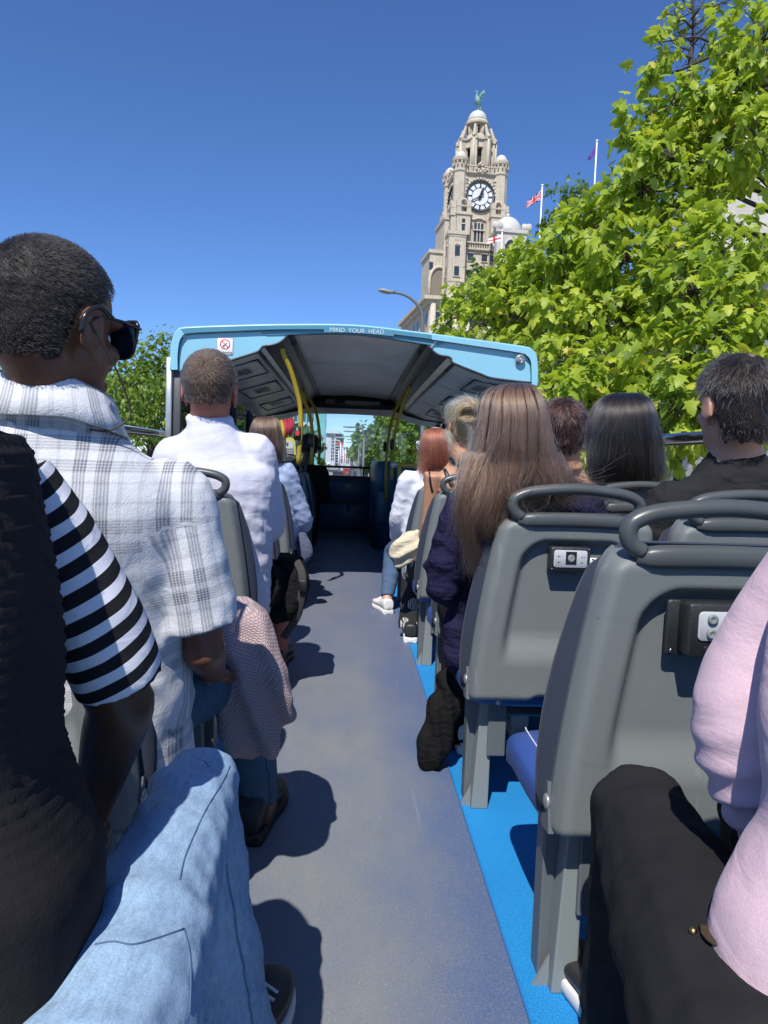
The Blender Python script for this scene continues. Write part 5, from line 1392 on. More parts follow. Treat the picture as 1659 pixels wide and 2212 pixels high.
def hair_mat(name, col, rough=.32, lum=1.0):
    m = NT(name)
    n = m.new('ShaderNodeBsdfHairPrincipled'); n.model = 'CHIANG'; n.parametrization = 'COLOR'
    info = m.new('ShaderNodeHairInfo')
    c = m.mix(m.M('POWER', info.outputs['Random'], 1.6), tuple(x * .45 for x in col), tuple(min(1, x * 2.1) for x in col))
    m._in(n.inputs['Color'], c); n.inputs['Roughness'].default_value = rough; n.inputs['Radial Roughness'].default_value = .45; n.inputs['Coat'].default_value = .15 if 'Coat' in n.inputs else 0
    m.t.links.new(n.outputs[0], m.out.inputs[0]); return m.m
def cap_mat(name, col, ws=(60, 60, 6), rough=.5):
    m = NT(name); co = m.obj()
    g = m.noise(1.0, 4, .6, m.scale(co, ws)); g2 = m.noise(300, 2, .6, co)
    c = m.mix(g, tuple(x * .35 for x in col), tuple(x * 1.1 for x in col)); c = m.mix(m.M('MULTIPLY', g2, .5), c, tuple(x * .3 for x in col))
    m.bsdf(c, rough, m.bump(g, .6, .004), 0, .3); return m.m
def strands(name, arr, radius, mat, parent, tip=.25):
    """arr: n x k x 3 hair curves"""
    n, k = arr.shape[:2]
    hc = bpy.data.hair_curves.new(name); hc.add_curves([k] * n)
    hc.attributes["position"].data.foreach_set("vector", arr.astype(np.float32).ravel())
    ra = hc.attributes.get("radius") or hc.attributes.new("radius", 'FLOAT', 'POINT')
    prof = np.linspace(1, tip, k) ** .8
    ra.data.foreach_set("value", (np.tile(prof, n) * radius * np.repeat(rng.uniform(.7, 1.2, n), k)).astype(np.float32))
    hc.materials.append(mat)
    o = bpy.data.objects.new(name, hc); COL.objects.link(o); o.parent = parent
    p = parent
    while p.parent is not None: p = p.parent
    o.matrix_parent_inverse = Matrix.Translation(-Vector(p.location)) if parent.type == 'EMPTY' else Matrix.Identity(4)
    o["kind"] = "stuff"; return o
def hframe(yaw, pitch=0, roll=0):
    return np.array(Matrix.Rotation(-R(yaw), 3, 'Z') @ Matrix.Rotation(R(pitch), 3, 'X') @ Matrix.Rotation(R(roll), 3, 'Y'))
def limb(mb, pts, rad, n=14, k=4, flat=1.0):
    p = cr(pts, k); r = cr(np.asarray(rad, float)[:, None], k)[:, 0]; mb.tube(p, r, n, flat=flat, cap=True)
def hand(mb, w, d, side, s=1.0, curl=.5):
    """palm and five curled fingers from wrist w along d; side: +1 right, -1 left"""
    d = d / np.linalg.norm(d); up = A(0, 0, 1); x = np.cross(d, up); x /= np.linalg.norm(x) + 1e-9; dn = -np.cross(x, d)
    q = lambda a, b, c: w + (x * a + d * b + dn * c) * s
    mb.ell(q(0, .055, 0), A(.040, .052, .020) * s, 12, 8, rot=np.array([x, d, dn]).T)
    for i, (o, L) in enumerate(((-.030, .066), (-.010, .076), (.010, .072), (.029, .056))):
        a = curl; p = [q(o * .8, .075, 0), q(o, .098, .004)]
        ang = .35 * a; cur = p[-1]
        for seg in (.42, .33, .25):
            cur = cur + (d * math.cos(ang) + dn * math.sin(ang)) * L * seg * s; p.append(cur); ang += .75 * a
        mb.tube(p, np.array([.0095, .0092, .0088, .008, .0065]) * s, 8)
    sd = -side
    mb.tube([q(sd * .022, .025, .002), q(sd * .048, .052, .010), q(sd * .052, .078, .020), q(sd * .046, .100, .030)], np.array([.013, .0115, .010, .008]) * s, 8)
def head_prims(mb, c, Fm, s):
    def E(p, r, n=18, m=12, rot=None):
        rr = Fm if rot is None else Fm @ rot
        mb.ell(c + Fm @ (A(*p) * s), A(*r) * s, n, m, rot=rr)
    E((0, -.012, .030), (.076, .096, .088)); E((0, .022, -.035), (.060, .066, .080)); E((0, .040, -.085), (.044, .048, .030))
    E((0, -.043, -.03), (.054, .045, .06))
    E((0, .100, -.028), (.013, .018, .024)); E((0, .094, .0), (.009, .012, .03)); E((0, .088, -.070), (.024, .010, .006)); E((0, .088, -.080), (.021, .010, .006))
    E((0, .082, .022), (.052, .016, .012)); E((-.038, .068, -.028), (.018, .016, .016)); E((.038, .068, -.028), (.018, .016, .016))
    for sx in (-1, 1):
        rt = np.array(Matrix.Rotation(sx * .42, 3, 'Z'))
        E((sx * .079, -.010, -.018), (.006, .020, .033), 14, 10, rt)
        pts = [c + Fm @ (A(sx * (.083 + .004 * math.sin(t)), -.012 + .019 * math.cos(t) - .003, -.014 + .033 * math.sin(t)) * s) for t in np.linspace(-.6, 3.9, 10)]
        mb.tube(pts, .0052 * s, 8)
        E((sx * .078, -.004, -.050), (.006, .009, .010))
def torso_rings(J, g):
    """spine rings with their half widths and depths"""
    sh = J['shR'] - J['shL']; X_ = sh / np.linalg.norm(sh); hp = J['hipR'] - J['hipL']; Xh = hp / np.linalg.norm(hp)
    pel, nk = J['pel'], J['neck']; shc = (J['shR'] + J['shL']) / 2; shw = np.linalg.norm(sh) / 2
    mid = J.get('mid', pel * .5 + shc * .5)
    ctr = cr([pel + (pel - mid) * .25, pel, mid, shc * .72 + mid * .28, shc + A(0, 0, -.015), shc * .35 + nk * .65, nk], 1)
    W = np.array([g['hip'], g['hip'], g['waist'], g['chest'], shw - .012, shw * .52, g.get('nk', .062)])
    D = np.array([g['hd'], g['hd'], g['wd'], g['cd'], g['cd'] * .80, g['cd'] * .62, g.get('nk', .062)])
    lat = [Xh, Xh, (Xh + X_) / 2, X_, X_, X_, X_]
    Aa, Bb = [], []
    for i in range(7):
        t = ctr[min(i + 1, 6)] - ctr[max(i - 1, 0)]; t = t / np.linalg.norm(t)
        a = lat[i] - lat[i].dot(t) * t * .6; a /= np.linalg.norm(a); b = np.cross(t, a); b /= np.linalg.norm(b)
        Aa.append(a * W[i]); Bb.append(b * D[i])
    return ctr, np.array(Aa), np.array(Bb)
G_M = dict(hip=.170, hd=.125, waist=.160, wd=.110, chest=.175, cd=.118, arm=.050, leg=.085)
G_F = dict(hip=.165, hd=.120, waist=.130, wd=.095, chest=.145, cd=.100, arm=.040, leg=.078)
def joints(neck, head, hipc, shw=.19, yaw=0, lean=0, knee=None, drop=.078, legs=(.42, .43), spread=.11):
    neck, head = np.asarray(neck, float), np.asarray(head, float); hipc = np.asarray(hipc, float)
    f = hframe(yaw); r, fw = f[:, 0], f[:, 1]
    J = dict(neck=neck, head=head, pel=hipc)
    for k, s in (('L', -1), ('R', 1)):
        J['sh' + k] = neck + r * s * shw - A(0, 0, drop)
        J['hip' + k] = hipc + A(s * spread * .8, .02, -.02)
        J['kn' + k] = hipc + A(s * spread * 1.1, legs[0], .02)
        J['an' + k] = A(J['kn' + k][0], J['kn' + k][1] + .02, .085)
        J['el' + k] = J['sh' + k] + r * s * .03 + fw * .07 - A(0, 0, .27)
        J['wr' + k] = J['el' + k] - r * s * .07 + fw * .23 - A(0, 0, .02)
    return J
def body(t, J, g, skin, yaw=0, pitch=0, s=1.0, vox=.009, roll=0, shoes=True):
    mb = MB(); c, a, b = torso_rings(J, g)
    mb.loft(cr(c, 3), cr(a, 3) * .97, cr(b, 3) * .96, 24, 2.3)
    Fm = hframe(yaw, pitch, roll); head_prims(mb, J['head'], Fm, s)
    nt_ = J['head'] + Fm @ (A(0, -.018, -.055) * s)
    limb(mb, [nt_ + A(0, 0, .03), nt_, (nt_ + J['neck']) / 2, J['neck'] - A(0, 0, .03)], A(.056, .057, .058, .070) * s, 18)
    for k, sd in (('L', -1), ('R', 1)):
        q = g['arm']; sh, el, wr = J['sh' + k], J['el' + k], J['wr' + k]
        limb(mb, [sh, sh * .7 + el * .3, el * .9 + sh * .1, el, el * .75 + wr * .25, wr * .85 + el * .15, wr], [q * 1.15, q * 1.02, q * .82, q * .84, q * .82, q * .56, q * .52])
        hand(mb, wr, wr - el, sd, s * .95, .9)
        L = g['leg']; hp, kn, an = J['hip' + k], J['kn' + k], J['an' + k]
        limb(mb, [hp, hp * .5 + kn * .5, kn * .92 + hp * .08, kn, kn * .75 + an * .25, an * .9 + kn * .1, an], [L, L * .86, L * .66, L * .66, L * .66, L * .42, L * .40])
        ft = J.get('toe' + k, an + A(.01, .17, -.045)); limb(mb, [an + A(0, -.03, -.03), an + A(0, 0, -.025), (an + ft) / 2 + A(0, 0, -.01), ft], [.036, .040, .040, .026])
    me = remesh(mb, vox, 3)
    o = put("body", me, skin, t)
    for sx in (-1, 1):
        put("eye", MB().ell(J['head'] + Fm @ (A(sx * .030, .064, -.004) * s), A(.0105, .0105, .0105) * s, 12, 8), M_WHITE, o)
    return o
def seg_uv(V, chains, X0):
    """uv in metres: (round, along) on the limbs, (x, z) on the trunk"""
    uv = np.stack([V[:, 0] - X0[0], V[:, 2]], 1)
    for pts, rmax, t0 in chains:
        pts = np.asarray(pts); best = np.full(len(V), 9.); al = np.zeros(len(V)); an = np.zeros(len(V)); s0 = 0
        for i in range(len(pts) - 1):
            d = pts[i + 1] - pts[i]; L = np.linalg.norm(d); d = d / L; w = V - pts[i]; t = np.clip(w @ d, 0 if i == 0 else -.02, L + (.1 if i == len(pts) - 2 else 0)); q = w - t[:, None] * d; dd = np.linalg.norm(q, axis=1)
            u = np.cross(d, A(0, 1, 0)); u /= np.linalg.norm(u); v = np.cross(d, u)
            m_ = dd < best; best[m_] = dd[m_]; al[m_] = (s0 + t)[m_]; an[m_] = (np.arctan2(q @ v, q @ u) * .055)[m_]; s0 += L
        k = (best < rmax) & (al > t0); uv[k] = np.stack([an[k], -al[k] - .03], 1)
    return uv
def wrinkle(me, amp, seed, dirs=((.5, .2, 1), (-.4, .3, 1)), per=.055, keep=None):
    V, N = mv(me), mn(me); h = 0
    for i, d in enumerate(dirs): h = h + folds(V, d, per * (1 + .5 * i), seed + 7 * i, 1.2, 2.2)
    h = h / len(dirs) + .25 * snoise(V, per * .6, seed + 3, 2)
    if keep is not None: h = h * keep(V)
    setv(me, V + N * ((h - .3) * amp)[:, None])
def shirt(t, J, g, mat, pad=.012, sleeve=.62, vox=.008, seed=1, amp=.008, hem=0, name="shirt", sl_r=1.0, flare=1.25, per=.055, extra=None, neckcut=True, dirs=((.5, .2, 1), (-.4, .3, 1)), uv=True, trunk=True, keep=None):
    mb = MB()
    c, a, b = torso_rings(J, g)
    if trunk:
        c = c.copy(); c[0] = c[1] + (c[0] - c[1]) * (1 + hem)
        k = 6 if neckcut else 7
        nrm = lambda v: v / (np.linalg.norm(v, axis=1)[:, None] + 1e-9)
        a2, b2 = a + nrm(a) * pad, b + nrm(b) * pad
        if neckcut: c = np.vstack([c[:6], c[5] * .35 + c[6] * .65]); a2 = np.vstack([a2[:6], nrm(a[6:]) * (g.get('nk', .062) + pad * .6)]); b2 = np.vstack([b2[:6], nrm(b[6:]) * (g.get('nk', .062) + pad * .6)])
        mb.loft(cr(c, 3), cr(a2, 3), cr(b2, 3), 28, 2.4)
    chains = []
    for kk in ('L', 'R'):
        if sleeve is None: break
        sh, el, wr = J['sh' + kk], J['el' + kk], J['wr' + kk]; q = g['arm'] * sl_r + pad
        inn = sh * .8 + J['neck'] * .2 - A(0, 0, .02)
        if trunk: limb(mb, [sh - A(0, 0, .012), sh * .5 + J['neck'] * .5 - A(0, 0, q * .62), J['neck'] - A(0, 0, q * .75)], [q * .9, q * .92, q * .9], 16)
        if sleeve <= 1:
            e = sh * (1 - sleeve) + el * sleeve
            limb(mb, [inn, sh, sh * .6 + e * .4, e], [q * .8, q * 1.04, q * 1.1, q * flare]); chains.append(([sh, e], q * 1.8, .045))
        else:
            f_ = sleeve - 1; e = el * (1 - f_) + wr * f_
            limb(mb, [inn, sh, sh * .5 + el * .5, el, el * .5 + e * .5, e], [q * .8, q * 1.02, q * 1.0, q * 1.0, q * .85, q * .68 * flare]); chains.append(([sh, el, e], q * 1.8, .045))
    if extra: extra(mb)
    me = remesh(mb, vox, 5)
    if amp: wrinkle(me, amp, seed, dirs, per, keep)
    if uv: setuv(me, seg_uv(mv(me), chains, J['pel']))
    return put(name, me, mat, t)
def trousers(t, J, g, mat, pad=.010, length=1.0, vox=.009, seed=3, amp=.008, flare=1.1, name="trousers", extra=None, per=.06, waist=.05):
    mb = MB(); c, a, b = torso_rings(J, g); p = J['pel']; up = (c[2] - c[1]) / np.linalg.norm(c[2] - c[1])
    mb.loft([p - up * .10, p - up * .06, p, p + up * waist], [a[1] * .85, a[1] * 1.0 + a[1] / np.linalg.norm(a[1]) * pad, a[1] + a[1] / np.linalg.norm(a[1]) * pad, a[2] * 1.05], [b[1] * .8, b[1] * 1.05, b[1] * 1.08, b[2] * 1.08], 24, 2.4)
    ch = []
    for k in ('L', 'R'):
        hp, kn, an = J['hip' + k], J['kn' + k], J['an' + k]; L = g['leg'] + pad
        if length > 1.0 or length == 1.0:
            e = an + (an - kn) / np.linalg.norm(an - kn) * -.01
            limb(mb, [hp + (hp - kn) / np.linalg.norm(hp - kn) * .055, hp * .5 + kn * .5, kn * .92 + hp * .08, kn, kn * .7 + an * .3, e], [L * 1.12, L * .97, L * .84, L * .83, L * .74, L * .60 * flare]); ch.append(([hp, kn, an], L * 1.6, .02))
        else:
            e = hp * (1 - length) + kn * length
            limb(mb, [hp, hp * .6 + e * .4, e], [L * 1.1, L * 1.05, L * .98 * flare]); ch.append(([hp, e], L * 1.6, .02))
    if extra: extra(mb)
    me = remesh(mb, vox, 4)
    if amp: wrinkle(me, amp, seed, ((.3, .6, .5), (-.5, .4, .6)), per)
    setuv(me, seg_uv(mv(me), ch, J['pel']))
    return put(name, me, mat, t)
def shoe(t, an, ang, up_m, sole_m, s=1.0, high=0.0, name="shoe", lace=None):
    """an: point under the ankle on the floor (heel end); ang: heading in degrees right of forward"""
    f = hframe(ang); q = lambda x, y, z: np.asarray(an, float) + f @ (A(x, y, z) * s)
    prof = [(-.052, .026, .0), (-.045, .034, 0), (0, .037, 0), (.06, .038, 0), (.12, .047, 0), (.17, .043, 0), (.205, .026, 0), (.212, .012, 0)]
    C = [q(0, y, .016) for y, w, z in prof]; Aa = [f @ A(w * s, 0, 0) for y, w, z in prof]; Bb = [A(0, 0, .016 * s)] * len(prof)
    sole = put("sole", MB().loft(cr(C, 3), cr(Aa, 3), cr(Bb, 3), 20, 5), sole_m, t)
    hs = [.045, .062, .058 + high, .042, .034, .028, .018, .008]
    C = [q(0, y, .030 + h * .5) for (y, w, z), h in zip(prof, hs)]; Bb = [A(0, 0, h * .55 * s) for h in hs]; Aa = [f @ A(w * .93 * s, 0, 0) for y, w, z in prof]
    u = put(name, MB().loft(cr(C, 3), cr(Aa, 3), cr(Bb, 3), 22, 2.6), up_m, t)
    if lace:
        for i in range(4):
            y = .055 + i * .022; hh = .030 + cr(np.array(hs)[:, None], 1)[3][0] * .9 + .020 - i * .004
            put("lace", MB().tube([q(-.024, y, hh - .010), q(0, y + .004, hh), q(.024, y, hh - .010)], .0028 * s, 6), lace, u)
    sole.parent = u; sole.matrix_parent_inverse = Matrix.Identity(4)
    return u
def short_hair(t, J, Fm, s, cap, hm, line=(52, 84, 122), thick=.006, n=5000, L=.012, rad=.0005, whorl=(0, -.55, .83), lift=.5, yfun=None, parent=None, bumpy=0.004, bald=None, seed=1, coarse=1.0):
    """a close shell over the skull with an uneven hairline, and short strands growing from it"""
    r = np.random.default_rng(seed); c = J['head']
    rad3 = (A(.076, .096, .088) + thick) * s; cen = A(0, -.012, .030) * s
    def lim(ph):
        a = np.abs((ph + math.pi) % (2 * math.pi) - math.pi) / math.pi     # 0 front .. 1 back
        return np.radians(np.where(a < .52, line[0] + (line[1] - line[0]) * sstep(.12, .5, a), line[1] + (line[2] - line[1]) * sstep(.52, .66, a)))
    n1, n2 = 36, 72; ph = np.linspace(0, 2 * math.pi, n2 + 1); g = np.zeros((n1, n2 + 1, 3))
    def surf(th, ph, out=0.0):
        d = np.stack([np.sin(th) * np.sin(ph), np.sin(th) * np.cos(ph), np.cos(th)], -1)
        low = np.clip((th - math.pi / 2) / (math.pi / 3), 0, 1.3); flat = low > 0
        hx = np.where(flat, np.sin(ph) * (1 - .24 * low ** 1.3), d[..., 0]); hy = np.where(flat, np.cos(ph) * (1 - .24 * low ** 1.3), d[..., 1]); hz = np.where(flat, -1.25 * low, d[..., 2])
        return cen + np.stack([hx, hy, hz], -1) * (rad3 + out), np.stack([np.where(flat, np.sin(ph), d[..., 0]), np.where(flat, np.cos(ph), d[..., 1]), np.where(flat, -.25, d[..., 2])], -1)
    jit = .05 * np.sin(ph * 9 + 1) + .03 * np.sin(ph * 23)
    for i in range(n1):
        th = lim(ph) * (1 + jit * .3) * i / (n1 - 1); p, d = surf(th, ph, 0)
        fade = sstep(1.0, .88, i / (n1 - 1)) if i else 1.0
        p = p - d * (thick * s * .9 * (1 - fade))[..., None] if np.ndim(fade) else p - d * (thick * s * .9 * (1 - fade))
        p = p + d * (snoise(p + c, .03, seed, 2) * bumpy * fade)[..., None]
        g[i] = p
    W = g @ Fm.T + c
    base = put("hair", MB().grid(W), cap, parent or t, sol=0)
    m = n * 2; th = np.where(r.random(m) < .6, np.arccos(r.uniform(0, 1, m)), math.pi / 2 + r.random(m) * 1.2); p2 = r.uniform(-math.pi, math.pi, m)
    dd = np.stack([np.sin(th) * np.sin(p2), np.sin(th) * np.cos(p2), np.cos(th)], 1); ok = th < lim(p2) * (.97 + .04 * r.random(m))
    if bald is not None: ok &= r.random(m) > bald(dd)
    th, p2 = th[ok][:n], p2[ok][:n]; p, d = surf(th, p2, -.001); d = d / np.linalg.norm(d, axis=1)[:, None]
    wv = np.asarray(whorl, float); wv /= np.linalg.norm(wv); tan = d - wv; tan -= (tan * d).sum(1)[:, None] * d; tan /= np.linalg.norm(tan, axis=1)[:, None] + 1e-6
    sw = np.cross(d, tan); cl = snoise(p, .012, seed + 2, 2)[:, None]
    dirn = d * lift + tan * 1.0 + sw * (.35 + .6 * cl) + r.normal(size=d.shape) * .22; dirn /= np.linalg.norm(dirn, axis=1)[:, None]
    K = 4; tt = np.linspace(0, 1, K); ln = L * s * r.uniform(.6, 1.15, len(p)) * (1 - .55 * sstep(1.5, 2.4, th))
    arr = p[:, None] + dirn[:, None] * (ln[:, None] * tt[None])[..., None] - d[:, None] * (ln[:, None] * tt[None] ** 2 * .25 * (lift))[..., None]
    arr = arr @ Fm.T + c
    strands("hair_strands", arr, rad * coarse, hm, base, .5)
    return base
def long_hair(t, rings, cap, hm, n=2200, rad=.0007, seed=2, wave=.006, stray=60, e=2.3, out=(.0, .010), K=26, amp=.006, rough_ends=.10, front=None, th0=(.0, .10), twist=.3, slim=1.0):
    """rings: (uL, uR, v, d, half depth) down the head of hair"""
    r = np.random.default_rng(seed)
    C, Aa, Bb = [], [], []
    for uL, uR, v, d, hd in rings:
        a, b = P(uL, v, d), P(uR, v, d); C.append((a + b) / 2); Aa.append((b - a) / 2); Bb.append(A(0, hd, 0))
    C, Aa, Bb = cr(C, 5), cr(Aa, 5) * slim, cr(Bb, 5); m = len(C)
    ns = 56; tb = np.linspace(0, 2 * math.pi, ns + 1)
    def pt(tt, an, off=0.0):
        """tt in 0..m-1"""
        tt = np.clip(tt, 0, m - 1.001); i = tt.astype(int); f = (tt - i)[..., None]
        c = C[i] * (1 - f) + C[i + 1] * f; a = Aa[i] * (1 - f) + Aa[i + 1] * f; b = Bb[i] * (1 - f) + Bb[i + 1] * f
        ca, sa = np.cos(an), np.sin(an); x = np.sign(ca) * np.abs(ca) ** (2 / e); y = np.sign(sa) * np.abs(sa) ** (2 / e)
        la, lb = np.linalg.norm(a, axis=-1, keepdims=True), np.linalg.norm(b, axis=-1, keepdims=True)
        off = np.asarray(off)[..., None]
        return c + a / (la + 1e-9) * x[..., None] * (la + off) + b / (lb + 1e-9) * y[..., None] * (lb + off)
    g = np.array([pt(np.full(ns + 1, float(i)), tb) for i in range(m)])
    ripple = np.array([amp * (np.sin(tb * 9 + seed) + .8 * np.sin(tb * 17 + 2 * seed + i * .06) + .6 * np.sin(tb * 29 + i * .05)) * min(1, i / (m * .18)) for i in range(m)])
    cc = C[:, None]; dirs = g - cc; nn = np.linalg.norm(dirs, axis=2, keepdims=True) + 1e-6
    ripple[:, -1] = ripple[:, 0]; g = g + dirs / nn * ripple[..., None] * np.clip(nn / .05, 0, 1); g[:, -1] = g[:, 0]
    base = put("hair", MB().grid(g), cap, t)
    def lay(n, off, rad_, wv, ends, st):
        an0 = r.uniform(0, 2 * math.pi, n) if front is None else np.where(r.random(n) < .75, r.uniform(math.pi, 2 * math.pi, n), r.uniform(0, math.pi, n))
        t0 = r.uniform(th0[0], th0[1], n) * m; t1 = m * (1 - r.random(n) ** 2 * .35) * np.where(r.random(n) < .3, r.uniform(.7, 1, n), 1)
        tt = t0[:, None] + (t1 - t0)[:, None] * np.linspace(0, 1, K)[None]
        cid = np.round(an0 * 7).astype(int); cph = np.sin(cid * 12.9) * 3
        an = an0[:, None] + twist * .12 * np.sin(tt / m * 5 + cph[:, None]) + wv * 6 * np.sin(tt / m * r.uniform(5, 14, n)[:, None] + r.uniform(0, 6, n)[:, None]) * (tt / m)
        o = r.uniform(off[0], off[1], n)[:, None] * np.minimum(1, .3 + tt / m * 3) + amp * np.sin(an * 9 + seed) * np.minimum(1, tt / m / .18)
        a = pt(tt, an, o)
        fl = np.clip((np.linspace(0, 1, K) - .55) / .45, 0, 1)[None, :, None] ** 2
        a = a + fl * r.normal(size=(n, 1, 3)) * A(1, .6, .5) * ends
        if st: a = a + np.cumsum(r.normal(size=a.shape) * A(1, 1, .5) * st, axis=1) * .5
        return a
    strands("hair_strands", lay(n, out, rad, wave, rough_ends * .12, 0), rad, hm, base)
    if stray: strands("stray_hairs", lay(stray, (.004, .022), rad * .6, wave * 3, rough_ends * .4, .0035), rad * .55, hm, base, .5)
    return base, pt, m
def collar(t, J, Fm, mat, r0=.066, h=.035, name="collar", tilt=.3, open_=True):
    c = J['neck'] + A(0, -.004, .002); g = []
    tt = np.linspace(0, 2 * math.pi, 41)
    for k, (rr, zz) in enumerate(((r0 + .012, -.03), (r0 + .004, h * .4), (r0 + .001, h), (r0 + .006, h + .004), (r0 + .014, h * .7), (r0 + .026, -.012))):
        g.append([c + A(math.cos(a) * rr * 1.08, math.sin(a) * rr, zz - tilt * .06 * (math.sin(a) + 1) ) for a in tt])
    return put(name, MB().grid(np.array(g)), mat, t, sol=.003)
def neck_band(mb, J, Fm, s, r, f0=.0, f1=.42):
    nt_ = J['head'] + Fm @ (A(0, -.018, -.055) * s); a = J['neck'] * (1 - f0) + nt_ * f0 - A(0, 0, .02); b = J['neck'] * (1 - f1) + nt_ * f1
    limb(mb, [a, (a + b) / 2, b], [r * 1.12, r * 1.02, r], 22)
def on_surface(o, pts, lift=.003):
    """drop sight-line points (u, v) on to the mesh of o"""
    from mathutils.bvhtree import BVHTree
    me = o.data; bv = BVHTree.FromPolygons([v.co.copy() for v in me.vertices], [tuple(p.vertices) for p in me.polygons]); out = []
    for u, v in pts:
        r_ = Vector(ray(u, v)).normalized(); h = bv.ray_cast(Vector(CP), r_)
        if h[0] is not None: out.append(np.array(h[0]) - np.array(r_) * lift)
    return out
def sneaker_mats():
    return plain("white_canvas", (.66, .66, .66), .8, .05, 10, .3, 300, dirt=.1), plain("white_rubber", (.68, .68, .66), .6, .05, 10, dirt=.2)
M_CANV, M_SOLE = sneaker_mats()
M_BSHOE = plain("black_leather", (.02, .02, .021), .45, .2, 20, .2, 200)
# ------------------------------------------------------------------ people: cloths
def plaid_mat():
    m = NT("grey_white_plaid"); s = m.sep(m.uv()); co = m.obj()
    def bands(x, per, offs):
        tot = None
        for o, w, k in offs:
            a = m.M('ABSOLUTE', m.M('SUBTRACT', m.M('FRACT', m.M('ADD', m.M('DIVIDE', x, per), 10 - o)), .5))
            f = m.M('MULTIPLY', m.M('SUBTRACT', 1.0, m.M('SMOOTH_MIN', m.M('DIVIDE', a, w / per / 2), 1.0, .1), clamp=True), 1.0)
            f = m.M('MULTIPLY', m.M('GREATER_THAN', f, .02), k)
            tot = f if tot is None else m.M('MAXIMUM', tot, f)
        fine = m.M('MULTIPLY_ADD', m.M('SINE', m.M('MULTIPLY', x, 6.283 / .0046)), .5, .5)
        return m.M('MULTIPLY', tot, m.M('MULTIPLY_ADD', m.M('POWER', fine, .7), .75, .25))
    w = m.noise(6, 3, .5, co); wx = m.M('MULTIPLY_ADD', w, .012, s[0]); wy = m.M('MULTIPLY_ADD', m.noise(5, 3, .5, co), .012, s[1])
    bx = bands(wx, .112, ((.1, .018, 1.0), (.38, .020, 1.0), (.60, .006, .35), (.84, .006, .35)))
    by = bands(wy, .128, ((.0, .020, .9), (.27, .024, .9), (.55, .006, .35), (.8, .006, .35)))
    k = m.M('ADD', m.M('MULTIPLY', bx, .50), m.M('MULTIPLY', by, .42), clamp=True)
    c = m.mix(k, (.70, .71, .72), (.06, .068, .10))
    # woven texture: short slubs
    g = m.noise(1.0, 2, .5, m.scale(co, (700, 700, 260)))
    c = m.mix(.25, c, m.mix(g, (.5, .5, .5), (1.25, 1.25, 1.25)), 'MULTIPLY')
    nb = m.bump(g, .5, .002); nb = m.bump(m.noise(22, 4, .55, co, 1.5), .16, .012, nb)
    m.bsdf(c, .9, nb, 0, .2); return m.m
def stripe_mat():
    m = NT("black_white_stripes"); s = m.sep(m.uv()); co = m.obj()
    x = m.M('ADD', s[1], m.M('MULTIPLY', m.noise(9, 2, .5, co), .006))
    f = m.M('GREATER_THAN', m.M('FRACT', m.M('DIVIDE', x, .0285)), .46)
    c = m.mix(f, (.62, .63, .68), (.012, .012, .014))
    nb = m.bump(m.noise(900, 2, .5, co), .25, .001); nb = m.bump(m.noise(16, 3, .5, co, 1), .35, .015, nb)
    m.bsdf(c, .9, nb, 0, .2); return m.m
def denim(name, a, b, sc=1.0, seams=True):
    m = NT(name); co = m.obj(); s = m.sep(m.uv())
    c = m.mix(m.ramp(m.noise(5, 3, .5, co), [(.1, 0), (.75, 1)]), a, b)
    sp = m.noise(480, 2, .6, co)
    c = m.mix(m.M('MULTIPLY', sp, .8), c, tuple(min(.8, x * 1.9 + .05) for x in b)); c = m.mix(m.ramp(m.noise(1.0, 3, .7, m.scale(co, (160, 60, 50))), [(.42, 0), (.66, .25)]), c, tuple(x * .55 for x in a))
    if seams:
        d = m.M('ABSOLUTE', m.M('SUBTRACT', s[0], .045)); sl = m.M('LESS_THAN', d, .0022)
        c = m.mix(m.M('MULTIPLY', sl, .6), c, tuple(x * .45 for x in a))
    nb = m.bump(sp, .35, .0012); nb = m.bump(m.noise(14, 4, .6, m.scale(co, (1, .6, 1)), 1.2), .2, .010, nb)
    m.bsdf(c, .85, nb, 0, .2); return m.m
def knit_mat(name, a, b, fu=.0078, fv=.0060, dep=.6):
    m = NT(name); co = m.obj(); s = m.sep(m.uv())
    row = m.M('DIVIDE', s[0], fu); st = m.M('DIVIDE', s[1], fv)
    zig = m.M('MULTIPLY', m.M('ABSOLUTE', m.M('SUBTRACT', m.M('FRACT', row), .5)), 1.2)
    h = m.M('MULTIPLY_ADD', m.M('SINE', m.M('MULTIPLY', m.M('ADD', st, zig), 6.283)), .5, .5)
    h = m.M('MULTIPLY', h, m.M('MULTIPLY_ADD', m.M('COSINE', m.M('MULTIPLY', row, 6.283)), -.3, .7))
    n = m.noise(180, 3, .7, co)
    c = m.mix(n, a, b); c = m.mix(h, tuple(x * .55 for x in a), c)
    m.bsdf(c, .95, m.bump(m.M('MULTIPLY_ADD', n, .3, h), dep, .004), 0, .1); return m.m
M_PLAID, M_STRIPE = plaid_mat(), stripe_mat()
M_KNITP = knit_mat("pink_grey_knit", (.50, .37, .37), (.70, .58, .57))
M_KNITB = fabric("charcoal_rib_knit", (.032, .028, .028), (.018, .016, .017), 300, .3, 12)
M_JEANL = denim("light_blue_denim", (.075, .135, .235), (.20, .295, .41))
M_JEAND = denim("dark_blue_denim", (.02, .05, .09), (.035, .075, .12))
M_JEANM = denim("mid_blue_denim", (.028, .055, .11), (.04, .075, .14))
M_WSHIRT = fabric("white_cotton", (.66, .66, .75), (.61, .61, .71), 700, .2, 3, wr=.22, ws=9)
M_WDENIM = fabric("white_denim", (.66, .68, .74), (.58, .60, .68), 500, .3, 6, wr=.15, ws=14)
M_PBLUE = fabric("pale_blue_cotton", (.36, .44, .62), (.28, .36, .54), 700, .2, 5, wr=.15, ws=12)
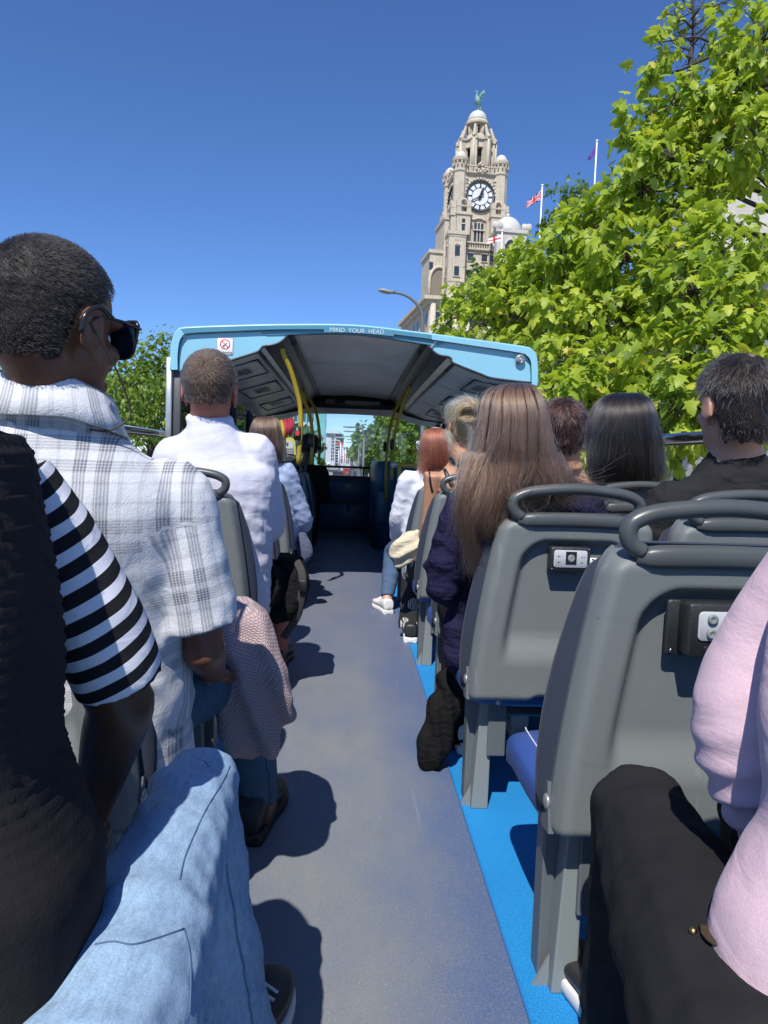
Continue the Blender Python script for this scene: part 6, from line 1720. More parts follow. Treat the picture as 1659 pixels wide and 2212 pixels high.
M_NAVYC = fabric("navy_cloth", (.020, .018, .052), (.013, .012, .038), 800, .25, 6, wr=.5, ws=16)
M_BLKC = fabric("black_cloth", (.012, .0115, .012), (.008, .008, .0085), 800, .25, 6, wr=.5, ws=15)
M_CHARC = fabric("washed_black_cotton", (.026, .026, .028), (.018, .018, .020), 700, .3, 5, wr=.45, ws=11)
M_PINK = fabric("pale_pink_fleece", (.66, .48, .52), (.60, .42, .49), 500, .25, 5, wr=.2, ws=9)
M_BJEAN = fabric("faded_black_denim", (.022, .022, .024), (.015, .015, .017), 500, .25, 4, wr=.10, ws=9)
M_GREYC = fabric("grey_marl", (.22, .22, .23), (.15, .15, .16), 400, .3, 40)
def leafy_mat():
    m = NT("black_floral_print"); co = m.obj()
    v = m.new('ShaderNodeTexVoronoi', feature='F1'); v.inputs['Scale'].default_value = 11; m.t.links.new(co, v.inputs['Vector'])
    w = m.new('ShaderNodeTexWave'); w.inputs['Scale'].default_value = 26; w.inputs['Distortion'].default_value = 6; w.inputs['Detail'].default_value = 1; m.t.links.new(co, w.inputs['Vector'])
    f = m.M('MULTIPLY', m.M('LESS_THAN', v.outputs[0], .42), m.M('GREATER_THAN', w.outputs[1], .45))
    m.bsdf(m.mix(f, (.014, .014, .016), (.55, .54, .5)), .85); return m.m
M_FLORAL = leafy_mat()
# hair
H_BLK = cap_mat("black_hair_shell", (.022, .019, .018)); HS_BLK = hair_mat("black_hair", (.016, .013, .012), .28)
H_CROP = cap_mat("cropped_hair_shell", (.020, .014, .012), (120, 120, 120)); HS_GREYB = hair_mat("greying_black_hair", (.009, .0075, .007), .5)
H_BRN = cap_mat("short_brown_hair_shell", (.095, .060, .042), (160, 160, 160)); HS_BRN = hair_mat("short_brown_hair", (.085, .052, .034), .42)
H_LBRN = cap_mat("long_brown_hair_shell", (.060, .030, .018)); HS_LBRN = hair_mat("long_brown_hair", (.115, .064, .040), .3)
H_BLND = cap_mat("blonde_hair_shell", (.42, .28, .13)); HS_BLND = hair_mat("blonde_hair", (.66, .47, .22), .32)
H_RED = cap_mat("red_hair_shell", (.20, .045, .03)); HS_RED = hair_mat("red_hair", (.26, .065, .035), .34)
H_DBR = cap_mat("dark_brown_hair_shell", (.035, .014, .012)); HS_DBR = hair_mat("dark_brown_hair", (.055, .022, .018), .28)
M_FRAME = plain("black_acetate", (.015, .015, .017), .2)
M_LENS = plain("blue_dark_lens", (.008, .02, .045), .06)
def sunglasses(t, J, Fm, s, w=.066, lens=M_LENS, frame=M_FRAME, label=None, white=False):
    c = J['head']; q = lambda x, y, z: c + Fm @ (A(x, y, z) * s)
    g = thing("sunglasses", label, "sunglasses", tuple(q(0, .1, 0)))
    for sx in (-1, 1):
        poly = [(-.031, .022), (.031, .024), (.033, .0), (.024, -.026), (0, -.030), (-.024, -.024), (-.030, -.002)]
        pts = cr([q(sx * (.036 + x), .108 - .018 * abs(.036 + x) / .07, z + .004) for x, z in poly], 3, True)
        put("lens", MB().prism(pts, Fm @ A(0, -.002, 0)), lens, g, smooth=False)
        put("rim", MB().tube(pts, .0032 * s, 8, closed=True), frame, g)
        a = put("temple", MB().tube([q(sx * .070, .095, .018), q(sx * .082, .045, .016), q(sx * .086, -.005, .012), q(sx * .086, -.028, -.006)], [.0050 * s, .0042 * s, .0036 * s, .003 * s], 8, flat=.6), frame, g)
    put("bridge", MB().tube([q(-.006, .112, .014), q(0, .116, .016), q(.006, .112, .014)], .003 * s, 6), frame, g)
    return g

# ================================================================== the man in plaid
t = thing("person", "man with cropped black hair in a grey and white plaid shirt", "person", (-.45, 1.35, 0))
hd = P(121, 706, 1.16)
J = joints(P(118, 890, 1.19), hd, P(195, 1545, 1.33), shw=.222, yaw=6, knee=None)
J['shR'] = P(382, 1068, 1.24); J['shL'] = P(-150, 985, 1.13); J['mid'] = P(170, 1270, 1.27)
J['elR'] = P(440, 1400, 1.27); J['wrR'] = P(462, 1452, 1.47); J['elL'] = P(-190, 1350, 1.25)
J['hipR'] = P(300, 1540, 1.36); J['knR'] = P(528, 1430, 1.74); J['anR'] = P(558, 1735, 1.80); J['hipL'] = J['hipR'] - A(.19, 0, 0); J['knL'] = J['knR'] - A(.26, 0, 0); J['anL'] = J['anR'] - A(.27, 0, 0)
J['wrL'] = J['elL'] + A(.12, .24, 0)
YAW, SC_ = 24, 1.07
Fm = hframe(YAW, -4)
G1 = dict(G_M, chest=.185, cd=.115, waist=.180, wd=.12, arm=.046, nk=.070)
b = body(t, J, G1, S_BROWN, YAW, -4, SC_, vox=.0062)
b.data.materials.clear(); b.data.materials.append(skin_mat("man_brown_skin", (.21, .090, .050), (.14, .056, .032), .42, .04))
def sl_keep(V): return .55 + .75 * sstep(.95, .6, V[:, 2])
sh_ = shirt(t, J, G1, M_PLAID, .016, .84, vox=.0075, seed=4, amp=.010, hem=.8, per=.10, flare=1.16, keep=sl_keep, dirs=((.6, .2, 1), (-.55, .3, 1), (1, 0, .3)))
# collar: stand and fall folded over
cN = P(116, 872, 1.185); g, uv = [], []
for k, (rx, rz) in enumerate(((.088, -.040), (.078, .005), (.076, .034), (.080, .040), (.085, .034), (.094, .006), (.106, -.024))):
    aa = np.linspace(0, 2 * math.pi, 57)
    fr = Fm[:, 1]; rt = Fm[:, 0]
    row = [cN + A(math.cos(a) * rx * 1.12, math.sin(a) * rx * 1.0, rz - .030 * max(0, math.cos(a - .5)) - .035 * max(0, math.sin(a))) for a in aa]
    g.append(row); uv.append([(a * .09, rz + (k * .03)) for a in aa])
put("collar", MB().grid(np.array(g), np.array(uv)), M_PLAID, sh_, uv=True, sol=.0035)
trousers(t, J, dict(G1, leg=.072), M_JEAND, .010, vox=.010, seed=8, amp=.008)
shoe(t, A(J['anR'][0] - .01, J['anR'][1] - .02, 0), 8, M_BSHOE, M_BLK, 1.15, .03, "boot", M_BLK)
shoe(t, A(J['anL'][0], J['anL'][1], 0), -5, M_BSHOE, M_BLK, 1.15, .03, "boot", M_BLK)
def bald1(d):
    w = A(-.55, -.62, .55); w = w / np.linalg.norm(w); return .55 * sstep(.80, .97, d @ w)
short_hair(t, J, Fm, SC_, H_CROP, HS_GREYB, line=(48, 92, 136), thick=.005, n=14000, L=.0085, rad=.00030, whorl=(-.45, -.62, .6), lift=.75, bald=bald1, bumpy=.0015, seed=12)
sg_ = sunglasses(t, J, Fm, SC_, label="dark blue sunglasses on the plaid man, against the sky")
q = lambda x, y, z: J['head'] + Fm @ (A(x, y, z) * SC_)
cord = thing("glasses_cord", "thin cord hanging from the sunglasses round the plaid man's neck", "cord", tuple(q(.088, -.02, -.01)))
cp = cr([q(.088, -.024, -.004), q(.095, .015, -.05), q(.100, .045, -.10), q(.100, .050, -.125), q(.088, .025, -.148), q(.074, .0, -.150)], 6)
put("strap", MB().tube(cp, .0016, 6), plain("dark_olive_cord", (.05, .042, .03), .6), cord)
put("ear_loop", MB().tube(cr([q(.086, .02, .014), q(.090, -.01, .022), q(.089, -.034, .006), q(.086, -.040, -.022)], 4), .0040, 8), M_FRAME, cord)

# ---- pink knit draped over his knee
rows = [(1290, 496, 508, 1.66), (1298, 470, 545, 1.64), (1325, 452, 574, 1.62), (1370, 446, 600, 1.60), (1420, 448, 618, 1.585), (1470, 454, 634, 1.58), (1515, 464, 638, 1.58), (1550, 478, 628, 1.585), (1578, 490, 612, 1.59), (1602, 498, 600, 1.595), (1622, 524, 580, 1.60), (1640, 546, 563, 1.605)]
C, Aa, Bb = [], [], []
for v, a, b2, d in rows:
    l, r_ = P(a, v, d), P(b2, v, d); C.append((l + r_) / 2); Aa.append((r_ - l) / 2); Bb.append(A(0, .048 * min(1, (b2 - a) / 90), 0))
mb = MB().loft(cr(C, 4), cr(Aa, 4), cr(Bb, 4), 40, 2.6)
me = remesh(mb, .006, 4); V, N = mv(me), mn(me)
setv(me, V + N * ((folds(V, (1, .2, .35), .075, 3, .6, 1.5) - .3) * .030 * sstep(.72, .50, V[:, 2]) + .008 * snoise(V, .08, 4, 2))[:, None])
V = mv(me); c0 = V.mean(0); setuv(me, np.stack([(V[:, 0] - c0[0]) * .9 - (V[:, 2] - c0[2]) * .42 + (V[:, 1] - c0[1]) * .8, (V[:, 2] - c0[2]) * .9 + (V[:, 0] - c0[0]) * .42], 1))
tag(put("knitted_cardigan", me, M_KNITP), "pink-grey chunky knit garment draped over a knee and hanging into the aisle", "cardigan")

# ================================================================== person with striped sleeve
t = thing("person", "person in a black knitted vest, black and white striped sleeve and pale jeans", "person", (-.40, .62, 0))
J = joints(A(-.46, .53, 1.03), A(-.47, .47, 1.19), A(-.40, .62, .47), shw=.17)  # unseen head and shoulders, placed so their shadow falls on the thigh
J['shR'] = P(25, 1075, .78); J['shL'] = A(-.62, .50, .95); J['elR'] = P(262, 1520, .83); J['wrR'] = P(196, 1765, .94); J['mid'] = A(-.41, .58, .72)
J['hipR'] = P(215, 2290, .58); J['knR'] = P(424, 1705, 1.0); J['anR'] = P(520, 2290, 1.05)
J['hipL'] = J['hipR'] - A(.20, 0, 0); J['knL'] = P(95, 1790, 1.0); J['anL'] = J['knL'] + A(-.02, .05, -.38)
G2 = dict(G_F, chest=.09, waist=.09, hip=.10, leg=.060, arm=.046, cd=.06, wd=.06, hd=.07)
b = body(t, J, G2, S_DARK, -10, 0, 1.0, vox=.007)
vr = [(-380, 40, .68, 925), (-470, 92, .67, 965), (-560, 128, .66, 1100), (-600, 158, .66, 1250), (-610, 172, .66, 1400), (-600, 170, .66, 1550), (-590, 212, .66, 1680), (-580, 248, .66, 1800), (-570, 252, .66, 1920), (-560, 226, .66, 2050), (-540, 160, .65, 2190), (-520, 60, .64, 2330)]
C, Aa, Bb = [], [], []
for a, b2, d, v in vr:
    r_ = P(b2 + 6, v, d + .05); l = r_.copy(); l[0] = -.66 if v > 980 else -.60; l[1] = r_[1] = d - .03; C.append((l + r_) / 2); Aa.append((r_ - l) / 2); Bb.append(A(0, .15 if v > 950 else .10, 0))
me = remesh(MB().loft(cr(C, 4), cr(Aa, 4), cr(Bb, 4), 40, 2.5), .0065, 4); V, N = mv(me), mn(me)
rib = np.sin((V[:, 2] + .25 * V[:, 0] + .02 * np.sin(V[:, 0] * 9)) * 2 * math.pi / .0125)
edge = sstep(.13, .07, np.abs(V[:, 0] - (P(150, 1300, .66)[0] + .0)) ) * sstep(.62, .74, V[:, 2])
h = rib * .0020 * (.2 + .8 * edge) + .007 * folds(V, (.4, 0, 1), .14, 9, 1.2, 1.6) * sstep(.75, .55, V[:, 2])
setv(me, V + N * h[:, None]); put("knitted_vest", me, M_KNITB, t)
mb = MB(); ax = [P(10, 1040, .78), P(95, 1165, .79), P(178, 1300, .80), P(232, 1400, .81), P(262, 1474, .82)]
limb(mb, ax, [.052, .054, .054, .053, .050], 24)
me = remesh(mb, .0055, 5); wrinkle(me, .004, 21, ((.6, .1, .6), (.2, .2, 1)), .07)
V = mv(me); uvs = seg_uv(V, [([ax[0], ax[-1]], .3, -1)], ax[0]); T_ = ax[-1] - ax[0]; T_ = T_ / np.linalg.norm(T_)
side = np.cross(T_, A(0, 1, 0)); side /= np.linalg.norm(side); uvs[:, 1] = -((V - ax[0]) @ T_) + 1.2 * ((V - ax[0]) @ side) ** 2 - .25 * (V[:, 1] - ax[2][1])
setuv(me, uvs); put("striped_sleeve", me, M_STRIPE, t)
tr = trousers(t, J, G2, M_JEANL, .014, vox=.0068, seed=14, amp=.010, per=.075, flare=1.35)
M_SEAM = plain("seam_blue", (.07, .12, .21), .9, .2, 200)
for pts in ([(497, 1655), (480, 1690), (450, 1740), (425, 1790), (400, 1850), (388, 1900)], [(205, 2040), (245, 2034), (286, 2040), (340, 2026), (398, 2006)], [(398, 2006), (412, 2080), (410, 2190)]):
    pp = on_surface(tr, [tuple(q) for q in cr(pts, 5)], .0004)
    if len(pp) > 4: put("seam", MB().tube(np.array(pp), .0009, 6), M_SEAM, tr)
shoe(t, A(J['anR'][0], J['anR'][1] - .02, 0), 10, M_BSHOE, M_SOLE, 1.05, 0, "trainer", M_CANV)
shoe(t, A(J['anL'][0], J['anL'][1], 0), 0, M_BSHOE, M_SOLE, 1.05, 0, "trainer", M_CANV)
short_hair(t, J, hframe(-10), 1.0, H_BLK, HS_BLK, line=(50, 95, 125), thick=.02, n=1500, L=.03, rad=.0006)

# ================================================================== person in pink
t = thing("person", "person in a pale pink sweater and black jeans at the frame edge", "person", (.60, .60, 0))
J = joints(A(.60, .60, .985), A(.60, .63, 1.145), A(.62, .62, .47), shw=.16)
J['shL'] = P(1735, 1290, .74); J['shR'] = A(.76, .60, .90); J['elR'] = A(.80, .66, .66); J['wrR'] = A(.72, .88, .62); J['elL'] = P(1655, 1690, .765); J['wrL'] = P(1860, 1860, .82); J['mid'] = P(2060, 1600, .62)
J['hipL'] = P(1625, 2330, .57); J['knL'] = P(1386, 1768, .985); J['anL'] = P(1325, 2240, 1.12); J['hipR'] = J['hipL'] + A(.18, 0, 0); J['knR'] = J['knL'] + A(.20, 0, .0); J['anR'] = J['anL'] + A(.22, 0, 0)
G3 = dict(G_F, chest=.08, hip=.10, waist=.08, leg=.080, arm=.034, cd=.07, wd=.07, hd=.08)
body(t, J, G3, S_FAIR, 5, 0, 1.0, vox=.008)
mb = MB()
limb(mb, [P(1850, 1170, .71), P(1762, 1255, .73), P(1676, 1370, .75), P(1636, 1480, .755), P(1622, 1600, .755), P(1650, 1712, .76)], [.056, .058, .056, .062, .068, .050], 24, flat=.95)
limb(mb, [A(.60, .60, .90), A(.74, .60, .88), A(.80, .65, .68), A(.73, .86, .62)], [.07, .062, .055, .045], 20)
limb(mb, [A(.60, .60, .88), A(.60, .605, .955)], [.09, .072], 20)
limb(mb, [P(1650, 1712, .765), P(1700, 1800, .78), P(1760, 1850, .80)], [.052, .05, .045], 18)
c, a, b = torso_rings(J, G3)
rr = [(1820, 2250, 1110, .62), (1760, 2330, 1220, .62), (1700, 2330, 1350, .62), (1680, 2330, 1600, .60), (1680, 2330, 1780, .60), (1640, 2330, 1870, .60), (1580, 2330, 1960, .60), (1552, 2330, 2060, .60), (1545, 2330, 2150, .60), (1552, 2330, 2280, .60)]
C, Aa, Bb = [], [], []
for u0, u1, v, d in rr:
    l, r_ = P(u0, v, d), P(u1, v, d); C.append((l + r_) / 2); Aa.append((r_ - l) / 2); Bb.append(A(0, .10, 0))
mb.loft(cr(C, 3), cr(Aa, 3), cr(Bb, 3), 32, 2.4)
mb.ell(P(1660, 1735, .75), (.045, .04, .035))
me = remesh(mb, .0068, 5); wrinkle(me, .006, 31, ((.25, .1, 1), (-.35, .2, 1)), .15)
V, N = mv(me), mn(me); c_ = P(1640, 1690, .76); w_ = np.exp(-((V - c_) ** 2).sum(1) / .085 ** 2)
setv(me, V + N * ((folds(V, (-.35, .2, 1), .040, 77, .5, 1.4) - .4) * .016 * w_)[:, None]); _sw = put("sweater", me, M_PINK, t)
tr = trousers(t, J, G3, M_BJEAN, .010, vox=.0072, seed=17, amp=.009, per=.075)
shoe(t, A(J['anL'][0], J['anL'][1], 0), -5, M_BSHOE, M_SOLE, 1.0, 0, "trainer"); shoe(t, A(J['anR'][0], J['anR'][1], 0), 5, M_BSHOE, M_SOLE, 1.0, 0, "trainer")
put("rivet", MB().ell((on_surface(tr, [(1497, 2012)], .001) or [P(1497, 2012, .6)])[0], (.0045, .0045, .0045), 10, 6), plain("brass", (.5, .35, .15), .3, metal=1), tr)
wc = thing("wristwatch", "watch with pale blue glass and worn gold rim below the pink cuff", "watch", tuple(P(1560, 2010, .58)))
_wp = on_surface(tr, [tuple(q) for q in cr([(1522, 1998), (1530, 2022), (1550, 2036), (1575, 2030), (1596, 2010), (1604, 1985)], 3)], .006)
put("strap", MB().tube(np.array(_wp), .0052, 10, flat=.45), plain("dull_gold", (.13, .09, .05), .3, metal=.6), wc)
_wp = on_surface(tr, [(1548, 2000)], .004)
if _wp: put("watch_glass", MB().rbox(_wp[0], (.016, .004, .014), .004, rot=np.array([[.8, 0, .6], [0, 1, 0], [-.6, 0, .8]])), plain("pale_glass", (.16, .21, .27), .08), wc)
mb = MB(); pass
short_hair(t, J, hframe(5), 1.0, H_LBRN, HS_LBRN, line=(50, 100, 150), thick=.022, n=1800, L=.04, rad=.0006, lift=.1, bumpy=.005)

# ================================================================== the man in the white shirt
t = thing("person", "man with short brown hair and sunburnt neck in a white shirt, seen from behind", "person", (-.48, 2.75, 0))
J = joints(P(452, 896, 2.70), P(455, 842, 2.68), P(470, 1255, 2.78), shw=.20)
J['shL'] = P(376, 985, 2.70); J['shR'] = P(553, 978, 2.72); J['mid'] = P(468, 1110, 2.74)
J['elR'] = P(578, 1130, 2.84); J['wrR'] = P(560, 1180, 3.05); J['elL'] = P(335, 1130, 2.86)
J['hipR'] = J['pel'] + A(.13, .02, -.02); J['knR'] = P(618, 1262, 3.18); J['anR'] = P(598, 1430, 3.24); J['knL'] = J['knR'] - A(.34, 0, 0); J['anL'] = J['anR'] - A(.34, 0, 0)
J['toeR'] = J['anR'] + A(-.02, .16, -.045)
G4 = dict(G_M, chest=.215, cd=.135, waist=.205, wd=.14, hip=.195, arm=.058, nk=.078, leg=.088)
body(t, J, G4, S_RED, 2, 8, 1.16, vox=.009)
def sh_ex(mb): neck_band(mb, J, hframe(2, 8), 1.16, .082, 0, .10)
def wkeep(V): return .35 + .9 * sstep(1.0, .7, V[:, 2])
w = shirt(t, J, G4, M_WSHIRT, .014, 1.25, vox=.0085, seed=41, amp=.008, hem=.9, per=.065, extra=sh_ex, keep=wkeep, dirs=((.25, .1, 1), (-.45, .2, 1)), flare=1.1, sl_r=1.05)
trousers(t, J, dict(G4, hip=.165, hd=.11, waist=.16, wd=.10), M_BLKC, .014, .86, vox=.010, seed=44, amp=.010, name="shorts", flare=1.15)
short_hair(t, J, hframe(2, 8), 1.16, H_BRN, HS_BRN, line=(50, 94, 124), thick=.007, n=9000, L=.013, rad=.00042, whorl=(.12, -.75, .65), lift=.6, bumpy=.002, seed=9)
shoe(t, A(J['anR'][0], J['anR'][1], 0), 5, M_BSHOE, M_BLK, 1.15, 0, "trainer"); shoe(t, A(J['anL'][0], J['anL'][1], 0), 0, M_BSHOE, M_BLK, 1.15, 0, "trainer")
# black bag with webbing strap on his lap
bg = thing("backpack", "black backpack with a buckled webbing strap hanging over the white-shirted man's knee", "backpack", tuple(P(625, 1260, 3.0)))
rows = [(1196, 600, 628, 3.02), (1204, 597, 645, 3.0), (1222, 594, 660, 2.98), (1250, 588, 668, 2.96), (1278, 582, 668, 2.95), (1305, 577, 660, 2.95), (1325, 576, 644, 2.96), (1338, 580, 622, 2.98)]
C, Aa, Bb = [], [], []
for v, a, b2, d in rows:
    l, r_ = P(a, v, d), P(b2, v, d); C.append((l + r_) / 2); Aa.append((r_ - l) / 2); Bb.append(A(0, .09, 0))
me = remesh(MB().loft(cr(C, 4), cr(Aa, 4), cr(Bb, 4), 28, 2.8), .008, 4); wrinkle(me, .016, 61, ((1, .2, .4), (-.3, .3, 1)), .07); put("body", me, M_BLKC, bg)
M_WEB = fabric("webbing", (.07, .065, .06), (.04, .04, .04), 400, .5)
put("strap", MB().tube(cr([P(640, 1212, 2.90), P(652, 1238, 2.87), P(654, 1268, 2.86), P(650, 1300, 2.87), P(640, 1335, 2.90), P(612, 1378, 2.95)], 5), .016, 8, flat=.18, upv=(0, 1, 0)), M_WEB, bg)
put("buckle", MB().rbox(P(654, 1265, 2.845), (.034, .012, .045), .006), M_BLK, bg)
put("zip", MB().tube(cr([P(610, 1240, 2.88), P(602, 1270, 2.87), P(592, 1300, 2.88)], 4), .003, 5), M_ALU, bg)

# ================================================================== woman in pale blue, left
t = thing("person", "woman with brown hair in a pale blue shirt, half hidden by the white shirt", "person", (-.5, 4.5, 0))
J = joints(P(570, 985, 4.5), P(574, 948, 4.5), A(-.50, 4.55, .47), shw=.175)
J['shR'] = P(618, 1020, 4.5); J['shL'] = P(515, 1020, 4.5); J['elR'] = P(655, 1125, 4.62); J['wrR'] = P(640, 1160, 4.85)
body(t, J, G_F, S_FAIR, 0, 0, 1.05, vox=.012)
shirt(t, J, dict(G_F, chest=.16, waist=.16, hip=.17), M_PBLUE, .014, 1.8, vox=.011, seed=51, amp=.008, hem=.6, flare=1.4, sl_r=1.25)
trousers(t, J, G_F, M_CHARC, .010, vox=.014, amp=0)
long_hair(t, [(568, 580, 899, 4.5, .02), (556, 594, 905, 4.48, .07), (546, 602, 925, 4.47, .10), (545, 606, 950, 4.47, .10), (550, 608, 975, 4.46, .08), (560, 606, 1000, 4.46, .04)], H_LBRN, HS_LBRN, n=1200, rad=.0011, stray=15, rough_ends=.2, seed=8)
me = remesh(MB().loft(cr([P(652, 1150, 4.5), P(656, 1175, 4.48), P(660, 1200, 4.48), P(652, 1218, 4.5)], 4), cr([A(.02, 0, 0), A(.05, 0, 0), A(.045, 0, 0), A(.01, 0, 0)], 4), cr([A(0, .03, 0)] * 4, 4), 14, 2.2), .008, 2)
tag(put("jacket", me, fabric("grey_blue_cloth", (.10, .12, .18), (.07, .085, .13), 400, .3, 9, wr=.4)), "folded grey-blue jacket corner hanging beside the pale blue sleeve", "jacket")

# ================================================================== silhouette under the canopy
t = thing("person", "dark silhouette of a passenger under the canopy, between the yellow poles", "person", (-.45, 7.2, 0))
J = joints(P(664, 1000, 7.2), P(669, 966, 7.2), A(-.50, 7.3, .47), shw=.15)
body(t, J, G_M, S_DARK, 0, 0, 1.0, vox=.014)
shirt(t, J, G_M, M_BLKC, .014, 1.9, vox=.014, seed=6, amp=.006, hem=.6)
trousers(t, J, G_M, M_BLKC, .010, vox=.016, amp=0)
short_hair(t, J, hframe(0), 1.0, H_BLK, HS_BLK, line=(50, 95, 125), thick=.018, n=600, L=.03, rad=.0012, bumpy=.006)

# ================================================================== long brown hair, navy top
t = thing("person", "woman with very long brown hair in a loose navy top, leaning into the aisle", "person", (.55, 2.05, 0))
J = joints(P(1118, 1050, 2.03), P(1108, 925, 2.02), A(.52, 2.10, .47), shw=.185)
J['shL'] = P(1000, 1098, 2.03); J['shR'] = P(1262, 1092, 2.06); J['elL'] = P(968, 1262, 2.08); J['wrL'] = P(1005, 1330, 2.28); J['elR'] = P(1300, 1280, 2.12)
J['hipL'] = A(.42, 2.12, .46); J['hipR'] = A(.62, 2.12, .46); J['knL'] = A(.40, 2.52, .47); J['anL'] = P(1005, 1612, 2.36); J['knR'] = A(.66, 2.54, .48); J['anR'] = A(.64, 2.50, .09)
G5 = dict(G_F, hip=.17, waist=.155, chest=.165, cd=.11, arm=.045)
body(t, J, G5, S_FAIR, 0, 0, 1.08, vox=.009)
def slv(mb):
    limb(mb, [P(1012, 1085, 2.03), P(985, 1150, 2.03), P(968, 1225, 2.05), P(962, 1270, 2.06), P(985, 1305, 2.08)], [.06, .058, .062, .055, .03], 20)
    limb(mb, [P(1010, 1290, 2.10), P(1000, 1350, 2.10), P(1000, 1410, 2.10), P(1015, 1460, 2.12)], [.055, .060, .060, .05], 18)
shirt(t, J, G5, M_NAVYC, .014, .80, vox=.0085, seed=71, amp=.016, hem=1.0, extra=slv, flare=1.4, per=.07)
trousers(t, J, G5, M_BLKC, .010, vox=.012, seed=5, amp=.006, flare=1.6)
so = shoe(t, A(J['anL'][0] + .002, J['anL'][1] - .01, 0), 5, M_CANV, M_SOLE, 1.08, .0, "trainer")
put("heel_logo", MB().tube([P(1003, 1623, 2.255), P(1006, 1620, 2.25), P(1012, 1618.5, 2.25), P(1018, 1620, 2.25), P(1021, 1623, 2.255)], .0016, 5), M_BLK, so)
text_mesh("VANS", .0115, M_BLK, "lettering", so, Matrix.Translation(Vector(P(1012, 1625.5, 2.245))) @ Matrix.Rotation(R(90), 4, 'X'))
shoe(t, A(J['anR'][0], J['anR'][1], 0), 5, M_CANV, M_SOLE, 1.05, .0, "trainer")
_, ptf, m_ = long_hair(t, [(1100, 1122, 829, 2.00, .02), (1078, 1146, 833, 1.99, .055), (1050, 1162, 846, 1.98, .085), (1036, 1174, 868, 1.97, .105), (1030, 1184, 895, 1.965, .115), (1024, 1190, 930, 1.96, .115), (1018, 1196, 965, 1.955, .11), (1014, 1204, 1000, 1.95, .10), (1006, 1216, 1035, 1.945, .09), (1000, 1226, 1068, 1.94, .075), (998, 1210, 1095, 1.935, .06), (1000, 1150, 1118, 1.93, .045)],
          H_LBRN, HS_LBRN, n=6000, rad=.00065, seed=3, stray=50, rough_ends=.15, amp=.0045, wave=.007, out=(-.003, .003), K=30, e=2.0, slim=.92)
def lock(t, pts, rad, n, mat, seed, r0=.0006, spread=.02, wav=.01, parent=None):
    """a loose lock of strands along a path; pts: (u, v, d)"""
    r = np.random.default_rng(seed); p = cr([P(*q) for q in pts], 8); k = len(p); tt = np.linspace(0, 1, k)
    off = r.normal(size=(n, 1, 3)) * A(1, .7, .2) * rad; taper = (1 - .75 * tt)[None, :, None]
    wv = np.stack([np.sin(tt[None] * r.uniform(5, 16, (n, 1)) + r.uniform(0, 6, (n, 1))) * wav * tt[None] for _ in range(3)], -1) * A(1, .6, .2)
    arr = p[None] + off * taper + wv + (tt ** 2)[None, :, None] * r.normal(size=(n, 1, 3)) * spread * A(1, .5, .6)
    return strands("hair_lock", arr, r0, mat, parent or t, .3)
hb = [o for o in t.children if o.name.startswith("hair")][0]
for i, (pts, rad, n, spd) in enumerate((
        ([(1042, 1010, 1.90), (1022, 1080, 1.87), (1010, 1130, 1.87), (1012, 1185, 1.90), (1022, 1240, 1.93)], .020, 260, .018),
        ([(1030, 980, 1.90), (1008, 1050, 1.87), (1000, 1100, 1.87), (1004, 1160, 1.9)], .022, 320, .02),
        ([(1070, 1010, 1.88), (1060, 1080, 1.86), (1052, 1130, 1.87), (1060, 1160, 1.9)], .026, 260, .02),
        ([(1100, 1000, 1.86), (1100, 1060, 1.85), (1120, 1100, 1.86)], .035, 260, .03),
        ([(1180, 980, 1.88), (1215, 1030, 1.88), (1262, 1058, 1.92), (1300, 1070, 1.95)], .020, 160, .05),
        ([(1185, 1000, 1.88), (1210, 1050, 1.87), (1240, 1075, 1.90)], .022, 200, .035),
        ([(1160, 990, 1.87), (1190, 1050, 1.86), (1215, 1080, 1.88)], .028, 240, .03),
        ([(1000, 1075, 1.86), (1008, 1150, 1.88), (1040, 1200, 1.92), (1075, 1225, 1.95)], .012, 60, .03))):
    lock(t, pts, rad, n, HS_LBRN, 100 + i, .00055, spd, parent=hb)
# black cardigan hanging off the seat into the aisle
rows = [(1395, 985, 1030, 2.22), (1430, 968, 1020, 2.20), (1480, 946, 1010, 2.19), (1530, 927, 995, 2.18), (1580, 912, 980, 2.18), (1620, 906, 970, 2.18), (1645, 908, 955, 2.19), (1655, 915, 940, 2.20)]
C, Aa, Bb = [], [], []
for v, a, b2, d in rows:
    l, r_ = P(a, v, d), P(b2, v, d); C.append((l + r_) / 2); Aa.append((r_ - l) / 2); Bb.append(A(0, .035, 0))
me = remesh(MB().loft(cr(C, 4), cr(Aa, 4), cr(Bb, 4), 28, 2.6), .0065, 3); V, N = mv(me), mn(me)
setv(me, V + N * (folds(V, (1, .2, .12), .042, 8, .35, 1.2) * .016)[:, None])
tag(put("black_cardigan", me, M_BLKC), "black cardigan hanging from the lap of the long-haired woman almost to the floor", "cardigan")

